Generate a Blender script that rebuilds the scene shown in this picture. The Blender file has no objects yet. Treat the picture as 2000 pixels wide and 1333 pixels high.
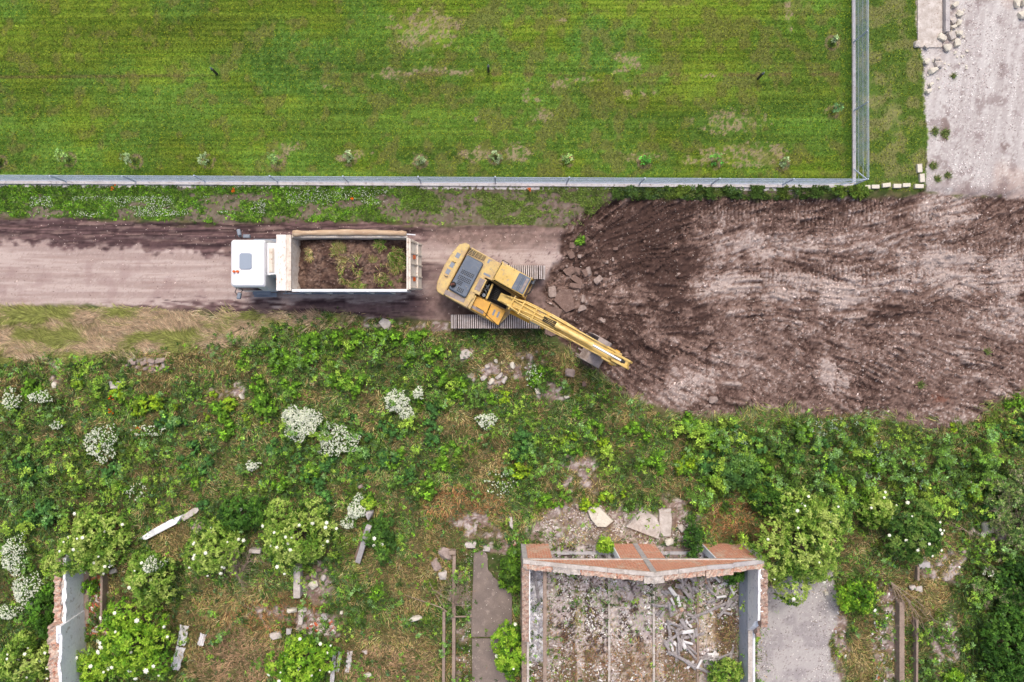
import bpy, bmesh, math, random
import numpy as np
from mathutils import Vector, Matrix
R = math.radians
SC = bpy.context.scene
COL = SC.collection
random.seed(7)
rng = np.random.default_rng(11)

# ---------------------------------------------------------------- camera, world, sun, exposure
CAM_H = 40.0          # flying height of the camera in metres
FPX = 1520.0          # focal length in photograph pixels (2000 wide)
NX, NY = 965.0, 650.0 # photograph pixel of the point straight below the camera
cam = bpy.data.cameras.new('camera'); camo = bpy.data.objects.new('camera', cam); COL.objects.link(camo)
camo.location = (0, 0, CAM_H); camo.rotation_euler = (0, 0, 0)
cam.sensor_width = 36; cam.lens = 36 * FPX / 2000
cam.shift_x = (1000 - NX) / 2000; cam.shift_y = (NY - 666.5) / 2000
cam.clip_start = 0.5; cam.clip_end = 3000
SC.camera = camo
SC.render.resolution_x = 1024; SC.render.resolution_y = 682

W = bpy.data.worlds.new("World"); SC.world = W; W.use_nodes = True
wn = W.node_tree.nodes; bg = wn['Background']
sky = wn.new('ShaderNodeTexSky'); sky.sky_type = 'NISHITA'; sky.sun_disc = False
SUN_EL, SUN_AZ = R(64), R(2)      # azimuth clockwise from +Y (north-east)
sky.sun_elevation = SUN_EL; sky.sun_rotation = SUN_AZ
sky.air_density = 1.0; sky.dust_density = 6.0; sky.ozone_density = 0.6
W.node_tree.links.new(sky.outputs[0], bg.inputs[0]); bg.inputs[1].default_value = 0.15
sl = bpy.data.lights.new('sun', 'SUN'); sl.energy = 1.15; sl.angle = R(12); sl.color = (1, .965, .9)
so = bpy.data.objects.new('sun', sl); COL.objects.link(so)
sd_ = Vector((math.sin(SUN_AZ) * math.cos(SUN_EL), math.cos(SUN_AZ) * math.cos(SUN_EL), math.sin(SUN_EL)))
so.rotation_euler = sd_.to_track_quat('Z', 'Y').to_euler(); so.location = (0, 0, 30)
SC.view_settings.view_transform = 'Standard'; SC.view_settings.look = 'None'
SC.view_settings.exposure = 0.28; SC.view_settings.gamma = 1

# ---------------------------------------------------------------- coordinates
def P(px, py, h=0.0):
    """world x, y of the point at height h seen at photograph pixel px, py"""
    k = (CAM_H - h) / FPX
    return ((px - NX) * k, (NY - py) * k)
def topx(x, y): return NX + x * 38.0, NY - y * 38.0

# ---------------------------------------------------------------- noise
_tabs = {}
def vnoise(x, y, seed=0):
    if seed not in _tabs: _tabs[seed] = np.random.default_rng(1000 + seed).random((256, 256)).astype(np.float32)
    t = _tabs[seed]
    xi = np.floor(x).astype(np.int64); yi = np.floor(y).astype(np.int64)
    fx = (x - xi); fy = (y - yi)
    fx = fx * fx * (3 - 2 * fx); fy = fy * fy * (3 - 2 * fy)
    x0 = xi & 255; x1 = (xi + 1) & 255; y0 = yi & 255; y1 = (yi + 1) & 255
    a = t[y0, x0] * (1 - fx) + t[y0, x1] * fx
    b = t[y1, x0] * (1 - fx) + t[y1, x1] * fx
    return a * (1 - fy) + b * fy
def fbm(x, y, seed=0, o=4, g=.5):
    s = 0; a = 1; n = 0
    for i in range(o):
        s = s + a * vnoise(x * 2 ** i + 17.3 * i, y * 2 ** i + 5.1 * i, seed + i); n += a; a *= g
    return s / n
def sstep(a, b, x):
    t = np.clip((x - a) / (b - a + 1e-9), 0, 1); return t * t * (3 - 2 * t)
def poly_sd(x, y, poly):
    """signed distance to a polygon, negative inside"""
    d = np.full(x.shape, 1e9); ins = np.zeros(x.shape, bool)
    n = len(poly)
    for i in range(n):
        ax, ay = poly[i]; bx, by = poly[(i + 1) % n]
        ex, ey = bx - ax, by - ay; wx = x - ax; wy = y - ay
        t = np.clip((wx * ex + wy * ey) / (ex * ex + ey * ey), 0, 1)
        d = np.minimum(d, (wx - ex * t) ** 2 + (wy - ey * t) ** 2)
        c = (ay > y) != (by > y)
        if ey != 0: ins ^= c & (x < ax + (y - ay) * ex / ey)
    d = np.sqrt(d); return np.where(ins, -d, d)
def pmask(x, y, poly, soft=6, wob=None, amp=0):
    s = poly_sd(x, y, poly)
    if wob is not None: s = s + (wob - .5) * amp
    return sstep(soft, -soft, s)
def blob(x, y, cx, cy, rx, ry, wob=None, amp=.6):
    d = ((x - cx) / rx) ** 2 + ((y - cy) / ry) ** 2
    if wob is not None: d = d + (wob - .5) * amp * 2
    return sstep(1.25, .45, d)
def s2l(c):
    c = np.asarray(c, float); return np.where(c <= .04045, c / 12.92, ((c + .055) / 1.055) ** 2.4)
def C(r, g, b): return np.array([r, g, b], float) / 255
def mix(a, b, m):
    m = np.asarray(m)[..., None] if np.ndim(m) else m
    return a + (b - a) * m

# ---------------------------------------------------------------- layout of the place (photograph pixels on the ground)
EXC = [(1105, 440), (1180, 392), (1250, 384), (1500, 388), (1700, 384), (1830, 380), (2300, 380), (2300, 640), (2030, 770), (1950, 790), (1900, 825), (1830, 845), (1700, 815),
       (1500, 808), (1330, 815), (1250, 790), (1190, 748), (1120, 690), (1075, 640), (1062, 560), (1095, 500)]
GRAV = [(1788, -300), (2300, -300), (2300, 385), (1890, 385), (1812, 372), (1806, 330), (1812, 270), (1802, 200), (1800, 120), (1786, 60)]
LAWN = [(-500, -400), (1664, -400), (1664, 358), (-500, 352)]
ESTRIP = [(1664, -400), (1788, -400), (1790, 60), (1802, 120), (1804, 200), (1812, 270), (1806, 330), (1806, 372), (1664, 370)]
ROAD = [(-600, 424), (160, 426), (300, 434), (420, 436), (700, 432), (900, 440), (1110, 445), (1130, 560), (1075, 640), (880, 625), (620, 612), (470, 615), (200, 598), (-600, 602)]
VERGE = [(-600, 358), (1664, 364), (1700, 372), (1500, 386), (1250, 384), (1180, 395), (1140, 440), (900, 438), (700, 430), (420, 434), (160, 424), (-600, 422)]
DRYB = [(-600, 604), (200, 602), (470, 618), (690, 622), (560, 640), (430, 672), (300, 690), (100, 700), (-600, 730)]
RUIN = [(1022, 1065), (1443, 1065), (1443, 1500), (1022, 1500)]
RUINN = [(1060, 1000), (1130, 985), (1210, 1000), (1330, 990), (1350, 1020), (1372, 1065), (1060, 1066)]
YARD = [(1495, 1150), (1560, 1120), (1628, 1115), (1640, 1200), (1618, 1260), (1640, 1333), (1650, 1500), (1480, 1500), (1478, 1230)]
WB = [(-600, 720), (0, 704), (200, 690), (400, 676), (470, 642), (620, 616), (760, 625), (880, 642), (1060, 652), (1100, 690), (1190, 752), (1250, 795), (1330, 818),
      (1500, 808), (1700, 815), (1830, 848), (1900, 828), (1950, 792), (2030, 765), (2300, 640), (2300, 1900), (-600, 1900)]
DRY = [(930, 1000, 80, 50), (880, 980, 60, 40), (1430, 1010, 60, 50), (1650, 1060, 40, 30), (450, 1270, 120, 80), (760, 1285, 140, 70), (560, 1180, 70, 30), (400, 1210, 60, 40), (840, 1090, 50, 80), (560, 1200, 90, 40), (1130, 1240, 60, 60),
       (1690, 1270, 45, 80), (780, 1150, 90, 60), (1010, 720, 110, 50), (850, 640, 60, 20), (330, 1050, 40, 40), (280, 740, 60, 40), (440, 780, 50, 30), (240, 1130, 40, 60), (1230, 1300, 120, 70),
       (950, 900, 60, 60), (1150, 920, 50, 50), (1500, 1040, 40, 50), (1860, 1130, 70, 50), (1780, 1170, 70, 60), (1930, 860, 50, 30), (1700, 880, 40, 30), (1410, 1240, 30, 60), (420, 1180, 60, 40),
       (640, 960, 50, 20), (1090, 1000, 60, 30), (340, 700, 90, 20), (1740, 930, 40, 30), (930, 830, 40, 30), (600, 770, 40, 15), (1100, 720, 40, 40), (1640, 1230, 14, 90)]
LUSH = [(230, 760, 60, 50), (620, 700, 130, 70), (760, 900, 140, 80), (560, 920, 120, 60), (180, 940, 160, 60), (60, 1100, 70, 100), (40, 1220, 90, 60), (1420, 870, 120, 60),
        (1480, 930, 80, 50), (1640, 900, 130, 60), (1820, 960, 120, 60), (1950, 1180, 90, 170), (1930, 900, 80, 60), (460, 1000, 60, 30), (620, 1080, 60, 80), (860, 760, 80, 50),
        (1230, 880, 90, 50), (60, 870, 90, 80), (700, 1180, 70, 50), (840, 700, 70, 30), (330, 860, 100, 60), (1060, 740, 30, 30), (1340, 850, 80, 40), (1550, 860, 80, 40)]
BARE = [(1130, 925, 40, 40), (1020, 715, 50, 25), (950, 735, 40, 25), (285, 710, 45, 16), (440, 765, 45, 18), (1310, 1000, 60, 30), (930, 1020, 50, 30), (1180, 1010, 80, 30), (620, 1225, 50, 30),
        (620, 1140, 35, 35), (1080, 760, 40, 20), (1840, 1110, 50, 30), (1060, 1020, 40, 40), (540, 1200, 60, 20), (745, 632, 40, 16), (905, 690, 30, 14), (1935, 1035, 40, 30),
        (1120, 930, 50, 50), (110, 740, 14, 40), (850, 640, 50, 12), (1730, 1240, 28, 130), (1845, 1260, 28, 70), (1640, 1240, 18, 90), (970, 1060, 30, 20), (900, 1230, 22, 130)]
MOWED = [(580, 130, 110, 70, .8), (640, 240, 160, 70, .4), (1160, 90, 70, 60, .8), (800, 250, 200, 60, .5), (1010, 20, 90, 25, .5), (1250, 150, 60, 40, .5), (950, 210, 120, 40, .5), (1540, 120, 90, 120, .4), (1620, 60, 40, 60, .5)]
LBARE = [(750, 35, 20, 5), (862, 36, 28, 5), (770, 146, 34, 12), (830, 137, 40, 7), (895, 142, 25, 7), (1027, 190, 9, 12), (1050, 195, 8, 4), (1095, 165, 22, 8), (1145, 155, 30, 6), (1225, 183, 8, 8),
         (1257, 181, 6, 8), (1280, 182, 5, 5), (1230, 118, 26, 18), (1095, 38, 10, 5), (1010, 300, 26, 16), (935, 300, 30, 14), (820, 315, 18, 14), (700, 300, 22, 8), (1380, 310, 18, 12), (1345, 315, 18, 14),
         (1430, 300, 60, 14), (1500, 300, 40, 22), (1460, 320, 50, 8), (560, 290, 22, 12), (545, 312, 14, 10), (680, 310, 22, 9), (1250, 305, 34, 10), (830, 60, 60, 40), (1205, 140, 14, 5), (1380, 148, 18, 4),
         (1700, 190, 20, 40), (1745, 235, 16, 50), (1540, 10, 8, 60), (790, 238, 6, 3), (932, 234, 5, 5), (1060, 225, 20, 12), (640, 170, 10, 5), (1745, 230, 18, 12), (1420, 240, 60, 20)]
RINGS = [(135, 312), (265, 316), (407, 316), (543, 318), (683, 311), (822, 316), (967, 308), (1107, 314), (1258, 316), (1395, 318), (1527, 320), (1625, 84), (1625, 219), (0, 316)]
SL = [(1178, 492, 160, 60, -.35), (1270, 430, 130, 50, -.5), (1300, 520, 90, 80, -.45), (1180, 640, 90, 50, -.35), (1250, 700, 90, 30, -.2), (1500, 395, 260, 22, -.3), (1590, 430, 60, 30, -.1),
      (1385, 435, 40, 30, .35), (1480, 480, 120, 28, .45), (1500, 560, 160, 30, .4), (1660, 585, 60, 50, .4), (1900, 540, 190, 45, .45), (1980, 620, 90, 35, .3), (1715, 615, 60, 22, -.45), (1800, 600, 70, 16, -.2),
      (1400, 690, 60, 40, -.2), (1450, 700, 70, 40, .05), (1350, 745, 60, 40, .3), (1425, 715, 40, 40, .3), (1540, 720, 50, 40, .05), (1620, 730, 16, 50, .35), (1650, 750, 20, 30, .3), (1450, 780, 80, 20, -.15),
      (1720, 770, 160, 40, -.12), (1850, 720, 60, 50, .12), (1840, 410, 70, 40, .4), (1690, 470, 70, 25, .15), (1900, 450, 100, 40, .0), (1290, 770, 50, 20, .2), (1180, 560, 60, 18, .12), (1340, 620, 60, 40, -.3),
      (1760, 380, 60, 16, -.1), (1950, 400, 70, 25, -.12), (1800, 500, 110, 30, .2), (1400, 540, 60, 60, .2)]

def blobs(x, y, L, wob, amp=.6):
    m = np.zeros(x.shape)
    for b in L: m = np.maximum(m, blob(x, y, b[0], b[1], b[2], b[3], wob, amp))
    return m
def weed_fields(x, y):
    w1 = fbm(x / 26, y / 26, 3, 4)
    dry = np.clip((fbm(x / 55, y / 55, 9, 4) - .44) * 3.4, 0, 1) * .75
    dry = np.maximum(dry, blobs(x, y, DRY, w1) * .95)
    dry = dry * (1 - .85 * blobs(x, y, LUSH, w1))
    w2 = fbm(x / 11, y / 11, 13, 3)
    bare = blobs(x, y, BARE, w1, 1.6) * sstep(.34, .56, w2)
    dry = np.maximum(dry, .8 * sstep(.52, .62, w2) * sstep(.40, .5, w1))
    bare = np.maximum(bare, pmask(x, y, RUIN, 3) * .9)
    bare = np.maximum(bare, pmask(x, y, RUINN, 8, w1, 40) * .85)
    bare = np.maximum(bare, pmask(x, y, YARD, 4, w1, 14))
    return dry, bare, w1
_fr = np.random.default_rng(5)
PASS = []
for _i in range(17):
    for _j in range(9):
        _x = 1060 + _i * 68 + _fr.uniform(-26, 26) + (34 if _j % 2 else 0); _y = 392 + _j * 56 + _fr.uniform(-22, 22)
        _b = math.atan2((_y - 575) * (.75 if _x > 1350 else 1.0), _x - 1010)
        if _x > 1650 and _y < 480: _b = -.42
        if _x > 1500 and _y > 640: _b = .36
        PASS.append((_x, _y, _b + _fr.normal(0, .12), _fr.uniform(.8, 1.3), _fr.uniform(.45, 1.0)))
def furrow(x, y):
    """blade and bucket passes: patches of straight grooves, each with its own direction"""
    x = np.asarray(x, float); y = np.asarray(y, float)
    wx = x + (fbm(x / 40, y / 40, 61, 3) - .5) * 46; wy = y + (fbm(x / 40, y / 40, 64, 3) - .5) * 46
    best = np.full(x.shape, 1e9); th = np.zeros(x.shape); sc = np.ones(x.shape); am = np.ones(x.shape); idx = np.zeros(x.shape)
    near = (x > 1000) & (x < 2320)
    if not near.any(): return np.full(x.shape, .5)
    for i, (a, b, t, s, m) in enumerate(PASS):
        ca, sa = math.cos(t), math.sin(t); u = (wx - a) * ca + (wy - b) * sa; v = -(wx - a) * sa + (wy - b) * ca
        d = (u / 2.1) ** 2 + v ** 2; k = d < best
        best = np.where(k, d, best); th = np.where(k, t, th); sc = np.where(k, s, sc); am = np.where(k, m, am); idx = np.where(k, i, idx)
    dx = x - 1010; dy = y - 575; bend = (fbm(x / 150, y / 150, 67, 2) - .5) * 42
    u = x * np.cos(th) + y * np.sin(th); v = -x * np.sin(th) + y * np.cos(th) + bend
    a = fbm(v / (7.5 * sc) + idx * 7.7, u / 80, 40, 3, .6); b = vnoise(v / 3.1 + idx * 3.3, u / 45, 45)
    k = 1 + .5 * sstep(420, 250, np.hypot(x - 1010, y - 575))
    return np.clip(.5 + ((a - .5) * 1.35 * k + (b - .5) * .42) * am, 0, 1)

def ground_color(x, y, fine=True):
    """base colour (sRGB 0..1) of the ground at photograph-pixel coordinates"""
    n = x.shape
    f0 = fbm(x / 90, y / 90, 0, 4); f1 = fbm(x / 22, y / 22, 5, 4); f2 = fbm(x / 6, y / 6, 10, 3); f3 = vnoise(x / 2.1, y / 2.1, 15); f4 = vnoise(x / 1.3, y / 1.3, 16)
    w1 = fbm(x / 26, y / 26, 3, 4)
    dry, bare, _ = weed_fields(x, y)
    # rank weeds, the base everywhere
    c = mix(C(62, 80, 38), C(98, 94, 60), np.clip(dry * .9 + (f1 - .4) * 1.6, 0, 1))
    c = mix(c, C(82, 74, 56), sstep(.5, .68, f2) * .6)
    rub = mix(C(142, 124, 120), C(184, 172, 168), sstep(.4, .62, f2))
    rub = mix(rub, C(112, 88, 74), sstep(.5, .68, f1) * .6)
    rub = mix(rub, C(206, 198, 194), sstep(.74, .85, f3) * .6); rub = mix(rub, C(92, 80, 74), sstep(.76, .86, f4) * .6)
    c = c * (1 + (f2[..., None] - .5) * .5); c = mix(c, rub, bare)
    rf = pmask(x, y, RUIN, 2)
    m1 = fbm(x / 24, y / 30, 140, 4); m2 = fbm(x / 7, y / 7, 143, 3)
    fc = mix(C(176, 162, 160), C(206, 196, 192), sstep(.4, .65, m1)); fc = mix(fc, C(62, 50, 46), sstep(.47, .6, m1 * .45 + m2 * .55 + .05 * (x < 1190)) * .9); fc = mix(fc, C(230, 224, 220), sstep(.68, .8, f3) * .6)
    fc = mix(fc, mix(C(120, 96, 88), C(90, 70, 60), m2), ((x > 1277) & (x < 1362)) * .55 * sstep(.3, .5, m1 + .08)); fc = mix(fc, C(186, 166, 142), blob(x, y, 1380, 1225, 26, 40, m1) * .8); fc = mix(fc, C(84, 68, 54), blob(x, y, 1420, 1235, 24, 60, m1) * .8)
    fc = mix(fc, C(140, 120, 100), sstep(1250, 1310, y + (m1 - .5) * 160) * .5)
    kb = np.zeros(x.shape)
    for q in (1070, 1128, 1195, 1283, 1368): kb = np.maximum(kb, sstep(9, 6, np.abs(x - q - 6)) * sstep(.3, .45, m1))
    fc = mix(fc, C(196, 184, 178) * (1 + (f3[..., None] - .5) * .3), kb * .75)
    c = mix(c, fc, rf)
    # yard of pale concrete screed
    ya = pmask(x, y, YARD, 3, w1, 10)
    yc = mix(C(166, 156, 160), C(186, 176, 178), sstep(.35, .65, f1)); yc = mix(yc, C(205, 198, 196), sstep(.72, .85, f3) * .45); yc = mix(yc, C(120, 108, 110), sstep(.8, .9, f4) * .5)
    c = mix(c, yc * np.array([.94, .96, .94]), ya)
    # long dry grass along the road
    d = pmask(x, y, DRYB, 9, w1, 34)
    dc = mix(C(184, 164, 138), C(146, 150, 92), sstep(.4, .62, fbm(x / 60, y / 20, 20, 3))); dc = mix(dc, C(172, 146, 128), sstep(.5, .7, f1) * .6)
    c = mix(c, dc, d)
    # dirt road
    rd = pmask(x, y, ROAD, 4, fbm(x / 40, y / 12, 30, 3), 22)
    hs = fbm(x / 160, y / 7, 31, 4); hs2 = fbm(x / 60, y / 2.5, 35, 3)
    rc = mix(C(176, 156, 151), C(196, 178, 173), sstep(.35, .65, hs)); rc = mix(rc, C(206, 190, 186), sstep(.7, .9, f3) * .4); rc = mix(rc, C(140, 120, 116), sstep(.78, .9, f4) * .4); rc = mix(rc, C(160, 136, 134), sstep(.55, .75, f1) * .45); rc = mix(rc, C(150, 126, 120), sstep(.6, .75, hs2) * .35)
    mudc = mix(C(92, 72, 74), C(124, 100, 100), sstep(.35, .7, fbm(x / 90, y / 5, 37, 4))); mudc = mix(mudc, C(66, 50, 52), sstep(.56, .62, hs2) * .6); mudc = mix(mudc, C(150, 128, 122), sstep(.6, .66, fbm(x / 34, y / 7, 130, 3)) * .55)
    ln = np.abs(y - 452 - 6 * np.sin(x / 140) - (fbm(x / 50, y / 50, 131, 3) - .5) * 12); mudc = mix(mudc, C(52, 40, 42), sstep(2.2, .6, ln) * .7)
    ln = np.abs(y - 437 - 5 * np.sin(x / 110 + 1) - (fbm(x / 40, y / 40, 132, 3) - .5) * 14 - x * .012); mudc = mix(mudc, C(56, 44, 44), sstep(2.4, .6, ln) * .7)
    mudc = mudc * (1 + (f2[..., None] - .5) * .35)
    up = np.interp(x, [-600, 0, 160, 300, 450, 560, 700, 850, 1000, 1120], [474, 474, 484, 488, 496, 480, 470, 466, 462, 458])
    mu = sstep(7, -7, y - up + (fbm(x / 16, y / 10, 38, 3) - .5) * 44)
    lo = np.interp(x, [-600, 0, 200, 420, 600, 760, 880], [612, 606, 600, 590, 588, 586, 560])
    mu = np.maximum(mu, sstep(-5, 7, y - lo + (fbm(x / 30, y / 5, 39, 3) - .5) * 46) * sstep(80, 330, x))
    mu = np.maximum(mu, blob(x, y, 850, 530, 90, 18, w1) * .8)
    mu = np.maximum(mu, blob(x, y, 880, 605, 90, 30, w1) * .6)
    mu = mu * (1 - .55 * sstep(780, 900, x) * sstep(.4, .6, f1))
    mu = np.maximum(mu, sstep(.76, .8, f3) * sstep(.55, .62, f1) * sstep(850, 1000, x) * .7)
    rc = mix(rc, mudc, mu)
    rc = mix(rc, C(134, 112, 106) * (1 + (f2[..., None] - .5) * .6), sstep(800, 870, x) * np.clip(sstep(495, 470, y + (f1 - .5) * 40) + sstep(530, 560, y + (f1 - .5) * 40), 0, 1) * .8)
    rc = rc * np.array([.935, .935, .925])
    c = mix(c, rc, rd)
    # verge between the fence and the road
    ve = pmask(x, y, VERGE, 3, f2, 10)
    vg = mix(C(86, 124, 40), C(112, 144, 58), sstep(.4, .6, f2)); vg = mix(vg, C(60, 84, 36), sstep(.5, .65, f1) * .6)
    vs = mix(C(128, 110, 108), C(108, 90, 86), sstep(.4, .6, f2))
    vm = sstep(.46, .60, fbm(x / 40, y / 16, 50, 3) + .0035 * (y - 408) + .10 * sstep(560, 1000, x) + .16 * blob(x, y, 390, 412, 90, 18) - .12 * sstep(300, 100, x))
    vg = mix(vg, C(126, 122, 84), sstep(700, 1000, x) * sstep(.4, .62, f1) * .8)
    c = mix(c, mix(vg, vs, vm * .85), ve)
    # excavated ground
    ex = pmask(x, y, EXC, 5, f1, 26)
    fu = furrow(x, y)
    t = .40 + .07 * sstep(1350, 1500, x)
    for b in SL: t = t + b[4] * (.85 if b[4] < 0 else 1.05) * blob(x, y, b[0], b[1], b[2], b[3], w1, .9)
    t0 = np.clip(t, 0, 1); t = t - .05 + (fu - .5) * (.4 + .55 * t0) + (f1 - .5) * .6 + (f2 - .5) * .85 + (f3 - .5) * .5 + (f4 - .5) * .25  # the finest noise also paints small dark clod shadows into the soil colour
    tr = blob(x, y, 1600, 412, 280, 30) + blob(x, y, 1640, 540, 220, 22) + blob(x, y, 1930, 480, 120, 30)
    t = t + tr * .26 * np.sin(x * 2 * np.pi / 7.6 + w1 * 9) * sstep(.3, .6, f1)
    t = np.clip(t, 0, 1)
    ec = mix(mix(C(74, 57, 52), C(120, 99, 91), sstep(0, .45, t)), C(170, 155, 149), sstep(.45, 1, t))
    ec = mix(ec, C(214, 204, 200), sstep(.88, .94, vnoise(x / 2.4, y / 2.4, 71)) * (.3 + .4 * sstep(1300, 1700, x)) * .9)
    ec = ec * (1 + (vnoise(x / 1.6, y / 1.6, 171)[..., None] - .5) * .22); ec = mix(ec, C(150, 84, 62), blob(x, y, 1840, 780, 16, 9, f2, 2.) * .3)
    c = mix(c, ec, ex)
    # gravel road
    g = pmask(x, y, GRAV, 3, f1, 16)
    gs = fbm(x / 10 + y / 60, y / 90, 80, 3)
    gc = mix(C(186, 174, 174), C(204, 194, 194), sstep(.3, .7, gs)); gc = mix(gc, C(196, 168, 158), sstep(.55, .7, f0) * .5); gc = mix(gc, C(140, 122, 122), sstep(.58, .74, f1) * .55)
    gc = mix(gc, C(226, 220, 218), sstep(.7, .85, f3) * .6); gc = mix(gc, C(130, 114, 112), sstep(.78, .9, f4) * .5)
    gc = mix(gc, C(120, 98, 96), sstep(340, 400, y + (f1 - .5) * 60) * .6)
    gc = mix(gc, C(104, 80, 76), blob(x, y, 1965, 285, 9, 7, f2, 2.2) * .45 + blob(x, y, 1845, 258, 12, 26, w1, 1.4) * .6)
    c = mix(c, gc * np.array([.94, .96, .95]), g)
    # lawns
    la = np.maximum(pmask(x, y, LAWN, .8), pmask(x, y, ESTRIP, 3, f2, 9))
    st = fbm(x / 300, y / 5.5, 90, 3)
    lc = mix(C(92, 121, 28), C(114, 137, 38), sstep(.35, .62, st))
    lc = mix(lc, C(80, 110, 24), sstep(.45, .62, f1) * .5)
    bl = sstep(.42, .62, fbm(x / 120, y / 80, 94, 3) + .1 * sstep(400, 700, x) * sstep(50, 200, y)) * .6
    for b in MOWED: bl = np.maximum(bl, blob(x, y, b[0], b[1], b[2], b[3], w1, .8) * b[4])
    lc = mix(lc, mix(C(72, 114, 38), C(94, 136, 54), sstep(.4, .6, f2)), bl)
    lc = lc * (1 + (fbm(x / 170, y / 60, 180, 4)[..., None] - .5) * .42) * (1 + (fbm(x / 220, y / 3.2, 184, 2)[..., None] - .5) * .34)
    lc = mix(lc, C(126, 116, 66), sstep(.5, .66, f1 + .10 * sstep(650, 900, x) - .06) * .55)
    lc = mix(lc, C(118, 100, 66), sstep(5, 1, np.abs(y - 151 + x * .008)) * sstep(480, 300, x) * .6 + sstep(6, 1, np.abs(y - 146)) * sstep(500, 800, x) * sstep(.42, .6, f1) * .6)
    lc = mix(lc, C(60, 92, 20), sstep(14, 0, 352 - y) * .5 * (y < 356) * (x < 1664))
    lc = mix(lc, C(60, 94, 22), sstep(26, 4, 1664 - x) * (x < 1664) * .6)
    lb = blobs(x, y, LBARE, fbm(x / 13, y / 9, 133, 3), 2.2) * sstep(.40, .56, f2 * .6 + f3 * .4)
    lc = mix(lc, C(158, 136, 112), lb * .85)
    rg = np.zeros(n)
    for (cx, cy) in RINGS:
        q = np.hypot(x - cx, y - cy); rg = np.maximum(rg, sstep(5, 1.5, np.abs(q - 12)) * .75 * sstep(.3, .5, f2)); lc = mix(lc, C(58, 74, 34), sstep(8, 3, q) * .8)
    lc = mix(lc, C(140, 116, 98), rg)
    es = pmask(x, y, ESTRIP, 2)
    lc = mix(lc, mix(C(84, 112, 40), C(128, 130, 76), sstep(.4, .64, f1)), es * .85)
    lc = mix(lc, C(152, 166, 40), sstep(.78, .9, f3) * .55); lc = mix(lc, C(50, 84, 16), sstep(.75, .88, f4) * .5)
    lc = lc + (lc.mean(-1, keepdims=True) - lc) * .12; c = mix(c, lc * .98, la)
    return np.clip(c, 0, 1)

def ground_z(x, y):
    f1 = fbm(x / 22, y / 22, 5, 4); f2 = fbm(x / 6, y / 6, 10, 3)
    ex = pmask(x, y, EXC, 14, f1, 26)
    fu = furrow(x, y)
    z = ex * ((fbm(x / 150, y / 150, 60, 3) - .5) * .45 + (fu - .5) * .34 + (f1 - .5) * .12 + (f2 - .5) * .16 + (vnoise(x / 2.6, y / 2.6, 72) - .5) * .07 - .12)
    tr = blob(x, y, 1600, 412, 280, 30) + blob(x, y, 1640, 540, 220, 22) + blob(x, y, 1930, 480, 120, 30)
    z = z + ex * tr * .035 * np.sin(x * 2 * np.pi / 7.6 + fbm(x / 26, y / 26, 3, 4) * 9)
    we = pmask(x, y, WB, 20)
    _, bare, _ = weed_fields(x, y)
    z = z + we * (1 - bare) * ((f1 - .5) * .5 + (f2 - .5) * .2) + we * bare * (f2 - .5) * .08
    hard = np.zeros(x.shape)
    for q in (YARD, [(915, 1066), (1006, 1066), (1006, 1500), (915, 1500)], [(1780, -400), (1860, -400), (1860, 100), (1780, 100)]): hard = np.maximum(hard, pmask(x, y, q, 4))
    z = z * (1 - hard)
    rd = pmask(x, y, ROAD, 8)
    up = np.interp(x, [-600, 0, 160, 300, 450, 560, 700, 850, 1000, 1120], [474, 474, 484, 488, 496, 480, 470, 466, 462, 458])
    rut = sstep(6, -20, y - up)
    z = z + rd * (rut * ((fbm(x / 160, y / 7, 37, 3) - .5) * .32 - .03) + (f2 - .5) * .03 + (fbm(x / 90, y / 4, 39, 3) - .5) * .03)
    z = z + pmask(x, y, DRYB, 10) * (f1 - .5) * .15
    z = z + pmask(x, y, VERGE, 8) * ((f2 - .5) * .10 + .02)
    return z
_gz = {}
def gz(px, py):
    return float(ground_z(np.array([float(px)]), np.array([float(py)]))[0])

# ---------------------------------------------------------------- materials
def nodemat(name):
    m = bpy.data.materials.new(name); m.use_nodes = True
    nt = m.node_tree; b = nt.nodes['Principled BSDF']; return m, nt, b
def noise_node(nt, scale, detail=4, coord=None, rough=.6):
    n = nt.nodes.new('ShaderNodeTexNoise'); n.inputs['Scale'].default_value = scale; n.inputs['Detail'].default_value = detail; n.inputs['Roughness'].default_value = rough
    if coord is not None: nt.links.new(coord, n.inputs['Vector'])
    return n
def ramp(nt, fac, stops):
    r = nt.nodes.new('ShaderNodeValToRGB'); e = r.color_ramp.elements
    e[0].position, e[0].color = stops[0][0], (*stops[0][1], 1); e[1].position, e[1].color = stops[-1][0], (*stops[-1][1], 1)
    for p, c in stops[1:-1]:
        k = e.new(p); k.color = (*c, 1)
    nt.links.new(fac, r.inputs[0]); return r
def mixrgb(nt, a, b, fac, mode='MIX'):
    m = nt.nodes.new('ShaderNodeMix'); m.data_type = 'RGBA'; m.blend_type = mode
    for s, v in ((m.inputs[0], fac), (m.inputs[6], a), (m.inputs[7], b)):
        if hasattr(v, 'links'): nt.links.new(v, s)
        elif isinstance(v, (int, float)): s.default_value = v
        else: s.default_value = (*v, 1)
    return m.outputs[2]
def lin(r, g, b): return tuple(float(v) for v in s2l(C(r, g, b)))
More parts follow.
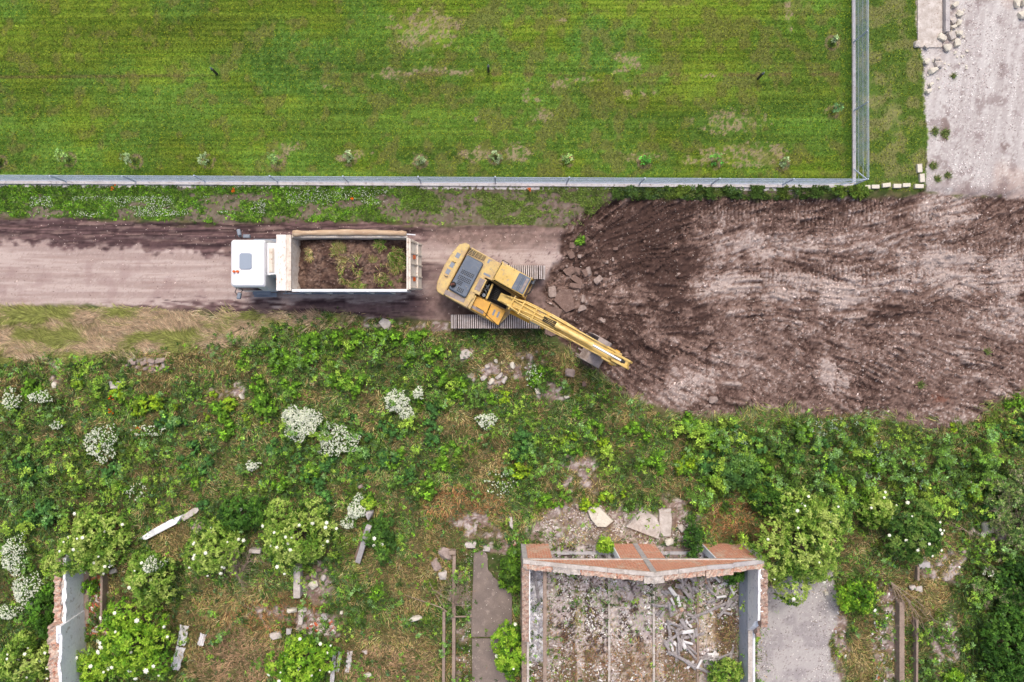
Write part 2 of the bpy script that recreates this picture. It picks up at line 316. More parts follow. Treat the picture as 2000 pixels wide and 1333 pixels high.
def col_mat(name, rough=.9, spec=.2, n1=35, amt=.35, bump=.0, trans=0):
    """surface whose kind is carried by the mesh colour attribute, broken up by fine procedural noise"""
    m, nt, b = nodemat(name)
    a = nt.nodes.new('ShaderNodeVertexColor'); a.layer_name = 'Col'
    tc = nt.nodes.new('ShaderNodeTexCoord')
    n = noise_node(nt, n1, 3, tc.outputs['Object'])
    lo, hi = 1 - amt, 1 + amt
    r = ramp(nt, n.outputs['Fac'], [(.32, (lo, lo, lo)), (.5, (1, 1, 1)), (.68, (min(hi, 1.0), min(hi, 1.0), min(hi, 1.0)))])
    c = mixrgb(nt, a.outputs[0], r.outputs[0], 1.0, 'MULTIPLY')
    nt.links.new(c, b.inputs['Base Color']); b.inputs['Roughness'].default_value = rough; b.inputs['Specular IOR Level'].default_value = spec
    if bump:
        bn = nt.nodes.new('ShaderNodeBump'); bn.inputs['Strength'].default_value = bump; bn.inputs['Distance'].default_value = .03
        nt.links.new(n.outputs['Fac'], bn.inputs['Height']); nt.links.new(bn.outputs[0], b.inputs['Normal'])
    if trans:
        b.inputs['Subsurface Weight'].default_value = 0
        t = nt.nodes.new('ShaderNodeBsdfTranslucent'); nt.links.new(c, t.inputs[0])
        ms = nt.nodes.new('ShaderNodeMixShader'); ms.inputs[0].default_value = trans
        nt.links.new(b.outputs[0], ms.inputs[1]); nt.links.new(t.outputs[0], ms.inputs[2])
        nt.links.new(ms.outputs[0], nt.nodes['Material Output'].inputs[0])
    return m
def surf(name, c1, c2=None, c3=None, scale=3, rough=.6, metal=0, bump=.1, spec=.5, t=(.35, .6), fine=60, fineamt=.15, stretch=None):
    """paint, concrete, metal: base colour with wear patches of a second and third colour"""
    m, nt, b = nodemat(name); tc = nt.nodes.new('ShaderNodeTexCoord'); co = tc.outputs['Object']
    if stretch:
        mp = nt.nodes.new('ShaderNodeMapping'); mp.inputs['Scale'].default_value = stretch; nt.links.new(co, mp.inputs[0]); co = mp.outputs[0]
    out = tuple(c1); n = noise_node(nt, scale, 6, co)
    if c2 is not None:
        out = ramp(nt, n.outputs['Fac'], [(t[0], c1), (t[1], c2)]).outputs[0]
    if c3 is not None:
        n3 = noise_node(nt, scale * 2.7, 6, co, .7); r3 = ramp(nt, n3.outputs['Fac'], [(.56, (0, 0, 0)), (.66, (1, 1, 1))])
        out = mixrgb(nt, out, c3, r3.outputs[0])
    nf = noise_node(nt, fine, 3, co); rf = ramp(nt, nf.outputs['Fac'], [(.3, (1 - fineamt,) * 3), (.7, (1, 1, 1))])
    out = mixrgb(nt, out, rf.outputs[0], 1.0, 'MULTIPLY')
    nt.links.new(out, b.inputs['Base Color']); b.inputs['Roughness'].default_value = rough; b.inputs['Metallic'].default_value = metal; b.inputs['Specular IOR Level'].default_value = spec
    if bump:
        bn = nt.nodes.new('ShaderNodeBump'); bn.inputs['Strength'].default_value = bump; bn.inputs['Distance'].default_value = .02
        nt.links.new(nf.outputs['Fac'], bn.inputs['Height']); nt.links.new(bn.outputs[0], b.inputs['Normal'])
    return m

# ---------------------------------------------------------------- mesh helpers
def tag(o, label=None, cat=None, group=None, kind=None):
    if label: o['label'] = label
    if cat: o['category'] = cat
    if group: o['group'] = group
    if kind: o['kind'] = kind
    return o
def thing(name, label, cat, loc=(0, 0, 0), rz=0, group=None):
    o = bpy.data.objects.new(name, None); COL.objects.link(o); o.empty_display_size = .3
    o.location = loc; o.rotation_euler = (0, 0, rz); return tag(o, label, cat, group)
def np_mesh(name, V, F, mat, col=None, parent=None, smooth=False):
    """V (N,3), F (M,k) all faces with k corners, col (N,3) sRGB"""
    me = bpy.data.meshes.new(name); V = np.asarray(V, np.float32); F = np.asarray(F, np.int32); k = F.shape[1]
    me.vertices.add(len(V)); me.vertices.foreach_set('co', V.ravel())
    me.loops.add(F.size); me.loops.foreach_set('vertex_index', F.ravel())
    me.polygons.add(len(F)); me.polygons.foreach_set('loop_start', np.arange(0, F.size, k, dtype=np.int32))
    me.polygons.foreach_set('loop_total', np.full(len(F), k, np.int32))
    if smooth: me.polygons.foreach_set('use_smooth', np.ones(len(F), bool))
    if col is not None:
        a = me.color_attributes.new('Col', 'FLOAT_COLOR', 'POINT')
        c4 = np.ones((len(V), 4), np.float32); c4[:, :3] = s2l(col); a.data.foreach_set('color', c4.ravel())
    me.update(calc_edges=True); me.validate()
    me.materials.append(mat)
    o = bpy.data.objects.new(name, me); COL.objects.link(o); o.parent = parent
    return o
class MB:
    def __init__(s): s.v = []; s.f = []
    def add(s, vs, fs):
        n = len(s.v); s.v += [tuple(v) for v in vs]; s.f += [tuple(i + n for i in f) for f in fs]; return s
    def hexa(s, b, t):     # four bottom, four top corners, counter-clockwise
        return s.add(list(b) + list(t), [(3, 2, 1, 0), (4, 5, 6, 7), (0, 1, 5, 4), (1, 2, 6, 5), (2, 3, 7, 6), (3, 0, 4, 7)])
    def box(s, x0, x1, y0, y1, z0, z1):
        return s.hexa([(x0, y0, z0), (x1, y0, z0), (x1, y1, z0), (x0, y1, z0)], [(x0, y0, z1), (x1, y0, z1), (x1, y1, z1), (x0, y1, z1)])
    def bar(s, p, q, w, h=None, up=(0, 0, 1)):   # rectangular bar from p to q
        h = h or w; p = Vector(p); q = Vector(q); d = (q - p).normalized(); u = Vector(up)
        if abs(d.dot(u)) > .95: u = Vector((1, 0, 0))
        sd = d.cross(u).normalized() * w / 2; u2 = sd.cross(d).normalized() * h / 2
        return s.hexa([p - sd - u2, q - sd - u2, q + sd - u2, p + sd - u2], [p - sd + u2, q - sd + u2, q + sd + u2, p + sd + u2])
    def prism(s, poly, z0, z1, inset=0):
        n = len(poly); a = sum(poly[i][0] * poly[(i + 1) % n][1] - poly[(i + 1) % n][0] * poly[i][1] for i in range(n))
        if a < 0: poly = poly[::-1]
        cx = sum(p[0] for p in poly) / n; cy = sum(p[1] for p in poly) / n
        top = poly if not inset else [(p[0] + (cx - p[0]) * inset, p[1] + (cy - p[1]) * inset) for p in poly]
        f = lambda z, i: z(i) if callable(z) else z
        vs = [(p[0], p[1], z0) for p in poly] + [(p[0], p[1], z1) for p in top]
        return s.add(vs, [tuple(range(n - 1, -1, -1)), tuple(range(n, 2 * n))] + [(i, (i + 1) % n, n + (i + 1) % n, n + i) for i in range(n)])
    def sideprism(s, prof, y0, y1):   # profile in x,z extruded along y
        n = len(prof); vs = [(p[0], y0, p[1]) for p in prof] + [(p[0], y1, p[1]) for p in prof]
        return s.add(vs, [tuple(range(n)), tuple(range(2 * n - 1, n - 1, -1))] + [((i + 1) % n, i, n + i, n + (i + 1) % n) for i in range(n)])
    def tube(s, pts, r, n=8, cap=True):
        pts = [Vector(p) for p in pts]; rs = r if isinstance(r, (list, tuple)) else [r] * len(pts)
        base = len(s.v); u = None
        for i, p in enumerate(pts):
            d = (pts[min(i + 1, len(pts) - 1)] - pts[max(i - 1, 0)]).normalized()
            if u is None: u = d.orthogonal().normalized()
            else: u = (u - d * u.dot(d)).normalized()
            w = d.cross(u)
            for k in range(n):
                a = 2 * math.pi * k / n; q = p + (u * math.cos(a) + w * math.sin(a)) * rs[i]; s.v.append(tuple(q))
        for i in range(len(pts) - 1):
            for k in range(n):
                a = base + i * n + k; b = base + i * n + (k + 1) % n; s.f.append((a, b, b + n, a + n))
        if cap:
            s.f.append(tuple(base + k for k in range(n - 1, -1, -1))); e = base + (len(pts) - 1) * n; s.f.append(tuple(e + k for k in range(n)))
        return s
    def build(s, name, mat, parent=None, bevel=0, seg=2, smooth=False):
        me = bpy.data.meshes.new(name); me.from_pydata(s.v, [], s.f); me.update()
        bm = bmesh.new(); bm.from_mesh(me); bmesh.ops.recalc_face_normals(bm, faces=bm.faces); bm.to_mesh(me); bm.free()
        me.materials.append(mat); o = bpy.data.objects.new(name, me); COL.objects.link(o); o.parent = parent
        if smooth:
            for p in me.polygons: p.use_smooth = True
        if bevel:
            b = o.modifiers.new('bevel', 'BEVEL'); b.width = bevel; b.segments = seg; b.limit_method = 'ANGLE'; b.angle_limit = R(35)
        return o
# ---------------------------------------------------------------- the ground
M_GROUND = col_mat('ground_soil', .95, .15, 30, .22, .5)
def build_ground():
    fine = .065
    core_x = np.arange(-27.5, 29.5, fine); core_y = np.arange(-20.5, 19.5, fine)
    def ext(c):
        st = [fine]; 
        while sum(st) < 900: st.append(st[-1] * 1.28)
        a = np.cumsum(st); return np.concatenate([c[0] - a[::-1], c, c[-1] + a])
    xs = ext(core_x); ys = ext(core_y)
    X, Y = np.meshgrid(xs, ys); px, py = topx(X, Y); px = px.ravel(); py = py.ravel()
    col = ground_color(px, py); z = ground_z(px, py)
    V = np.stack([X.ravel(), Y.ravel(), z], 1)
    nx, ny = len(xs), len(ys)
    i = np.arange(nx - 1)[None, :] + np.arange(ny - 1)[:, None] * nx
    F = np.stack([i, i + 1, i + 1 + nx, i + nx], -1).reshape(-1, 4)
    cx = px[F].mean(1); cy = py[F].mean(1)
    wob = fbm(cx / 22, cy / 22, 5, 4)
    kind = np.zeros(len(F), int)
    for k, poly in ((1, ROAD), (2, EXC), (3, GRAV), (4, LAWN), (5, YARD)):
        kind[poly_sd(cx, cy, poly) + (wob - .5) * (0 if k == 4 else 20) < 0] = k
    for k, nm in enumerate(['ground', 'dirt_road', 'excavated_ground', 'gravel_road', 'lawn', 'paved_yard']):
        f = F[kind == k]; u, inv = np.unique(f, return_inverse=True)
        o = np_mesh(nm, V[u], inv.reshape(-1, 4), M_GROUND, col[u], smooth=True); tag(o, kind='structure')
build_ground()

# ---------------------------------------------------------------- plant geometry
M_LEAF = col_mat('leaf', .75, .25, 9, .30, 0, .22)
M_BLADE = col_mat('grass_blade', .85, .15, 7, .25, 0, .15)
def nrm(v): return v / (np.linalg.norm(v, axis=-1, keepdims=True) + 1e-9)
def rosettes(cen, nor, rad, n, col, rs, tilt=(.1, .8), wid=.42, jit=.12, lift=.0):
    """cen (M,3) tufts of n leaves each, radiating round nor; returns V, F, C for rhombic leaves"""
    M = len(cen); up = nrm(nor); ref = np.where(np.abs(up[:, 2:3]) > .9, np.array([[1., 0, 0]]), np.array([[0., 0, 1]]))
    a = nrm(np.cross(up, ref)); b = np.cross(up, a)
    az = (np.arange(n)[None] / n * 2 * np.pi + rs.random((M, 1)) * 6.28 + rs.normal(0, .35, (M, n)))
    el = rs.uniform(tilt[0], tilt[1], (M, n))
    rad = np.broadcast_to(np.asarray(rad).reshape(-1, 1), (M, n)) * rs.uniform(.6, 1.15, (M, n))
    d = (a[:, None] * np.cos(az)[..., None] + b[:, None] * np.sin(az)[..., None]) * np.cos(el)[..., None] + up[:, None] * np.sin(el)[..., None]
    side = nrm(np.cross(d, np.broadcast_to(up[:, None], d.shape) + rs.normal(0, .35, d.shape)))
    p0 = cen[:, None] + d * (rad * .08)[..., None] + up[:, None] * (rs.random((M, n)) * lift)[..., None]
    tip = p0 + d * rad[..., None] - np.array([0, 0, 1.]) * (rad * .22)[..., None]
    mid = p0 + d * (rad * .5)[..., None]; w = side * (rad * wid * .5)[..., None]
    V = np.stack([p0, mid - w, tip, mid + w], 2).reshape(-1, 3)
    F = np.arange(len(V)).reshape(-1, 4)
    c = np.broadcast_to(col[:, None], (M, n, 3)) * (1 + rs.normal(0, jit, (M, n, 1)))
    Cc = np.repeat(c.reshape(-1, 3), 4, 0)
    return V, F, np.clip(Cc, 0, 1)
def blades(x, y, z, L, wdt, col, rs, lean=(.3, 1.0), az=None):
    n = len(x); a = rs.random(n) * 6.283 if az is None else az
    el = rs.uniform(lean[0], lean[1], n)   # radians above the ground
    d = np.stack([np.cos(a) * np.cos(el), np.sin(a) * np.cos(el), np.sin(el)], 1)
    s = np.stack([-np.sin(a), np.cos(a), np.zeros(n)], 1) * (wdt / 2)[:, None]
    p = np.stack([x, y, z], 1); mid = p + d * (L * .55)[:, None]; tip = mid + (d * np.array([1, 1, .35])) * (L * .5)[:, None]
    V = np.stack([p - s, p + s, mid + s * .9, tip, mid - s * .9], 1).reshape(-1, 3)
    return V, np.arange(len(V)).reshape(-1, 5), np.repeat(np.clip(col, 0, 1), 5, 0)
def join(parts):
    V = []; F = []; Cc = []; o = 0
    for v, f, c in parts: V.append(v); F.append(f + o); Cc.append(c); o += len(v)
    return np.concatenate(V), np.concatenate(F), np.concatenate(Cc)
def pick(rs, pal, n, w=None):
    pal = np.array([C(*p) for p in pal]); return pal[rs.choice(len(pal), n, p=w)] * (1 + rs.normal(0, .13, (n, 1)))
def wpts(px, py, h=0.): return (px - NX) / 38.0, (NY - py) / 38.0
G_LUSH = [(118, 150, 62), (104, 136, 66), (92, 122, 68), (100, 124, 86), (136, 146, 96)]
G_DRY = [(168, 146, 104), (146, 124, 86), (182, 162, 122), (132, 110, 76), (132, 136, 78)]

def scatter(n, box, maskf, rs):
    px = rs.uniform(box[0], box[2], n); py = rs.uniform(box[1], box[3], n); m = maskf(px, py); k = rs.random(n) < m
    return px[k], py[k]

# short mown grass on both lawns
rs = np.random.default_rng(21)
def m_lawn(x, y):
    m = np.maximum(poly_sd(x, y, LAWN) < 0, poly_sd(x, y, ESTRIP) < 3).astype(float)
    return m * (1 - .8 * blobs(x, y, LBARE, fbm(x / 6, y / 6, 10, 3), 1.1))
px, py = scatter(300000, (-40, -60, 1810, 374), m_lawn, rs)
c = ground_color(px, py) * (1 + rs.normal(.02, .2, (len(px), 1)))
k = rs.random(len(px)); c[k > .93] = C(168, 178, 48); c[k < .06] *= .6
x, y = wpts(px, py)
v, f, cc = blades(x, y, ground_z(px, py), rs.uniform(.04, .10, len(px)), rs.uniform(.014, .028, len(px)), c, rs, (.2, 1.1))
tag(np_mesh('lawn_grass', v, f, M_BLADE, cc), 'short mown grass covering the lawn inside and beside the mesh fence', 'grass', kind='stuff')

# verge plants
def m_verge(x, y):
    w = fbm(x / 40, y / 16, 50, 3) + .0035 * (y - 408) + .10 * sstep(560, 1000, x) + .16 * blob(x, y, 390, 412, 90, 18) - .12 * sstep(300, 100, x)
    return np.clip(pmask(x, y, VERGE, 3) * (1.05 - sstep(.44, .6, w)) + .05, 0, 1) * (poly_sd(x, y, VERGE) < 4)
px, py = scatter(26000, (-40, 364, 1760, 440), m_verge, rs)
x, y = wpts(px, py); z = ground_z(px, py)
g = pick(rs, [(116, 166, 40), (100, 148, 44), (84, 126, 44), (134, 176, 54), (124, 146, 84)], len(px)) * (.9 + .5 * (fbm(px / 12, py / 12, 8, 2)[:, None] - .5))
t = sstep(620, 1000, px)[:, None] * .5; g = g * (1 - t) + C(122, 122, 78) * t
v1 = rosettes(np.stack([x, y, z + .03], 1), np.tile([0., 0, 1], (len(x), 1)), rs.uniform(.05, .13, len(x)), 5, g, rs, (.05, .9), .5)
tag(np_mesh('verge_plants', *v1[:2], M_LEAF, v1[2]), 'low bright green weeds growing on the verge under the long fence', 'weeds', kind='stuff')
px, py = scatter(2600, (60, 384, 520, 424), lambda x, y: m_verge(x, y) * sstep(.45, .6, fbm(x / 40, y / 20, 51, 2)), rs)
px2, py2 = scatter(500, (560, 372, 760, 400), m_verge, rs); px = np.r_[px, px2]; py = np.r_[py, py2]
x, y = wpts(px, py); z = ground_z(px, py)
v1 = rosettes(np.stack([x, y, z + .10], 1), np.tile([0., 0, 1], (len(x), 1)), np.full(len(x), .022), 4, np.tile(C(226, 232, 214), (len(x), 1)), rs, (0, .2), .9)
tag(np_mesh('clover_flowers', *v1[:2], M_LEAF, v1[2]), 'tiny white clover flowers dotting the green verge left of the truck', 'flowers', kind='stuff')

# long combed grass along the road edge
def m_dryb(x, y):
    return np.clip(pmask(x, y, DRYB, 14, fbm(x / 26, y / 26, 3, 4), 40) * sstep(600, 618, y + 10 * vnoise(x / 30, y / 9, 3)), 0, 1)
px, py = scatter(80000, (-60, 596, 700, 730), m_dryb, rs)
x, y = wpts(px, py); az = 3.0 + (fbm(px / 60, py / 26, 23, 3) - .5) * 4.2 + rs.normal(0, .3, len(px))
h = fbm(px / 60, py / 22, 20, 3)[:, None]; g = mix(np.tile(C(214, 190, 162), (len(px), 1)), np.tile(C(166, 172, 100), (len(px), 1)), sstep(.42, .57, h[:, 0] + (rs.random(len(px)) - .5) * .2)); g = g * (1 + rs.normal(0, .14, (len(px), 1)))
b_ = blades(x, y, ground_z(px, py), rs.uniform(.16, .46, len(px)), rs.uniform(.010, .022, len(px)), g, rs, (.08, .6), az)
tag(np_mesh('long_dry_grass', b_[0], b_[1], M_BLADE, b_[2]), 'band of long tan and green grass combed flat beside the dirt road', 'grass', kind='stuff')

# rank weeds over the whole waste ground
def m_weed(x, y):
    dry, bare, w = weed_fields(x, y)
    ed = pmask(x, y, WB, 7, fbm(x / 14, y / 14, 7, 3), 40)
    m = ed * (1 - .93 * bare)
    for (a, b, c_, d) in ((918, 1078, 1000, 1500), (1500, 1160, 1625, 1500)): m = m * (1 - .97 * ((x > a) & (x < c_) & (y > b) & (y < d)))
    return m
px, py = scatter(330000, (-60, 600, 2060, 1400), m_weed, rs)
dry, bare, w1 = weed_fields(px, py)
isd = rs.random(len(px)) < np.clip(dry * 1.05, .12, .93)
x, y = wpts(px, py); z = ground_z(px, py)
tone = .72 + .9 * fbm(px / 30, py / 30, 55, 4)[:, None]
gcol = np.where(isd[:, None], pick(rs, G_DRY, len(px)), pick(rs, G_LUSH, len(px), [.14, .24, .28, .18, .16])) * tone
red = blob(px, py, 1440, 1010, 70, 60) + blob(px, py, 900, 990, 90, 50) + blob(px, py, 1120, 1290, 240, 60) + blob(px, py, 560, 1200, 120, 40)
gcol = np.where((isd & (rs.random(len(px)) < red * .6))[:, None], C(156, 114, 80) * tone * (1 + rs.normal(0, .12, (len(px), 1))), gcol)
pale = blob(px, py, 460, 1285, 85, 60, w1) + blob(px, py, 760, 1300, 120, 40, w1) * .7
gcol = np.where((isd & (rs.random(len(px)) < pale))[:, None], C(196, 164, 132) * (1 + rs.normal(0, .12, (len(px), 1))), gcol)
az = (fbm(px / 60, py / 60, 24, 3) - .5) * 14 + rs.normal(0, .8, len(px))
b_ = blades(x, y, z, rs.uniform(.12, .36, len(px)), rs.uniform(.010, .024, len(px)), gcol, rs, (.15, 1.0), az)
tag(np_mesh('rank_grass', b_[0], b_[1], M_BLADE, b_[2]), 'tangled green and brown grass over the waste ground below the road', 'grass', kind='stuff')
px, py = scatter(46000, (-60, 600, 2060, 1400), lambda a, b: m_weed(a, b) * (1 - .8 * weed_fields(a, b)[0]) * sstep(.36, .52, fbm(a / 20, b / 20, 27, 3)), rs)
x, y = wpts(px, py); z = ground_z(px, py)
tone = .72 + .9 * fbm(px / 30, py / 30, 56, 4)[:, None]
gcol = pick(rs, [(100, 138, 40), (84, 122, 44), (70, 102, 46), (70, 98, 62), (112, 142, 58)], len(px)) * tone
v1 = rosettes(np.stack([x, y, z + rs.uniform(.04, .3, len(x))], 1), nrm(np.stack([rs.normal(0, .3, len(x)), rs.normal(0, .3, len(x)), np.ones(len(x))], 1)), rs.uniform(.06, .15, len(x)), 5, gcol, rs, (-.1, .8), .5)
tag(np_mesh('low_leafy_weeds', *v1[:2], M_LEAF, v1[2]), 'low mixed leafy weeds carpeting the waste ground below the road', 'weeds', kind='stuff')
# straggling stems at the edge of the dug ground, small tufts in it
def m_edge(x, y): return sstep(16, 0, np.abs(poly_sd(x, y, WB) - 4)) * (x > 1100) * sstep(.4, .55, fbm(x / 22, y / 22, 28, 2)) + .9 * blob(x, y, 1600, 830, 300, 24) * sstep(.4, .6, fbm(x / 22, y / 22, 28, 2))
px, py = scatter(24000, (1100, 680, 2060, 880), m_edge, rs)
x, y = wpts(px, py); az = 2.6 + (fbm(px / 50, py / 50, 26, 2) - .5) * 5 + rs.normal(0, .3, len(px))
g = pick(rs, [(150, 158, 92), (112, 140, 62), (90, 118, 62), (178, 164, 112), (112, 132, 96)], len(px))
b_ = blades(x, y, ground_z(px, py) + .03, rs.uniform(.25, .6, len(px)), rs.uniform(.010, .022, len(px)), g * 1.12, rs, (.02, .4), az)
tag(np_mesh('flattened_grass', b_[0], b_[1], M_BLADE, b_[2]), 'long flattened grass stems along the lower edge of the dug ground', 'grass', kind='stuff')

# taller leafy growth: clumped by kind, thick where the photograph is lush
rs = np.random.default_rng(88)
def m_tall(x, y):
    w = fbm(x / 30, y / 30, 150, 3); lu = blobs(x, y, LUSH, fbm(x / 26, y / 26, 3, 4), 1.2)
    return m_weed(x, y) * sstep(.5, .58, w + .12 * lu - .16 * weed_fields(x, y)[0])
px, py = scatter(60000, (-60, 610, 2060, 1400), m_tall, rs); _a, _b = scatter(10000, (1330, 815, 2060, 1000), lambda a, b: m_weed(a, b) * sstep(.4, .5, fbm(a / 24, b / 24, 190, 3)), rs); px = np.r_[px, _a]; py = np.r_[py, _b]; _a, _b = scatter(2600, (1150, 366, 1690, 388), lambda a, b: sstep(.4, .5, fbm(a / 14, b / 14, 191, 3)), rs); px = np.r_[px, _a]; py = np.r_[py, _b]
x, y = wpts(px, py); z = ground_z(px, py); hgt = (.15 + .85 * sstep(.45, .62, fbm(px / 16, py / 16, 152, 3))) * np.where(py < 400, .3, 1)
kind = fbm(px / 34, py / 34, 154, 2); PA = np.array([C(130, 156, 60), C(112, 144, 52), C(100, 136, 56), C(108, 140, 84), C(88, 120, 48)])
ki = np.clip(((kind - .3) / .4 * 5 + rs.normal(0, .7, len(px))), 0, 4).astype(int); g = PA[ki] * (.72 + .5 * hgt[:, None]) * (1 + rs.normal(0, .12, (len(px), 1)))
nn = nrm(np.stack([rs.normal(0, .35, len(x)), rs.normal(0, .35, len(x)), np.ones(len(x))], 1))
v1 = rosettes(np.stack([x, y, z + hgt], 1), nn, rs.uniform(.07, .17, len(x)), 6, g, rs, (-.1, .6), .5, .1)
tag(np_mesh('tall_weeds', *v1[:2], M_LEAF, v1[2]), 'thick patches of taller leafy weeds of mixed greens over the waste ground', 'weeds', kind='stuff')
# bramble thicket filling the lower right
def m_thk(x, y): return pmask(x, y, [(1900, 900), (2200, 880), (2200, 1500), (1925, 1500), (1940, 1330), (1970, 1230), (1945, 1180), (1890, 1130), (1960, 1060), (1900, 960)], 12, fbm(x / 20, y / 20, 156, 3), 60) * sstep(.42, .54, fbm(x / 18, y / 18, 157, 3))
px, py = scatter(26000, (1850, 900, 2120, 1400), m_thk, rs); x, y = wpts(px, py); hgt = .5 + .9 * fbm(px / 20, py / 20, 158, 3)
g = pick(rs, [(124, 150, 84), (100, 132, 66), (78, 112, 54), (136, 156, 84), (140, 134, 108)], len(px)) * (.7 + .7 * (hgt[:, None] - .6))
v1 = rosettes(np.stack([x, y, ground_z(px, py) + hgt], 1), nrm(np.stack([rs.normal(0, .35, len(x)), rs.normal(0, .35, len(x)), np.ones(len(x))], 1)), rs.uniform(.08, .16, len(x)), 6, g, rs, (-.2, .6), .5, .1)
tag(np_mesh('bramble_thicket', *v1[:2], M_LEAF, v1[2]), 'dense green bramble thicket filling the right edge and lower right corner', 'brambles', kind='stuff')
def m_lg(x, y): return np.maximum(pmask(x, y, [(1880, 1180), (1935, 1180), (1960, 1230), (1925, 1340), (1940, 1500), (1880, 1500), (1870, 1330)], 10, fbm(x / 20, y / 20, 159, 3), 30), pmask(x, y, [(-60, 940), (60, 950), (130, 1010), (60, 1050), (-60, 1060)], 12, fbm(x / 20, y / 20, 160, 3), 40))
px, py = scatter(34000, (-60, 900, 2060, 1400), m_lg, rs); x, y = wpts(px, py); az = -1.1 + (fbm(px / 60, py / 60, 161, 3) - .5) * 4 + rs.normal(0, .25, len(px))
b_ = blades(x, y, ground_z(px, py) + .05, rs.uniform(.3, .7, len(px)), rs.uniform(.010, .022, len(px)), pick(rs, [(104, 140, 82), (84, 122, 66), (122, 152, 96), (70, 104, 60)], len(px)) * (.75 + .6 * fbm(px / 20, py / 20, 162, 3)[:, None]), rs, (.1, .7), az)
tag(np_mesh('long_green_grass', b_[0], b_[1], M_BLADE, b_[2]), 'long bluish green grass lying in waves near the left and right edges', 'grass', kind='stuff')
# silvery torn plants along the lower edge of the dug ground
px, py = scatter(1500, (1380, 800, 1900, 960), lambda x, y: blobs(x, y, [(1620, 825, 34, 14), (1680, 815, 16, 20), (1610, 842, 40, 8), (1705, 900, 12, 60), (1790, 935, 26, 16), (1800, 960, 22, 12), (1780, 915, 12, 16), (1440, 850, 14, 20), (1690, 930, 20, 12), (1810, 975, 14, 12)], fbm(x / 8, y / 8, 163, 2), 1.3), rs)
x, y = wpts(px, py); v1 = rosettes(np.stack([x, y, ground_z(px, py) + rs.uniform(.2, .6, len(x))], 1), nrm(rs.normal(0, .5, (len(x), 3)) + np.array([0, 0, 1])), rs.uniform(.07, .16, len(x)), 4, pick(rs, [(186, 204, 186), (150, 176, 144), (118, 146, 106)], len(x)), rs, (-.1, .6), .4, .1)
tag(np_mesh('torn_plants', *v1[:2], M_LEAF, v1[2]), 'torn silvery leaved plants strewn under the edge of the dug ground', 'weeds', kind='stuff')
# ---------------------------------------------------------------- paints and metals
Y1, Y2, Y3 = lin(222, 192, 122), lin(206, 158, 50), lin(150, 128, 92)
M_YEL = surf('yellow_paint', Y1, lin(210, 176, 100), lin(178, 156, 124), 1.8, .6, bump=.05, fineamt=.18, spec=.3)
M_YELW = surf('worn_yellow_paint', lin(218, 190, 126), lin(196, 168, 124), lin(160, 148, 134), 2.4, .7, t=(.42, .6), fineamt=.25, spec=.3)
M_YELO = surf('deep_yellow_paint', lin(222, 168, 60), lin(204, 152, 60), None, 3, .5, fineamt=.15)
M_YELP = surf('pale_yellow_paint', lin(236, 208, 140), lin(220, 184, 104), None, 3, .5, fineamt=.12)
M_BLUE = surf('slate_blue_paint', lin(84, 96, 114), lin(102, 112, 126), lin(124, 124, 122), 2.4, .55, t=(.35, .7), fineamt=.15)
M_DARK = surf('dark_rubber', lin(34, 34, 36), lin(52, 50, 48), None, 5, .7)
M_BLACK = surf('black_gap', lin(22, 20, 20), lin(34, 32, 32), None, 5, .8)
M_SHOE = surf('track_steel', lin(112, 96, 92), lin(90, 76, 72), lin(76, 62, 56), 4, .7, fineamt=.3)
M_GROU = surf('polished_grouser', lin(216, 208, 208), lin(186, 174, 170), None, 5, .5, fineamt=.2)
M_STEEL = surf('worn_steel', lin(162, 150, 146), lin(142, 128, 124), lin(120, 104, 98), 4, .6, .0, fineamt=.25)
M_CHROME = surf('chrome', lin(225, 230, 238), None, None, 2, .25, .6, bump=0, fineamt=.02)
M_WHITE = surf('white_paint', lin(238, 238, 242), lin(232, 232, 236), None, 2, .35, bump=.02, fineamt=.04)
M_CREAM = surf('dusty_white_paint', lin(226, 216, 204), lin(200, 184, 166), lin(176, 150, 128), 2.5, .7, t=(.45, .7), fineamt=.2)
M_RUSTW = surf('rust_streaked_white', lin(236, 232, 230), lin(222, 208, 196), lin(186, 128, 78), 2.2, .6, t=(.45, .66), fineamt=.12, stretch=(3, .8, 1))
M_TARP = surf('rolled_tarp', lin(202, 176, 146), lin(184, 154, 126), lin(214, 196, 172), 2, .9, t=(.4, .6), fineamt=.25, stretch=(.6, 3, 3))
M_GREY = surf('grey_plastic', lin(112, 122, 136), lin(128, 136, 148), None, 3, .5, fineamt=.06)
M_ORANGE = surf('orange_lens', lin(228, 104, 24), lin(214, 90, 20), None, 8, .3, fineamt=.1)
M_GLASS = surf('tinted_glass', lin(36, 42, 50), lin(48, 54, 62), None, 2, .12, bump=0, fineamt=.02)
M_FRAME = surf('truck_frame', lin(92, 94, 104), lin(70, 68, 72), None, 4, .6)

# ---------------------------------------------------------------- dump truck
TX, TY = -7.6, 3.30
truck = thing('dump_truck', 'white dump truck loaded with dark soil, parked on the dirt road behind the excavator', 'dump truck', (TX, TY, 0))
def T(zx, zy, h):    # point of the truck close-up to truck coordinates
    x, y = P(430 + zx / 4.762, 430 + zy / 4.762, h); return (x - TX, y - TY)
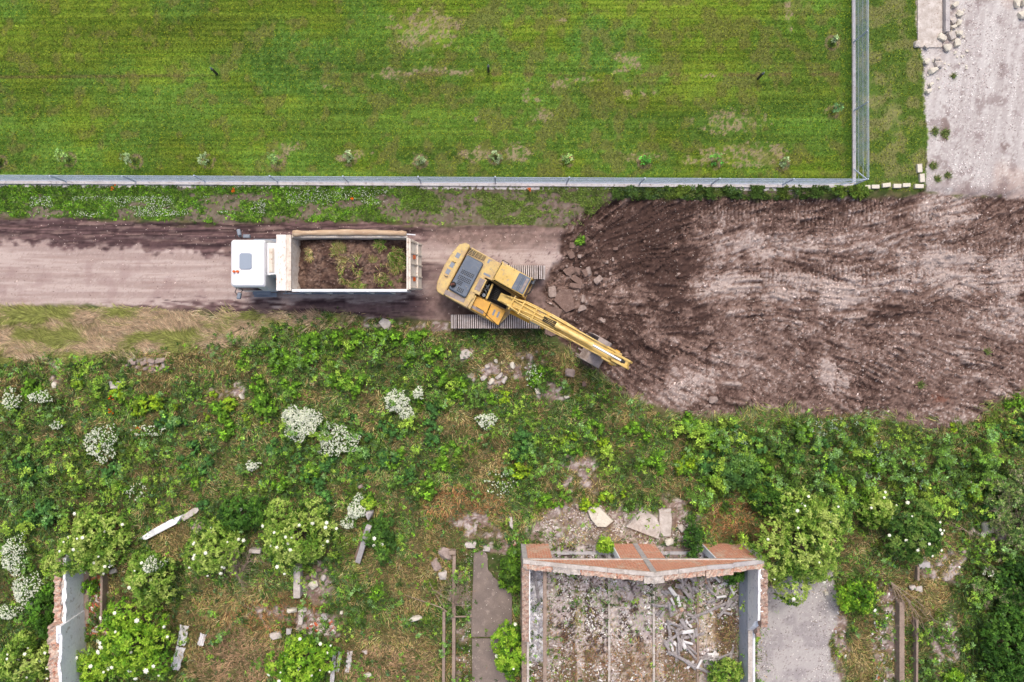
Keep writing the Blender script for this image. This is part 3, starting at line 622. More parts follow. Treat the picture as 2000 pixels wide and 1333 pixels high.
# chassis
m = MB()
for s in (-1, 1): m.box(-4.4, 3.3, s * .42 - .07, s * .42 + .07, .75, 1.02)
for x in (-3.6, -1.6, .4, 2.2, 3.2): m.box(x, x + .12, -.35, .35, .78, .99)
m.box(-2.6, -1.7, -1.2, -.55, .5, 1.0); m.box(-2.4, -1.7, .55, 1.2, .5, 1.0)
m.build('chassis', M_FRAME, truck, .015)
m = MB(); m.box(-3.0, 2.6, -1.36, -1.30, .5, .95)
for x in (-2.9, -1.2, .9, 2.4): m.box(x, x + .08, -1.30, -.49, .82, .9)
m.build('side_guard', M_GREY, truck, .01)
def wheel(x, y, dual):
    w = .3 if not dual else .56
    t = MB(); N = 28; pr = [(.30, -w / 2), (.46, -w / 2), (.51, -w / 2 + .05), (.51, w / 2 - .05), (.46, w / 2), (.30, w / 2)]
    n = len(pr)
    for k in range(N):
        a = 2 * math.pi * k / N; t.v += [(math.cos(a) * r, yy, math.sin(a) * r) for r, yy in pr]
    for k in range(N):
        for j in range(n): t.f.append((k * n + j, k * n + (j + 1) % n, ((k + 1) % N) * n + (j + 1) % n, ((k + 1) % N) * n + j))
    o = t.build('wheel', M_DARK, truck, smooth=False); o.location = (x, y, .51)
    r_ = MB().tube([(0, -w * .25, 0), (0, w * .25, 0)], .31, 20); r_.tube([(0, -w / 2 - .01, 0), (0, w / 2 + .01, 0)], .12, 12); r_.build('rim', M_STEEL, o)
for y in (-1.0, 1.0): wheel(-3.9, y, False)
for x in (.9, 2.3):
    for y in (-.95, .95): wheel(x, y, True)
# cab
cabp = [(-4.95, -1.02), (-4.86, -1.12), (-3.35, -1.12), (-3.30, -1.02), (-3.30, 1.02), (-3.35, 1.12), (-4.86, 1.12), (-4.95, 1.02)]
m = MB(); lo = [(x * 1.0 - (.06 if x < -4 else -.02), y * 1.1) for x, y in cabp]
n = len(cabp); vs = [(x, y, .55) for x, y in lo] + [(x, y, 1.75) for x, y in lo] + [(x, y, 2.86) for x, y in cabp] + [(-4.1 + (x + 4.1) * .93, y * .93, 2.98) for x, y in cabp]
fs = [tuple(range(n - 1, -1, -1)), tuple(range(3 * n, 4 * n))]
for l in range(3): fs += [(l * n + i, l * n + (i + 1) % n, (l + 1) * n + (i + 1) % n, (l + 1) * n + i) for i in range(n)]
m.add(vs, fs); m.build('cab', M_WHITE, truck, .05, 3)
m = MB(); m.hexa([(-5.035, -1.1, 1.78), (-5.01, -1.1, 1.78), (-5.01, 1.1, 1.78), (-5.035, 1.1, 1.78)], [(-4.985, -1.0, 2.7), (-4.93, -1.0, 2.7), (-4.93, 1.0, 2.7), (-4.985, 1.0, 2.7)]); m.build('windscreen', M_GLASS, truck)
for s in (-1, 1):
    m = MB(); m.hexa([(-4.75, s * 1.235, 1.8), (-3.75, s * 1.235, 1.8), (-3.75, s * 1.2, 1.8), (-4.75, s * 1.2, 1.8)], [(-4.7, s * 1.16, 2.6), (-3.75, s * 1.16, 2.6), (-3.75, s * 1.1, 2.6), (-4.7, s * 1.1, 2.6)]); m.build('side_window', M_GLASS, truck)
m = MB(); m.prism([(x, y) for x, y in ((-4.52, -.24), (-4.44, -.31), (-4.0, -.31), (-3.92, -.24), (-3.92, .42), (-4.0, .49), (-4.44, .49), (-4.52, .42))], 2.97, 3.03, .06); h = m.build('roof_hatch', surf('hatch_grey', lin(140, 152, 168), None, None, 3, .4, fineamt=.05), truck, .01)
for dx in (0, .17):
    b = MB().tube([(-4.75 + dx, -.40, 2.96), (-4.75 + dx, -.40, 3.12)], [.07, .06], 12); bc = b.build('beacon', M_ORANGE, truck, .01)
for x, y in ((-4.8, .72), (-4.74, .72), (-4.5, .72), (-3.85, .72), (-4.8, .3), (-4.74, .3), (-4.8, .1), (-4.8, -.14), (-4.74, -.14), (-4.8, -.56), (-4.73, -.56), (-4.5, -.56), (-3.87, -.56)): MB().tube([(x, y, 2.975), (x, y, 2.992)], .014, 6).build('roof_fitting', M_DARK, truck)
m = MB(); m.prism([(-3.30, -.55), (-2.78, -.5), (-2.74, .98), (-3.30, 1.02)], .9, 2.62); m.build('sleeper_panel', M_WHITE, truck, .03)
m = MB(); m.box(-3.2, -3.02, -.42, .75, 2.62, 2.68); m.box(-3.0, -2.96, -.42, .75, 2.62, 2.7); m.build('air_deflector', M_CREAM, truck, .01)
m = MB(); m.tube([(-2.85, -.75, .9), (-2.85, -.75, 2.6)], .09, 12); m.tube([(-2.9, -.95, .7), (-2.9, -.4, .7)], .2, 14); m.build('exhaust_pipe', M_BLACK, truck)
for s in (-1, 1):
    mr = MB(); x0, y0 = -4.75, s * 1.12
    mr.tube([(x0, y0, 2.6), (x0 - .12, s * 1.36, 2.55), (x0 - .1, s * 1.45, 2.3)], .018, 6); mr.tube([(x0 + .05, y0 + s * .1, 1.9), (x0 - .1, s * 1.45, 2.0)], .018, 6)
    o = mr.build('mirror_arm', M_DARK, truck)
    mm = MB().box(-.09, .09, -.16, .16, -.27, .27); q = mm.build('mirror', M_GREY, o, .05, 3); q.location = (x0 - .0, s * 1.52, 2.28); q.rotation_euler = (0, R(14), R(12) * s)
    if s > 0:
        mm = MB().box(-.17, .17, -.09, .09, -.1, .1); q = mm.build('mirror', M_GREY, o, .04, 3); q.location = (-4.38, 1.36, 2.3)
for s in (-1, 1):
    MB().box(-4.55, -3.4, s * 1.36 - .14, s * 1.36 + .08, .55, .62).build('step', M_GREY, truck, .01); MB().box(-4.5, -3.6, s * 1.28 - .12, s * 1.28 + .08, .95, 1.0).build('step', M_GREY, truck, .01)
# tipper body
fx0, fx1 = T(515, 0, 3.3)[0], T(648, 0, 3.3)[0]
yN, yS = T(0, 150, 3.1)[1], T(0, 655, 3.1)[1]
xB = T(1735, 0, 3.0)[0]
m = MB(); m.hexa([(fx0, yS - .02, 3.14), (fx1 - .22, yS - .02, 3.02), (fx1 - .22, yN + .06, 3.02), (fx0, yN + .06, 3.14)], [(fx0, yS - .02, 3.2), (fx1 - .22, yS - .02, 3.18), (fx1 - .22, yN + .06, 3.18), (fx0, yN + .06, 3.2)])
m.build('cab_guard', M_RUSTW, truck, .02)
m = MB(); m.box(fx1 - .218, fx1 + .02, yS - .02, yN + .06, 3.02, 3.15); m.build('front_rim', M_CREAM, truck, .02)
m = MB(); m.hexa([(fx1 + .26, yS + .1, 1.22), (fx1 + .32, yS + .1, 1.22), (fx1 + .32, yN - .1, 1.22), (fx1 + .26, yN - .1, 1.22)], [(fx1 - .1, yS + .1, 3.02), (fx1 - .02, yS + .1, 3.02), (fx1 - .02, yN - .1, 3.02), (fx1 - .1, yN - .1, 3.02)])
m.build('front_wall', M_CREAM, truck)
m = MB(); m.box(fx1 - .05, xB + .02, yS + .08, yN - .08, 1.06, 1.18)
for x in np.arange(fx1 + .2, xB, .9): m.box(x, x + .1, yS + .1, yN - .1, .98, 1.06)
m.build('bed_floor', M_GREY, truck)
for s, yy in ((-1, yS), (1, yN)):
    m = MB(); a, b = (yy, yy + .07) if s < 0 else (yy - .07, yy)
    m.box(fx1 - .05, xB, a, b, 1.05, 2.9)
    for x in np.arange(fx1 + .4, xB - .2, 1.05): m.hexa([(x, yy, 1.15), (x + .12, yy, 1.15), (x + .12, yy + s * .08, 1.15), (x, yy + s * .08, 1.15)], [(x, yy, 2.85), (x + .12, yy, 2.85), (x + .12, yy + s * .08, 2.85), (x, yy + s * .08, 2.85)])
    w = m.build('side_wall', M_CREAM if s > 0 else M_WHITE, truck)
    m = MB(); m.box(fx1 + .02, xB + .02, yy - .06, yy + .06, 2.9, 3.02); m.build('top_rail', M_WHITE if s < 0 else M_CREAM, truck, .015)
# rolled tarpaulin along the far rail
m = MB(); pts = []; rr = []
for k in range(26):
    t = k / 25; pts.append((fx1 + .1 + (xB - fx1 - .1) * t, yN + .12 + .05 * math.sin(t * 3.1), 3.08 + .02 * math.sin(t * 17))); rr.append(.10 + .05 * math.sin(t * math.pi) + .012 * math.sin(t * 31) + (.05 if k in (0, 1, 24) else 0))
m.tube(pts, rr, 12); m.build('rolled_tarp', M_TARP, truck, smooth=True)
m = MB().tube([(xB - .05, yN + .1, 3.05), (xB + .42, yN + .06, 3.05)], .028, 8); m.build('tarp_pole', M_WHITE, truck)
# tailgate, leaning out at the foot
tb = T(1872, 0, 1.5)[0]
m = MB(); yA, yB_ = yS + .02, yN - .06
m.hexa([(tb - .08, yA + .1, 1.35), (tb, yA + .1, 1.35), (tb, yB_ - .12, 1.35), (tb - .08, yB_ - .12, 1.35)], [(xB - .02, yA, 2.98), (xB + .08, yA, 2.98), (xB + .08, yB_, 2.98), (xB - .02, yB_, 2.98)])
tg = m.build('tailgate', M_CREAM, truck, .015)
def tgp(t, y, off): return (xB + .08 + (tb - xB - .08) * t + off, y, 2.98 + (1.35 - 2.98) * t)
m = MB()
for y in (yA + .12, yA + .7, 0, yB_ - .7, yB_ - .14): m.bar(tgp(.04, y, .03), tgp(.97, y * .96, .03), .07, .05, up=(0, 1, 0))
m.bar(tgp(.62, yA + .1, .03), tgp(.62, yB_ - .12, .03), .08, .05); m.bar(tgp(.05, yA + .05, .03), tgp(.05, yB_ - .05, .03), .09, .05)
m.build('rib', M_CREAM, tg)
for y in (-.72, .35):
    m = MB(); p, q = tgp(.30, y, .035), tgp(.46, y, .035); m.bar(p, q, .18, .02, up=(0, 1, 0)) if False else m.hexa([(p[0], y - .09, p[2] - .01), (p[0], y + .09, p[2] - .01), (q[0], y + .09, q[2] - .01), (q[0], y - .09, q[2] - .01)], [(p[0] + .02, y - .09, p[2] + .01), (p[0] + .02, y + .09, p[2] + .01), (q[0] + .02, y + .09, q[2] + .01), (q[0] + .02, y - .09, q[2] + .01)])
    m.build('reflector', M_ORANGE, tg)
m = MB().box(2.9, 3.15, -1.15, 1.15, .55, .7); m.build('rear_bumper', M_FRAME, truck, .01)

# the load
def build_load():
    nx, ny = 150, 80; xs = np.linspace(fx1 + .02, xB - .02, nx) + TX; ys = np.linspace(yS + .075, yN - .075, ny) + TY
    X, Y = np.meshgrid(xs, ys); u = (X - xs[0]) / (xs[-1] - xs[0]); v = (Y - ys[0]) / (ys[-1] - ys[0])
    h = 2.28 + .50 * np.sin(np.clip(u * 1.15, 0, 1) * np.pi) * np.sin(v * np.pi) ** .6 - .25 * sstep(.12, 0, u) - .5 * sstep(.93, 1, u)
    h = h + (fbm(X * 1.6, Y * 1.6, 100, 4) - .5) * .7 + (np.abs(fbm(X * 7, Y * 7, 104, 3) - .5)) * -.35 + (vnoise(X * 14, Y * 14, 107) - .5) * .1
    h = np.clip(h, 1.3, 3.1)
    f = fbm(X * 9, Y * 9, 108, 3); g = fbm(X * 2, Y * 2, 109, 3)
    c = mix(C(86, 66, 58), C(120, 98, 86), sstep(.35, .65, g)); c = mix(c, C(64, 48, 44), sstep(.5, .7, f) * .6); c = mix(c, C(168, 150, 140), sstep(.84, .92, vnoise(X * 22, Y * 22, 110)) * .7)
    V = np.stack([X - TX, Y - TY, h], -1).reshape(-1, 3); i = np.arange(nx - 1)[None] + np.arange(ny - 1)[:, None] * nx
    F = np.stack([i, i + 1, i + 1 + nx, i + nx], -1).reshape(-1, 4)
    root = thing('soil_load', 'heap of dark turned soil with torn turf filling the white dump truck bed', 'soil heap', (TX, TY, 0))
    np_mesh('soil', V, F, M_GROUND, c.reshape(-1, 3), root)
    rs = np.random.default_rng(5)
    def hz(px, py):
        k = np.clip(((px - xs[0]) / (xs[-1] - xs[0]) * (nx - 1)).astype(int), 0, nx - 1); j = np.clip(((py - ys[0]) / (ys[-1] - ys[0]) * (ny - 1)).astype(int), 0, ny - 1); return h[j, k]
    parts = []
    for zx, zy, rx, ry, n, green, a0 in ((1110, 290, 60, 70, 800, .3, .5), (1480, 230, 130, 40, 700, .65, 1.2), (1200, 500, 110, 90, 1200, .35, 2.5), (1310, 380, 160, 35, 700, .25, 0), (1630, 340, 70, 60, 600, .6, 4),
                                     (1600, 430, 90, 50, 600, .45, 3.4), (1560, 590, 110, 50, 1300, .7, 4.4), (1290, 600, 60, 25, 300, .6, 2), (840, 280, 25, 30, 150, .2, 2), (840, 350, 30, 15, 100, .1, 2), (1100, 400, 90, 60, 300, .1, 1), (1480, 500, 60, 100, 300, .3, 3), (1650, 250, 50, 30, 200, .8, 1)):
        t = rs.random(n) * 6.28; r = np.sqrt(rs.random(n)); qx = zx + np.cos(t) * r * rx; qy = zy + np.sin(t) * r * ry
        k = (40.0 - 2.5) / FPX; wx = (430 + qx / 4.762 - NX) * k; wy = (NY - 430 - qy / 4.762) * k
        ok = (rs.random(n) < sstep(.46, .58, fbm(wx * 2.6, wy * 2.6, 111, 3))) & (wx > xs[0]) & (wx < xs[-1] - .1) & (wy > ys[0] + .05) & (wy < ys[-1] - .05); wx = wx[ok]; wy = wy[ok]; n = len(wx)
        gc = np.where((rs.random(n) < green)[:, None], pick(rs, [(108, 152, 52), (90, 134, 48), (150, 168, 84)], n), pick(rs, [(176, 158, 112), (152, 128, 88), (190, 174, 132)], n))
        parts.append(blades(wx - TX, wy - TY, hz(wx, wy), rs.uniform(.12, .34, n), rs.uniform(.012, .026, n), gc, rs, (.1, .8), a0 + rs.normal(0, .8, n) + fbm(wx * 3, wy * 3, 5, 2) * 4))
    V, F, cc = join(parts); g = np_mesh('turf', V, F, M_BLADE, cc, root); tag(g, kind='stuff')
build_load()

# ---------------------------------------------------------------- excavator
EX, EY, EA = .2, 1.79, R(-29)
exc = thing('excavator', 'yellow tracked excavator with slate blue hood, its boom reaching over the dug ground', 'excavator', (EX, EY, 0), EA)
ce, se = math.cos(-EA), math.sin(-EA)
def E(zx, zy, h):    # excavator close-up (840,450 at 4.598) to machine coordinates
    x, y = P(840 + zx / 4.598, 450 + zy / 4.598, h); dx, dy = x - EX, y - EY
    return (dx * ce - dy * se, dx * se + dy * ce)
def E2(zx, zy, h):   # second close-up (840,460 at 6.665)
    return E(zx / 6.665 * 4.598, (zy / 6.665 + 10) * 4.598, h)
def epoly(pts, h, f=E): return [f(a, b, h) for a, b in pts]
# undercarriage
m = MB(); m.box(-1.0, 1.0, -1.0, 1.0, .45, .85); m.tube([(0, 0, .85), (0, 0, 1.02)], .62, 24)
m.build('undercarriage', M_BLACK, exc).rotation_euler = (0, 0, -EA)
for s, yc in ((1, 3.03 - EY), (-1, .555 - EY)):
    L2, RR, w = 1.93, .40, .345; per = 4 * L2 + 2 * math.pi * RR; n = 48; sh = MB(); fr = MB(); gr = MB()
    def path(d):
        d %= per
        if d < 2 * L2: return (-L2 + d, RR, 0)
        d -= 2 * L2
        if d < math.pi * RR: a = d / RR; return (L2 + math.sin(a) * RR, math.cos(a) * RR, a)
        d -= math.pi * RR
        if d < 2 * L2: return (L2 - d, -RR, math.pi)
        d -= 2 * L2; a = math.pi + d / RR; return (-L2 + math.sin(a) * RR, math.cos(a) * RR, a)
    for k in range(n):
        x, z, a = path(k * per / n); wd = per / n * .90
        ca, sa = math.cos(a), math.sin(a)
        def q(u, v_, y): return (x + u * ca + v_ * sa, y, z + .47 - u * sa + v_ * ca)
        def bx(u0, u1, v0, v1, sh=sh): sh.hexa([q(u0, v0, -w), q(u1, v0, -w), q(u1, v0, w), q(u0, v0, w)], [q(u0, v1, -w), q(u1, v1, -w), q(u1, v1, w), q(u0, v1, w)])
        bx(-wd / 2, wd / 2, 0, .03)
        for g in (-.27, .27): bx(g * wd - .021, g * wd + .021, .031, .058, gr)
    o = sh.build('track', M_SHOE, exc); o.location = (.0 * ce - (yc) * se, .0 + yc * ce, 0); o.rotation_euler = (0, 0, -EA)
    gr.build('grouser', M_GROU, o)
    fr.box(-L2, L2, -.2, .2, .2, .7)
    for x in (-L2, L2): fr.tube([(x, -.22, .47), (x, .22, .47)], .33, 20)
    for x in np.linspace(-1.5, 1.5, 7): fr.tube([(x, -.24, .2), (x, .24, .2)], .11, 12)
    fr.build('track_frame', M_DARK, o)
# deck
dk = [E(320, 112, 1.6), E(118, 590, 1.6), E(620, 872, 1.6), E(690, 728, 1.6), (1.15, -.4), (1.15, 1.45), E(918, 432, 2.2)]
dk = [(-2.3, 1.46), (-2.3, -1.27), (.70, -1.27), (.95, -.42), (1.1, -.38), (1.1, 1.46)]
MB().prism(dk, 1.04, 1.22).build('deck', M_YELW, exc, .02)
cwp = epoly([(322, 112), (262, 128), (196, 205), (120, 330), (66, 460), (56, 520), (66, 556), (118, 588)], 1.95)
inner = epoly([(118, 588), (362, 128), (322, 112)], 2.1)
m = MB(); cw = cwp + [E(128, 578, 2.1), E(362, 134, 2.1)]
m.prism(cw, 1.1, 2.02); cwo = m.build('counterweight', M_YELW, exc, .09, 4)
for (a, b) in ((362, 262), (287, 385), (233, 472)):
    c0 = E2(a, b, 2.03); mm = MB().box(c0[0] - .10, c0[0] + .10, c0[1] - .13, c0[1] + .13, 2.021, 2.03); mm.build('lifting_recess', M_GREY, cwo)
for (a, b) in ((312, 340), (205, 525)):
    c0 = E2(a, b, 2.1); mm = MB(); mm.tube([(c0[0] - .08, c0[1], 2.03), (c0[0] - .05, c0[1], 2.12), (c0[0] + .05, c0[1], 2.12), (c0[0] + .08, c0[1], 2.03)], .03, 8); mm.build('lifting_eye', M_YELW, cwo)
# engine bay body
body = epoly([(362, 134), (128, 578), (300, 660), (345, 690), (520, 452), (500, 248)], 2.12)
m = MB(); m.prism([(-2.28, 1.44), (-2.28, -1.24), (-1.05, -1.24), (-.98, .48), (-.62, .5), (-.62, 1.44)], 1.22, 2.08); m.build('engine_bay', M_YELW, exc, .03)
hood = epoly([(325, 225), (340, 218), (474, 288), (480, 305), (325, 605), (308, 612), (170, 535), (162, 520)], 2.3)
m = MB(); m.prism(hood, 2.08, 2.30, .06); ho = m.build('engine_hood', M_BLUE, exc, .04, 3)
def slots(cols, rows, p0, pu, pv, z, w, l, nm, mt, par, f=E2):
    mm = MB(); a = Vector(f(*p0, z)); u = Vector(f(*pu, z)) - a; v = Vector(f(*pv, z)) - a; un = u.normalized(); vn = v.normalized()
    for i in range(cols):
        for j in range(rows):
            c = a + u * (i / max(1, cols - 1)) + v * (j / max(1, rows - 1))
            cs = [c + un * sx * w / 2 + vn * sy * l / 2 for sx, sy in ((-1, -1), (1, -1), (1, 1), (-1, 1))]
            if (cs[1] - cs[0]).to_2d().cross((cs[2] - cs[0]).to_2d()) < 0: cs = cs[::-1]
            mm.hexa([(*q, z) for q in cs], [(*q, z + .006) for q in cs])
    return mm.build(nm, mt, par)
zt = 2.301
slots(7, 1, (520, 322), (640, 388), (520, 322), zt, .045, .12, 'vent', M_BLACK, ho)
slots(8, 3, (425, 452), (568, 518), (405, 488), zt, .055, .045, 'vent', M_BLACK, ho)
slots(8, 3, (385, 520), (528, 590), (366, 560), zt, .055, .045, 'vent', M_BLACK, ho)
slots(4, 3, (372, 590), (418, 615), (352, 625), zt, .05, .04, 'vent', M_BLACK, ho)
slots(4, 3, (372, 680), (432, 712), (354, 718), zt, .05, .055, 'vent', M_BLACK, ho)
c0 = E2(308, 640, 2.3); m = MB(); m.tube([(c0[0] - .02, c0[1] - .02, 2.301), (c0[0] - .02, c0[1] - .02, 2.315)], .15, 16); m.build('exhaust_opening', M_BLACK, ho)
m = MB().tube([(c0[0], c0[1], 2.3), (c0[0] + .0, c0[1], 2.52), (c0[0] - .08, c0[1] - .06, 2.62)], .055, 12); m.build('exhaust_pipe', surf('rusty_pipe', lin(150, 90, 70), lin(110, 70, 60), None, 6), exc)
# louvred side by the radiator
m = MB(); p = [E2(*q, 2.09) for q in ((528, 165), (735, 280), (700, 335), (488, 245))]; m.prism(p, 2.08, 2.088); rg_ = m.build('radiator_grille', M_BLACK, exc)
m = MB()
for k in range(5):
    t = k / 4; a = Vector(E2(530 - 42 * t, 178 + 66 * t, 2.1)); b = Vector(E2(732 - 30 * t, 290 + 48 * t, 2.1)); m.bar((*a, 2.105), (*b, 2.105), .022, .02)
for k in range(4):
    t = .2 + k * .2; a = Vector(E2(530 + 202 * t, 172 + 112 * t, 2.1)); b = Vector(E2(488 + 210 * t, 248 + 88 * t, 2.1)); m.bar((*a, 2.125), (*b, 2.125), .018, .014)
m.build('grille_bar', M_YELW, rg_)
slots(6, 1, (790, 350), (855, 392), (790, 350), 2.085, .028, .20, 'louvre', M_STEEL, exc)
slots(8, 1, (735, 440), (820, 480), (735, 440), 2.085, .026, .36, 'louvre', M_STEEL, exc)
slots(1, 1, (764, 338), (780, 346), (762, 342), 2.085, .10, .2, 'hatch', M_GREY, exc); slots(1, 1, (740, 515), (760, 525), (738, 518), 2.085, .36, .1, 'hatch', M_GREY, exc)
slots(6, 1, (235, 740), (410, 832), (235, 740), 2.085, .12, .05, 'vent', M_BLACK, exc)
m = MB(); m.prism([E2(*q, 2.09) for q in ((205, 705), (460, 830), (440, 880), (180, 765))], 2.081, 2.084); m.build('side_cover', M_STEEL, exc)
# tanks and boxes right of the boom, with pump cover in the middle
m = MB(); m.prism([E2(*q, 2.15) for q in ((650, 530), (745, 580), (640, 785), (555, 740))], 1.22, 2.14, .03); to = m.build('hydraulic_tank', M_YELW, exc, .02)
m = MB(); m.prism([E2(*q, 2.15) for q in ((655, 550), (720, 585), (640, 735), (575, 700))], 2.14, 2.165, .05); m.build('tank_cover', M_STEEL, to, .01)
m = MB(); m.prism([E2(*q, 2.0) for q in ((520, 735), (605, 790), (520, 965), (435, 895))], 1.22, 1.98); fo = m.build('fuel_tank', M_YELW, exc, .03)
c0 = E2(532, 795, 2.0); m = MB().tube([(*c0, 1.98), (*c0, 2.06)], .16, 20); m.build('tank_cap', M_YELW, fo, .01)
m = MB(); m.prism([E2(*q, 1.75) for q in ((608, 790), (790, 880), (715, 1060), (525, 955))], 1.22, 1.74); m.build('tool_box', M_YELO, exc, .03)
m = MB(); m.prism([E2(*q, 1.76) for q in ((545, 905), (700, 985), (690, 1030), (535, 940))], 1.742, 1.78); m.build('walkway', M_STEEL, exc, .01)
m = MB(); m.prism([E2(*q, 1.6) for q in ((800, 890), (985, 985), (888, 1172), (722, 1068))], 1.22, 1.6); bo = m.build('battery_box', M_YELO, exc, .02)
for a, b in ((830, 1005), (886, 1032)): slots(1, 1, (a, b), (a + 8, b + 4), (a - 5, b + 12), 1.602, .10, .30, 'grip_pad', M_GREY, bo)
m = MB().tube([(*E2(600, 930, 1.9), 1.9), (*E2(690, 985, 2.0), 2.05), (*E2(770, 1070, 1.9), 1.95), (*E2(900, 1190, 1.5), 1.5)], .016, 6); m.build('handrail', M_DARK, exc)
# pit of hoses between the boxes
m = MB(); m.prism([E2(*q, 1.5) for q in ((770, 580), (1060, 760), (985, 960), (650, 790))], 1.22, 1.26); m.build('hose_bay', M_BLACK, exc)
m = MB(); m.bar((*E2(815, 640, 1.9), 1.85), (*E2(735, 825, 1.9), 1.85), .10, .12); m.bar((*E2(815, 640, 1.9), 1.85), (*E2(815, 640, 1.9), 1.25), .08); m.bar((*E2(735, 825, 1.9), 1.85), (*E2(735, 825, 1.9), 1.25), .08); m.build('bracket', M_YEL, exc, .01)
for k in range(7):
    a = E2(835 - k * 6, 680 + k * 22, 1.8); b = E2(925 - k * 8, 735 + k * 20, 2.2)
    m = MB().tube([(*a, 1.45), (a[0] + .05, a[1], 1.8), ((a[0] + b[0]) / 2, (a[1] + b[1]) / 2, 2.15 + .03 * (k % 3)), (*b, 2.15)], .022, 6); m.build('hose', M_DARK, exc, smooth=True)
m = MB()
for (a, b, c_, d) in ((720, 640, 760, 720), (700, 700, 735, 760), (770, 640, 720, 700)): m.tube([(*E2(a, b, 1.6), 1.5), (*E2((a + c_) / 2 + 12, (b + d) / 2, 1.6), 1.66), (*E2(c_, d, 1.6), 1.5)], .028, 6)
c0 = E2(700, 780, 1.5); m.tube([(*c0, 1.26), (*c0, 1.6)], .09, 12)
m.build('valve_pipe', M_GREY, exc)
# cab
cp = epoly([(650, 283), (918, 432), (838, 595), (565, 440)], 2.95)
m = MB(); cx = sum(p_[0] for p_ in cp) / 4; cy = sum(p_[1] for p_ in cp) / 4
lo = [(cx + (p_[0] - cx) * 1.04 + (.12 if p_[0] > cx else 0), cy + (p_[1] - cy) * 1.03) for p_ in cp]
o_ = sorted(range(4), key=lambda i: math.atan2(cp[i][1] - cy, cp[i][0] - cx)); cp = [cp[i] for i in o_]; lo = [lo[i] for i in o_]
m.hexa([(*q, 1.22) for q in lo], [(*q, 1.95) for q in lo]); m.build('cab_base', M_YEL, exc, .04)
gl = [(cx + (q[0] - cx) * .97, cy + (q[1] - cy) * .96) for q in lo]
MB().hexa([(*q, 1.95) for q in gl], [(cx + (q[0] - cx) * .96, cy + (q[1] - cy) * .94, 2.86) for q in cp]).build('cab_glass', M_GLASS, exc)
m = MB()
for q, q2 in zip(lo, cp): m.bar((q[0] * 1.0, q[1], 1.95), (cx + (q2[0] - cx) * .97, cy + (q2[1] - cy) * .96, 2.87), .07)
m.build('cab_pillar', M_YEL, exc)
m = MB(); m.hexa([(*q, 2.86) for q in cp], [(cx + (q[0] - cx) * .97, cy + (q[1] - cy) * .96, 2.96) for q in cp]); cr = m.build('cab_roof', M_YEL, exc, .035, 3)
hp = [E(*q, 2.97) for q in ((805, 380), (908, 432), (832, 578), (728, 522))]
m = MB().prism(hp, 2.955, 2.985, .01); hh = m.build('roof_hatch', M_BLUE, cr, .012)
hp2 = [E(*q, 2.97) for q in ((868, 432), (888, 442), (826, 560), (806, 550))]; m = MB().prism(hp2, 2.985, 2.995); m.build('hatch_pane', M_STEEL, hh)
m = MB()
for a, b, c_, d in ((838, 410, 772, 540), (850, 416, 784, 546)): m.bar((*E(a, b, 2.99), 2.99), (*E(c_, d, 2.99), 2.99), .02, .014)
m.build('hatch_rib', surf('hatch_rib_paint', lin(60, 72, 90), None), hh)
for a, b in ((645, 300), (815, 392), (580, 430), (700, 492), (690, 420), (640, 310), (655, 440), (755, 360)): MB().tube([(*E(a, b, 2.96), 2.955), (*E(a, b, 2.96), 2.972)], .02, 6).build('roof_bolt', M_DARK, cr)
m = MB().tube([(*E(926, 436, 2.6), 2.5), (*E(945, 470, 2.2), 2.3), (*E(900, 560, 2.2), 2.3), (*E(862, 580, 2.5), 2.5)], .022, 6)
m.tube([(*E(926, 436, 2.0), 1.6), (*E(945, 470, 2.0), 1.6), (*E(900, 560, 2.0), 1.6), (*E(862, 580, 2.0), 1.6)], .022, 6); m.build('front_rail', M_DARK, exc)
m = MB().box(1.0, 1.22, 1.3, 1.52, 1.9, 2.25); m.tube([(1.1, 1.4, 1.6), (1.1, 1.4, 1.9)], .02, 6); m.build('mirror', M_GREY, exc, .03)
m = MB().tube([(-.65, 1.5, 1.25), (-.65, 1.62, 2.2), (-.3, 1.62, 2.2), (-.3, 1.5, 1.25)], .02, 6); m.build('grab_rail', M_DARK, exc)
# boom
top = [(.05, 2.15), (.9, 2.95), (1.9, 3.9), (2.6, 4.35), (3.4, 4.52), (4.8, 4.62), (5.9, 4.62)]
bot = [(6.1, 4.28), (4.8, 4.10), (3.4, 3.82), (2.6, 3.45), (1.6, 2.55), (.7, 1.75), (.1, 1.60)]
m = MB().sideprism(top + bot, -.21, .21); M_YELB = surf('boom_paint', lin(228, 198, 124), lin(216, 182, 104), lin(190, 162, 122), 1.8, .6, fineamt=.15, spec=.3); bm_ = m.build('boom', M_YELB, exc, .02)
for s in (-1, 1): MB().sideprism([(5.5, 4.68), (6.25, 4.62), (6.35, 4.2), (5.6, 4.02)], s * .27 - .045, s * .27 + .045).build('boom_end', M_YEL, bm_, .01)
m = MB()
for s in (-1, 1): m.sideprism([(2.7, 4.3), (2.95, 4.62), (3.15, 4.62), (3.3, 4.5)], s * .14 - .03, s * .14 + .03)
m.tube([(2.98, -.2, 4.5), (2.98, .2, 4.5)], .06, 12); m.build('cylinder_bracket', M_YEL, bm_)
for s, off in ((1, .27), (-1, -.27), (1, .34), (-1, -.34)):
    pts = [(.35, off * .7, 2.5), (.7, off * .8, 2.95), (1.2, off, 3.35), (1.9, off, 4.0), (2.6, off, 4.45), (3.3, off * .95, 4.62), (4.6, off * .95, 4.74), (5.5, off * .9, 4.7)]
    if abs(off) > .3: pts = [(.5, off * .5, 2.75)] + [(a + .1, b, c_ - .06) for a, b, c_ in pts[2:6]] + [(4.0, off * .85, 4.5)]
    MB().tube(pts, .034, 8).build('hydraulic_pipe', M_YELP, bm_, smooth=True)
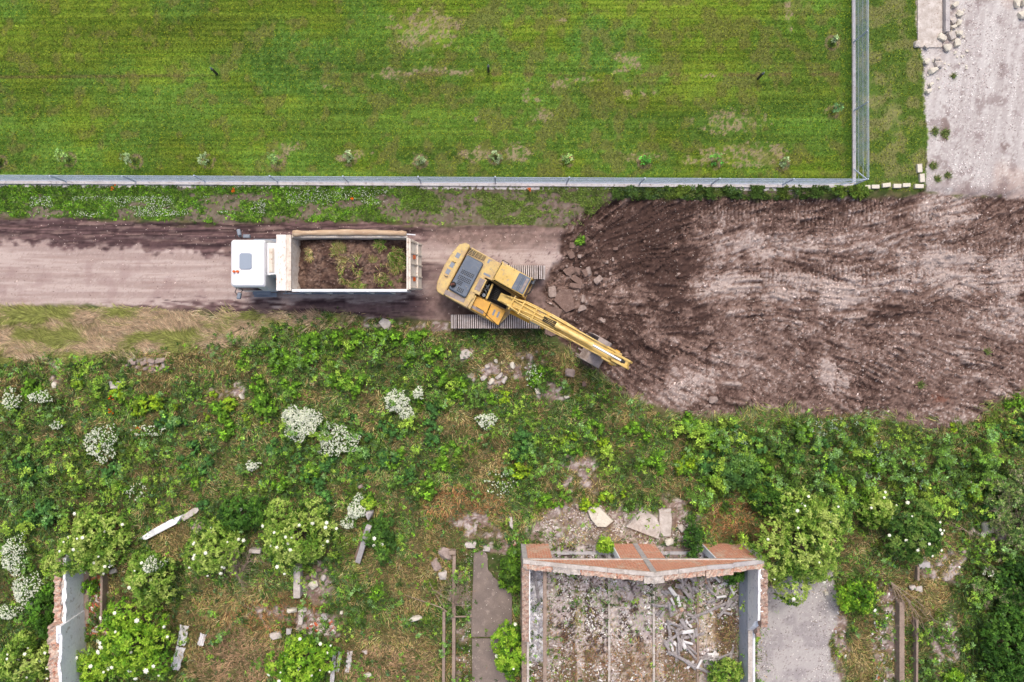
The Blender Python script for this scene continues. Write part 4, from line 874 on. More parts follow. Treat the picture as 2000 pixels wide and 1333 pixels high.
for off in (-.08, .08):
    MB().tube([(.2, off * 2.2, 2.5), (.6, off * 2.2, 2.82), (1.1, off * 1.6, 3.28), (1.9, off, 4.02), (2.5, off * .8, 4.42)], .024, 8).build('hydraulic_pipe', M_YELP, bm_, smooth=True)
for x, z in ((.75, 2.95), (1.25, 3.42), (1.9, 4.02)): MB().bar((x, -.36, z), (x, .36, z), .07, .05).build('pipe_clamp', M_YEL, bm_, .01)
for k, off in enumerate((-.10, -.04, .03, .09)): MB().tube([(2.35, off, 4.38), (2.7, off * 1.1, 4.62), (3.05, off * 1.3, 4.66)], .024, 6).build('hose', M_DARK, bm_, smooth=True)
for s in (-1, 1):   # boom lift cylinders
    m = MB().tube([(.95, s * .36, 1.45), (1.95, s * .36, 2.62)], .10, 16); cy_ = m.build('lift_cylinder', M_YELO, exc, smooth=False)
    MB().tube([(1.95, s * .36, 2.62), (2.55, s * .33, 3.32)], .05, 12).build('rod', M_CHROME, cy_)
    MB().tube([(2.55, s * .42, 3.32), (2.55, s * .2, 3.32)], .10, 14).build('pin', M_YELO, cy_)
m = MB().box(.8, 1.12, -.46, .46, 1.22, 1.5); m.build('boom_foot', M_YELW, exc, .02)
# arm cylinder
m = MB().tube([(2.98, 0, 4.72), (4.82, 0, 4.98)], .115, 18); m.tube([(4.72, 0, 4.965), (4.86, 0, 4.985)], .135, 18); m.tube([(2.96, 0, 4.72), (3.12, 0, 4.74)], .13, 18); ac = m.build('arm_cylinder', M_YELP, exc)
MB().tube([(4.82, 0, 4.98), (6.42, 0, 5.05)], .055, 14).build('rod', M_CHROME, ac)
MB().tube([(6.34, -.13, 5.05), (6.5, -.13, 5.05), (6.5, .13, 5.05), (6.34, .13, 5.05)], .06, 8).build('rod_eye', M_DARK, ac); MB().tube([(6.28, 0, 5.05), (6.48, 0, 5.055)], .085, 12).build('rod_end', M_DARK, ac)
# arm
m = MB().sideprism([(6.72, 5.02), (6.60, 5.14), (6.4, 5.1), (5.85, 4.75), (5.55, 4.3), (5.25, 2.0), (5.3, 1.75), (5.5, 1.75), (6.45, 3.9), (6.72, 4.6)], -.15, .15); am = m.build('arm', M_YEL, exc, .02)
for s in (-1, 1): MB().sideprism([(6.80, 5.0), (6.66, 5.2), (6.3, 5.16), (5.9, 4.9), (6.1, 4.6), (6.6, 4.7)], s * .15 - .05, s * .15 + .05).build('arm_lug', M_YEL, am, .01)
m = MB().tube([(6.05, -.37, 4.42), (6.05, .37, 4.42)], .12, 16); m.tube([(6.62, -.2, 5.0), (6.62, .2, 5.0)], .06, 12); m.build('pivot_pin', M_YELO, am)
m = MB().tube([(6.75, 0, 4.3), (6.35, 0, 3.0)], .09, 14); bc_ = m.build('bucket_cylinder', M_YELP, exc); MB().tube([(6.35, 0, 3.0), (6.1, 0, 2.1)], .05, 12).build('rod', M_CHROME, bc_)
m = MB()
for s in (-1, 1): m.bar((6.1, s * .17, 2.1), (5.55, s * .17, 2.25), .07, .1); m.bar((6.1, s * .12, 2.1), (6.0, s * .12, 1.55), .07, .1)
m.build('bucket_link', M_STEEL, exc)
# bucket: shell of plates, mouth towards the machine
pr = [(5.05, .30), (5.35, .08), (5.80, .12), (6.10, .48), (6.16, .95), (6.05, 1.35), (5.75, 1.55), (5.35, 1.60)]
inn = [(5.10, .36), (5.37, .15), (5.76, .18), (6.03, .52), (6.09, .95), (5.99, 1.31), (5.73, 1.49), (5.35, 1.54)]
m = MB()
for i in range(len(pr) - 1):
    a, b, c_, d = pr[i], pr[i + 1], inn[i + 1], inn[i]
    m.hexa([(a[0], -.66, a[1]), (b[0], -.66, b[1]), (c_[0], -.66, c_[1]), (d[0], -.66, d[1])], [(a[0], .66, a[1]), (b[0], .66, b[1]), (c_[0], .66, c_[1]), (d[0], .66, d[1])])
M_BKT = surf('bucket_steel', lin(186, 172, 166), lin(164, 150, 144), lin(138, 120, 112), 4, .7, fineamt=.2); bk = m.build('bucket', M_BKT, exc)
for s in (-1, 1):
    m = MB().sideprism([(4.86, .55), (5.0, .28)] + pr[1:] + [(5.0, 1.5)], s * .675 - .02, s * .675 + .02); m.build('side_plate', M_BKT, bk)
for k in range(5):
    y = -.56 + k * .28; m = MB().hexa([(4.82, y - .03, .40), (5.12, y - .05, .24), (5.12, y + .05, .24), (4.82, y + .03, .40)], [(4.82, y - .03, .43), (5.12, y - .05, .36), (5.12, y + .05, .36), (4.82, y + .03, .43)]); m.build('tooth', M_STEEL, bk)
for s in (-1, 1): MB().sideprism([(5.2, 1.58), (5.3, 1.95), (5.6, 1.98), (6.05, 1.7), (6.1, 1.35), (5.75, 1.55)], s * .2 - .025, s * .2 + .025).build('bucket_ear', M_STEEL, bk)
# ---------------------------------------------------------------- setting materials
def brick_mat(name, c1, c2, mortar, worn=.3, axis='xz', s=1.0):
    m, nt, b = nodemat(name); tc = nt.nodes.new('ShaderNodeTexCoord'); sx = nt.nodes.new('ShaderNodeSeparateXYZ'); nt.links.new(tc.outputs['Object'], sx.inputs[0])
    cb = nt.nodes.new('ShaderNodeCombineXYZ'); nt.links.new(sx.outputs[0 if axis[0] == 'x' else 1], cb.inputs[0]); nt.links.new(sx.outputs[2 if axis[1] == 'z' else 1], cb.inputs[1])
    br = nt.nodes.new('ShaderNodeTexBrick'); nt.links.new(cb.outputs[0], br.inputs[0]); br.inputs['Scale'].default_value = s
    br.inputs['Brick Width'].default_value = .27; br.inputs['Row Height'].default_value = .095; br.inputs['Mortar Size'].default_value = .012; br.inputs['Color1'].default_value = (*c1, 1); br.inputs['Color2'].default_value = (*c2, 1); br.inputs['Mortar'].default_value = (*mortar, 1)
    n = noise_node(nt, 1.7, 6, tc.outputs['Object']); r = ramp(nt, n.outputs['Fac'], [(.5, (0, 0, 0)), (.66, (1, 1, 1))])
    n2 = noise_node(nt, 9, 5, tc.outputs['Object']); r2 = ramp(nt, n2.outputs['Fac'], [(.35, (.7, .7, .7)), (.6, (1, 1, 1))])
    o = mixrgb(nt, br.outputs[0], lin(216, 184, 162), r.outputs[0]); o = mixrgb(nt, o, r2.outputs[0], 1.0, 'MULTIPLY')
    nt.links.new(o, b.inputs['Base Color']); b.inputs['Roughness'].default_value = .9; b.inputs['Specular IOR Level'].default_value = .2
    return m
M_BRICK = brick_mat('red_brick', lin(222, 146, 110), lin(204, 118, 86), lin(224, 200, 184))
M_BRICKT = surf('broken_brick', lin(206, 150, 126), lin(214, 196, 180), lin(168, 98, 82), 5, .9, t=(.36, .58), fine=16, fineamt=.45)
M_BRICKW = surf('weathered_brick', lin(168, 134, 118), lin(196, 176, 162), lin(150, 92, 78), 6, .9, t=(.38, .6), fine=16, fineamt=.45)
M_CONC = surf('grey_concrete', lin(176, 170, 172), lin(196, 190, 188), lin(150, 142, 140), 2.5, .9, fine=30, fineamt=.25)
M_CONCL = surf('pale_concrete', lin(214, 206, 200), lin(186, 176, 168), lin(164, 148, 136), 3, .9, fine=26, fineamt=.25)
M_CONCB = surf('brown_concrete', lin(168, 148, 134), lin(150, 132, 120), lin(128, 106, 94), 3, .95, fine=26, fineamt=.3)
M_PLAST = surf('white_plaster', lin(250, 250, 252), lin(240, 242, 248), lin(186, 190, 200), 1.8, .85, t=(.4, .7), fine=20, fineamt=.12)
M_DADO = surf('blue_grey_plaster', lin(176, 184, 200), lin(190, 196, 208), lin(150, 154, 166), 1.6, .85, t=(.4, .65), fine=20, fineamt=.14)
M_GALV = surf('galvanised_metal', lin(196, 208, 228), lin(180, 192, 212), None, 4, .5, .0, fineamt=.05)
M_PLINTH = surf('plinth_concrete', lin(222, 216, 214), lin(206, 198, 194), lin(160, 144, 136), 2, .9, t=(.4, .65), fine=24, fineamt=.2)
M_ROCK = surf('grey_rock', lin(176, 158, 150), lin(156, 138, 130), lin(128, 108, 98), 3, .95, fine=14, fineamt=.3)
M_ROCKB = surf('earthy_rock', lin(138, 114, 104), lin(118, 96, 88), lin(160, 140, 130), 3, .95, fine=14, fineamt=.35)
M_ROCKW = surf('pale_limestone', lin(222, 216, 200), lin(206, 198, 184), lin(186, 174, 156), 3, .9, fine=14, fineamt=.2)
M_SHEET = surf('roof_sheet_grey', lin(178, 172, 172), lin(150, 142, 142), lin(112, 104, 102), 4, .9, fine=18, fineamt=.25)
M_SHEETL = surf('roof_sheet_pale', lin(236, 234, 234), lin(212, 208, 208), None, 4, .9, fine=18, fineamt=.2)
M_TWIG = surf('dead_wood', lin(176, 156, 140), lin(146, 126, 112), None, 6, .9, fineamt=.2)
M_BARK = surf('bark', lin(112, 96, 78), lin(86, 74, 62), None, 8, .95, fineamt=.3)
M_FLOW = surf('white_blossom', lin(240, 240, 226), lin(228, 230, 206), None, 20, .8, bump=0, fineamt=.08)
M_WOODP = surf('weathered_timber', lin(160, 136, 116), lin(136, 114, 98), None, 5, .9, fineamt=.3, stretch=(1, 1, 1))
M_BLK = surf('black_plastic', lin(40, 42, 46), lin(60, 62, 66), None, 5, .5)

def wob_z(px, py): x, y = wpts(px, py); return gz(px, py)
def wall_seg(mb, px0, py0, px1, py1, wid, z0, z1):
    a = Vector((*wpts(px0, py0), 0)); b = Vector((*wpts(px1, py1), 0)); d = (b - a).normalized(); n = Vector((-d.y, d.x, 0)) * wid / 2
    q = [a - n, b - n, b + n, a + n]; return mb.hexa([(p.x, p.y, z0) for p in q], [(p.x, p.y, z1) for p in q])
def rough_block(x0, x1, y0, y1, z0, z1, step=.1, amp=.03, seed=0, top=None):
    """one connected block with a broken upper face: heights jitter cell by cell"""
    nx = max(2, int((x1 - x0) / step)); ny = max(2, int((y1 - y0) / step)); xs = np.linspace(x0, x1, nx + 1); ys = np.linspace(y0, y1, ny + 1)
    r = np.random.default_rng(seed); X, Y = np.meshgrid(xs, ys); Z = np.full(X.shape, z1)
    if top is not None: Z = top(X, Y)
    Z = Z + r.uniform(-amp, amp, X.shape) + (fbm(X * 3, Y * 3, 120, 3) - .5) * amp * 4
    X = X + r.uniform(-.02, .02, X.shape); Y = Y + r.uniform(-.02, .02, X.shape)
    m = MB(); V = [(a, b, c) for a, b, c in zip(X.ravel(), Y.ravel(), Z.ravel())]; n = len(V); w = nx + 1
    V += [(a, b, z0) for a, b in zip(X.ravel(), Y.ravel())]
    F = []
    for j in range(ny):
        for i in range(nx): k = j * w + i; F.append((k, k + 1, k + 1 + w, k + w)); F.append((n + k + w, n + k + 1 + w, n + k + 1, n + k))
    for i in range(nx):
        F.append((n + i, n + i + 1, i + 1, i)); k = ny * w + i; F.append((k, k + 1, n + k + 1, n + k))
    for j in range(ny):
        k = j * w; F.append((k, k + w, n + k + w, n + k)); k = j * w + nx; F.append((n + k, n + k + w, k + w, k))
    m.add(V, F); return m

# ---------------------------------------------------------------- mesh fences
FH = 1.62
def fence(name, label, foot, posts, plinths, lab_w, outer):
    root = thing(name, label, 'fence', (0, 0, 0))
    (ax, ay), (bx, by) = [Vector(wpts(*p)) for p in foot]
    A = Vector((ax, ay, 0)); B = Vector((bx, by, 0)); d = (B - A).normalized(); L = (B - A).length
    for (x0, x1, mat, z1, nm) in plinths:   # offsets across the line
        n = Vector((-d.y, d.x, 0)); q = [A + n * x0, B + n * x0, B + n * x1, A + n * x1]
        MB().hexa([(p.x, p.y, -.3) for p in q], [(p.x, p.y, z1) for p in q]).build(nm, mat, root, .015)
    for (px, py) in posts:
        x, y = wpts(px, py)
        o = MB().box(-.028, .028, -.028, .028, 0, FH).build('post', M_GALV, root); o.location = (x, y, .02)
    # chain link: two families of slanting wires woven into one panel
    V = []; F = []; w = .0027; s = .07; z0, z1 = .12, FH - .03; H = z1 - z0; k = 0
    n_ = Vector((-d.y, d.x, 0)) * w
    for sg in (1, -1):
        t = -H
        while t < L + H:
            t0, t1 = (t, t + H) if sg > 0 else (t + H, t)
            za, zb = z0, z1; ta, tb = t0, t1
            if min(ta, tb) < 0 or max(ta, tb) > L:
                t += s; continue
            p = A + d * ta; q = A + d * tb; e = d * w; off = n_ * (1 if sg > 0 else -1)
            V += [(p.x - e.x + off.x, p.y - e.y + off.y, za), (p.x + e.x + off.x, p.y + e.y + off.y, za), (q.x + e.x + off.x, q.y + e.y + off.y, zb), (q.x - e.x + off.x, q.y - e.y + off.y, zb),
                  (p.x - n_.x + off.x, p.y - n_.y + off.y, za), (p.x + n_.x + off.x, p.y + n_.y + off.y, za), (q.x + n_.x + off.x, q.y + n_.y + off.y, zb), (q.x - n_.x + off.x, q.y - n_.y + off.y, zb)]
            F += [(k, k + 1, k + 2, k + 3), (k + 4, k + 5, k + 6, k + 7)]; k += 8; t += s
    np_mesh('wire_mesh', V, F, M_GALV, None, root)
    for z in (.14, .62, 1.1, FH - .03): MB().bar((A.x, A.y, z), (B.x, B.y, z), .012).build('tension_wire', M_GALV, root)
    for z in outer: MB().bar((A.x, A.y, z), (B.x, B.y, z), .010).build('tension_wire', M_GALV, root)
    return root
sp = [(-6, 354.5), (132, 356.3), (267.8, 356.6), (402.5, 355.6), (544, 356.2), (681.5, 356.8), (822.5, 357.6), (967, 358), (1106, 359), (1247.8, 360.4), (1388.3, 361), (1527, 361.8)]
f1_ = fence('mesh_fence', 'long galvanised chain link fence on a concrete plinth along the lower edge of the lawn', ((-900, 350.2), (1665, 362)), [(-6 - 139 * k, 354 - .4 * k) for k in (3, 2, 1)] + sp,
            [(-.16, .05, M_PLINTH, .14, 'plinth'), (-.32, -.16, M_PLINTH, .03, 'footing')], '', ())
f2_ = fence('mesh_fence', 'galvanised chain link fence on a narrow kerb along the right side of the lawn', ((1663.5, -700), (1666, 360)), [(1665, 84.5), (1665.5, 218), (1664.5, -52), (1666, 362)],
            [(-.05, .10, M_PLINTH, .12, 'plinth')], '', (FH + .04, FH + .09, FH - .12))
for (a, b, z, root) in (((1666, 331), (1667, 361.5), 1.45, f2_), ((1637, 362), (1664, 361.8), 1.45, f1_)):
    p, q = wpts(*a), wpts(*b); MB().bar((*p, .1), (*q, z), .045).build('brace', M_GALV, root)

# kerb blocks of the corner bed
KB = [(1689, 367, 17, 8, 2, 'first from the fence corner'), (1707.5, 366, 15, 7.5, 0, 'second from the fence corner'), (1729, 363, 16, 8, 6, 'third from the fence corner, set slightly higher'), (1750, 364.6, 15, 8, 0, 'fourth from the fence corner'),
      (1768, 363, 15, 7.5, 3, 'fifth from the fence corner'), (1792.6, 365, 17, 8, 0, 'last of the row, beside the gravel road')]
for i, (px, py, w, l, a, lb) in enumerate(KB):
    x, y = wpts(px, py); o = MB().box(-w / 76, w / 76, -l / 76, l / 76, -.1, .14).build('kerb_block', M_ROCKW, None, .02); o.location = (x, y, 0.03); o.rotation_euler = (0, 0, R(a))
    tag(o, 'pale stone kerb block, ' + lb, 'stone block', 'stone blocks edging the grass corner')
for px, py, lb in ((1793.6, 330, 'upper of the two standing end-on beside the gravel road'), (1798.5, 349, 'lower of the two standing end-on beside the gravel road')):
    x, y = wpts(px, py); o = MB().box(-.125, .125, -.22, .22, -.1, .14).build('kerb_block', M_ROCKW, None, .02); o.location = (x, y, .03); o.rotation_euler = (0, 0, R(4)); tag(o, 'pale stone kerb block, ' + lb, 'stone block', 'stone blocks edging the grass corner')

# ---------------------------------------------------------------- rocks and rubble
def rock(name, px, py, w, l, h, rot, mat, label, cat='rock', group=None, poly=None, tilt=0, seed=None, sink=.25, z=None):
    r = random.Random(seed if seed is not None else int(px * 7 + py * 13)); bm = bmesh.new()
    if poly:
        cx = sum(p[0] for p in poly) / len(poly); cy = sum(p[1] for p in poly) / len(poly); x0, y0 = wpts(cx, cy); pts = [(wpts(*p)[0] - x0, wpts(*p)[1] - y0) for p in poly]
        for (a, b) in pts:
            for zz, k in ((0, 1.03), (h * .85, 1.0), (h, .95)): bm.verts.new((a * k + r.uniform(-.02, .02), b * k + r.uniform(-.02, .02), zz + r.uniform(-.02, .02)))
        px, py = cx, cy
        rot = 0
    else:
        a, b = w / 76, l / 76
        for k in range(22):
            u = [r.uniform(-1, 1) for _ in range(3)]; m = max(abs(t) for t in u); q = r.uniform(.82, 1) / m
            e = .86; u = [math.copysign(abs(t * q) ** .85, t) for t in u]; n = math.sqrt(sum(t * t for t in u)); s = 1 if n < 1.25 else 1.25 / n
            bm.verts.new((u[0] * a * s * 1.05, u[1] * b * s * 1.05, (u[2] * s + 1) * h / 2))
    bmesh.ops.convex_hull(bm, input=bm.verts); bmesh.ops.delete(bm, geom=[v for v in bm.verts if not v.link_faces], context='VERTS')
    me = bpy.data.meshes.new(name); bm.to_mesh(me); bm.free(); me.materials.append(mat); o = bpy.data.objects.new(name, me); COL.objects.link(o)
    x, y = wpts(px, py); o.location = (x, y, (gz(px, py) if z is None else z) - h * sink); o.rotation_euler = (R(tilt), R(tilt * .6), R(rot)); return tag(o, label, cat, group)
XG = 'rocks turned up beside the excavator'
rock('rock', 1079, 571, 18, 23, .35, 10, M_ROCK, 'pale rounded rock right of the excavator cab, beside the big earthy slab', group=XG)
rock('stone_slab', 0, 0, 0, 0, .28, 0, M_ROCKB, 'large flat earthy slab turned up right of the excavator cab', 'slab', poly=[(1081, 587), (1092, 566), (1115, 566), (1123, 604), (1105, 611), (1096, 597)])
rock('stone_slab', 0, 0, 0, 0, .22, 0, M_ROCKB, 'dark brown slab lying between the big earthy slab and the excavator boom', 'slab', poly=[(1062, 602), (1080, 600), (1098, 606), (1092, 622), (1078, 621)])
rock('stone_slab', 0, 0, 0, 0, .2, 0, M_ROCKB, 'brown slab half buried at the end of the lower excavator track', 'slab', poly=[(1064, 642), (1080, 640), (1092, 652), (1076, 658), (1064, 652)])
for px, py, w, l, h, a, mt, lb in ((1136, 603, 18, 13, .3, 20, M_ROCK, 'angular grey rock at the lower right corner of the big earthy slab'), (1151, 531, 10, 20, .35, 20, M_ROCK, 'tall narrow grey rock standing in the cluster above the big slab'),
        (1168, 547, 18, 14, .35, 35, M_ROCK, 'pale grey rock at the right end of the rock cluster'), (1120, 480, 16, 14, .35, -10, M_ROCKB, 'squarish rock below the green sprout at the edge of the dug ground'),
        (1116, 498, 13, 16, .3, 30, M_ROCKB, 'brown rock just under the squarish rock at the edge of the dug ground'), (1112, 528, 22, 20, .4, 40, M_ROCKB, 'broad brown rock at the left end of the rock cluster'),
        (1128, 530, 16, 17, .4, -20, M_ROCKB, 'rounded brown rock in the middle of the rock cluster'), (1143, 534, 14, 16, .3, 15, M_ROCKB, 'small brown rock wedged beside the tall narrow rock'),
        (1126, 546, 34, 12, .3, -35, M_ROCKB, 'long brown rock lying aslant below the rock cluster'), (1138, 584, 7, 17, .25, -8, M_ROCK, 'thin upright stone right of the big earthy slab'),
        (1176, 627, 9, 14, .25, 35, M_ROCK, 'lone oblong stone in dark soil above the excavator boom'), (1124, 559, 24, 12, .25, -12, M_ROCKB, 'flat brown rock between the long rock and the big slab'),
        (1113, 728, 20, 16, .45, -10, M_ROCK, 'grey boulder on the bank left of the excavator bucket'), (1140, 750, 8, 11, .3, 10, M_ROCKB, 'small brown rock on the bank under the excavator bucket'),
        (1393, 781, 17, 14, .3, 5, M_ROCK, 'lone pale angular rock near the lower edge of the dug ground'), (1132, 501, 8, 8, .2, 0, M_ROCK, 'small pale stone right of the brown rock by the green sprout'),
        (1165, 535, 9, 8, .2, 0, M_ROCKB, 'small dark stone at the top right of the rock cluster'), (1203, 486, 10, 7, .2, 10, M_ROCKB, 'small lone stone in dark soil above the furrows'), (1197, 507, 5, 8, .15, 0, M_ROCK, 'tiny upright stone in dark soil right of the rock cluster')):
    rock('rock', px, py, w, l, h, a, mt, lb, group=XG)
_r = random.Random(3)
for k in range(46):
    px, py = _r.uniform(1105, 1215), _r.uniform(450, 640)
    if k > 24: px, py = _r.uniform(1200, 1960), _r.uniform(400, 800)
    s = _r.uniform(3.5, 6.5); rock('clod', px, py, s, s * _r.uniform(.7, 1.3), s / 60, _r.uniform(0, 180), _r.choice([M_ROCK, M_ROCKB, M_ROCKB]), 'small loose stone lying on the dug dark soil', 'stone', 'small stones on the dug ground')
# top right stones
TR = [(1862, 12, 15, 9, 35, 'oblong pale stone block in weeds, topmost beside the long kerb wall'), (1872, 30, 12, 11, -20, 'squarish pale stone second from the top beside the gravel road'), (1859, 42, 11, 12, 30, 'greyish stone third from the top near the kerb wall'),
      (1871, 46, 8, 13, -10, 'narrow upright pale stone touching the gravel road edge'), (1860, 54, 12, 8, 20, 'small pale stone in the middle of the stone heap'), (1857, 72, 14, 16, 20, 'large grey stone in the middle of the stone heap'),
      (1871, 67, 12, 11, 5, 'pale stone at the right of the stone heap'), (1837.5, 75, 17, 13, -30, 'bright tilted stone block at the lower end of the kerb wall'), (1848, 94, 14, 17, 30, 'largest bright stone block at the foot of the heap'),
      (1866, 86, 12, 16, 10, 'broken pale stone right of the largest bright block'), (1807, 93, 10, 10, 40, 'small pale stone right of the square grey block'), (1789, 87, 12, 16, 0, 'square grey block at the corner of the grass strip'),
      (1807, 122, 10, 12, -30, 'pale stone alone in the weeds beside the grass strip'), (1820, 140, 19, 11, 15, 'long bright stone block beside the grass strip'), (1831, 127, 15, 15, 10, 'grey angular stone above the long bright block'),
      (1815, 168, 8, 8, 0, 'small bright round stone at the left edge of the gravel road'), (1811, 180, 13, 9, 30, 'lowest bright stone at the left edge of the gravel road'), (1829, 118, 14, 6, 10, 'flat greyish stone slab above the angular grey stone'),
      (1984, 8, 10, 18, 5, 'pale stone block standing in the top right corner'), (1996, 8, 8, 14, 0, 'small stone at the extreme top right corner'), (1994, 31, 15, 16, 10, 'yellowish stone block at the right edge below the corner')]
for px, py, w, l, a, lb in TR: rock('stone_block', px, py, w, l, .3, a, M_ROCKW if 'grey' not in lb else M_CONCL, lb, 'stone', 'stones heaped beside the gravel road', sink=.15)
for k in range(30):
    px, py = _r.gauss(1868, 14), _r.uniform(20, 140)
    if k > 20: px, py = _r.gauss(1832, 12), _r.uniform(110, 175)
    s = _r.uniform(3, 6); rock('pebble', px, py, s, s, s / 60, 0, M_ROCKW, 'small pale rubble piece scattered among the stones by the gravel road', 'stone', 'small rubble by the gravel road')
o = MB(); wall_seg(o, 1815, -400, 1815, 94, 1.25, -.1, .07); o = o.build('concrete_slab', M_CONCL, None, .02); tag(o, 'weathered grey concrete slab beside the kerb wall at the top right', 'slab')
o = MB(); wall_seg(o, 1844, -400, 1845, 66, .22, -.1, .30); o = o.build('kerb_wall', M_CONC, None, .02); tag(o, 'long grey concrete kerb wall between slab and stones at the top right', 'low wall')
# rubble in the weeds
WR = [(315, 704, 20, 10, 10, 'pale stones', 0), (296, 706, 14, 9, -20, '', 0), (280, 710, 14, 10, 15, '', 0), (262, 709, 12, 8, 0, '', 0), (270, 718, 9, 7, 0, '', 0), (286, 720, 12, 6, 20, '', 0), (306, 716, 8, 6, 0, '', 0), (250, 713, 10, 7, 0, '', 0)]
for px, py, w, l, a, _, _2 in WR: rock('rubble', px, py, w, l, .2, a, M_ROCK, 'pinkish grey rubble lump in the patch under the dry grass band', 'rubble', 'rubble under the dry grass band')
for px, py, w, l, a, mt, lb in ((228, 752, 24, 16, 0, M_CONCL, 'flat tan stone in the weeds above the bright green ferny weed, left side'), (473, 774, 13, 9, -50, M_ROCKW, 'small white oblong stone alone in the upper weeds'), (108, 752, 9, 12, 0, M_ROCKW, 'small white stone on the bare streak at the far left'),
        (975, 735, 19, 7, 40, M_CONCL, 'narrow pale slab aslant in the rubble below the excavator track'), (985, 742, 9, 17, -30, M_CONCL, 'pale stone standing aslant right of the narrow slab'), (960, 745, 9, 15, -30, M_ROCKW, 'white stone low in the rubble patch'),
        (968, 706, 8, 10, 0, M_ROCKW, 'small white stone at the top of the rubble patch'), (952, 716, 10, 9, 20, M_CONCL, 'pale stone left of the top white stone'), (1001, 714, 9, 14, 20, M_ROCKW, 'white angular stone in the middle of the rubble patch'), (1041, 738, 7, 7, 0, M_ROCKW, 'small round white stone at the right of the rubble patch'),
        (1050, 763, 10, 18, 20, M_ROCKW, 'tall white stone below the rubble patch'), (1107, 776, 11, 6, 0, M_ROCKW, 'small flat white stone on the bank below the boom'), (945, 738, 14, 9, 35, M_CONCL, 'tan stone at the left end of the rubble patch'),
        (1140, 980, 14, 7, 5, M_ROCKW, 'small pale stone above the big white block'), (1128, 990, 10, 10, 0, M_ROCK, 'grey stone left of the big white block'), (1090, 1045, 9, 9, 10, M_CONCL, 'tan stone on bare ground left of the big blocks'),
        (1330, 1031, 12, 15, 30, M_CONCL, 'upright pale stone right of the rectangular slab'), (1305, 1057, 20, 12, 20, M_ROCKW, 'white broken plaster lump below the rectangular slab'), (870, 1080, 24, 30, 25, M_ROCK, 'big rounded boulder at the head of the long low wall'),
        (852, 1102, 16, 26, 25, M_ROCK, 'rounded boulder below left of the big boulder'), (865, 1121, 18, 20, 0, M_CONCL, 'pale rounded boulder touching the dead shrub'), (920, 1062, 24, 14, 10, M_CONCL, 'grey stone left of the head of the concrete path'), (951, 1071, 15, 12, -10, M_CONCL, 'pale stones at the head of the concrete path'),
        (998, 1020, 8, 26, 5, M_CONCL, 'thin curved white stone left of the bare ground'), (813, 1205, 26, 9, 12, M_ROCKW, 'white rounded stone in dry grass left of the low walls'), (390, 1027, 20, 26, -30, M_ROCK, 'grey boulder beside the fallen white slab'), (615, 1123, 13, 14, 0, M_ROCK, 'grey round stone in the heap right of the wall stub'),
        (603, 1127, 9, 10, 10, M_ROCKB, 'brown stone next to the wall stub'), (633, 1127, 12, 13, 0, M_CONCL, 'tan stone at the right of the heap by the wall stub'), (613, 1141, 18, 16, 35, M_ROCKW, 'bluish white angular stone at the foot of the heap by the wall stub'), (600, 1146, 11, 9, 0, M_ROCK, 'squarish stone at the foot of the wall stub'),
        (624, 1112, 14, 10, 0, M_ROCKB, 'brown stone at the top of the heap by the wall stub'), (632, 1206, 14, 16, 0, M_CONC, 'grey stone at the top of the brick rubble heap'), (573, 1190, 20, 9, 0, M_ROCKW, 'flat white stone left of the small cross of stones'), (592, 1190, 18, 10, 10, M_ROCKW, 'flat white stone right in the small cross of stones'),
        (1142, 1000, 8, 8, 0, M_CONCL, 'tiny pale stone beside the big white block'), (1930, 1030, 26, 26, 10, M_ROCKW, 'large bluish white lump in brambles at the right'), (1917, 1044, 9, 13, 40, M_CONCL, 'tan stone below the large bluish white lump'), (1878, 1073, 10, 12, 0, M_ROCK, 'small grey stone on bare ground at the right'),
        (1793, 1150, 15, 15, 0, M_CONCL, 'tan stone above the thin low wall, right side'), (1779, 1146, 12, 9, 20, M_CONCL, 'small tan stone left of the other tan stone, right side'), (1612, 1158, 8, 8, 0, M_ROCKW, 'small white stone under the big elder crown'), (1892, 942, 6, 6, 0, M_ROCKW, 'small white stone in weeds at the far right'),
        (705, 950, 10, 7, 30, M_ROCK, 'small tan stone in dark weeds above the leaning posts'), (720, 1315, 16, 8, 10, M_ROCKW, 'pale stone at the bottom edge right of the dry wall'), (712, 1275, 13, 9, 20, M_CONCL, 'pale stone in dry grass right of the dry wall'), (565, 1232, 12, 13, 0, M_CONC, 'square grey stone above the lower elder'), (540, 1240, 24, 16, 20, M_CONCL, 'broad tan stone above the lower elder'),
        (668, 1195, 6, 6, 0, M_ROCKW, 'small white pebble in weeds right of the stone heap'), (1003, 1060, 9, 9, 30, M_BRICKT, 'orange brick fragment left of the ruin corner'), (1150, 930, 7, 6, 0, M_BRICKT, 'small orange brick fragment in weeds above the bare ground'), (221, 1115, 18, 10, 10, M_ROCKW, 'white stone half hidden right of the rubble strip')):
    rock('stone', px, py, w, l, .28 if w < 20 else .4, a, mt, lb, 'stone')
rock('concrete_slab', 0, 0, 0, 0, .2, 0, M_CONCL, 'tan broken slab in weeds straight below the left excavator track', 'slab', poly=[(897, 688), (912, 682), (923, 692), (914, 700), (899, 702)])
rock('concrete_slab', 0, 0, 0, 0, .15, 0, M_CONCL, 'pale flat slab at the end of the muddy verge below the truck', 'slab', poly=[(740, 630), (748, 622), (766, 628), (762, 638), (757, 648), (748, 640)])
rock('stone_block', 0, 0, 0, 0, .5, 0, M_ROCKW, 'big whitish broken block lying above the ruin, left of the slabs', 'stone block', poly=[(1146, 995), (1165, 984), (1172, 996), (1196, 1016), (1182, 1027), (1165, 1026), (1152, 1012)])
rock('concrete_slab', 0, 0, 0, 0, .3, 0, M_CONCL, 'large pentagonal concrete slab lying above the ruin', 'slab', poly=[(1222, 1028), (1255, 993), (1280, 1010), (1290, 1030), (1284, 1051)])
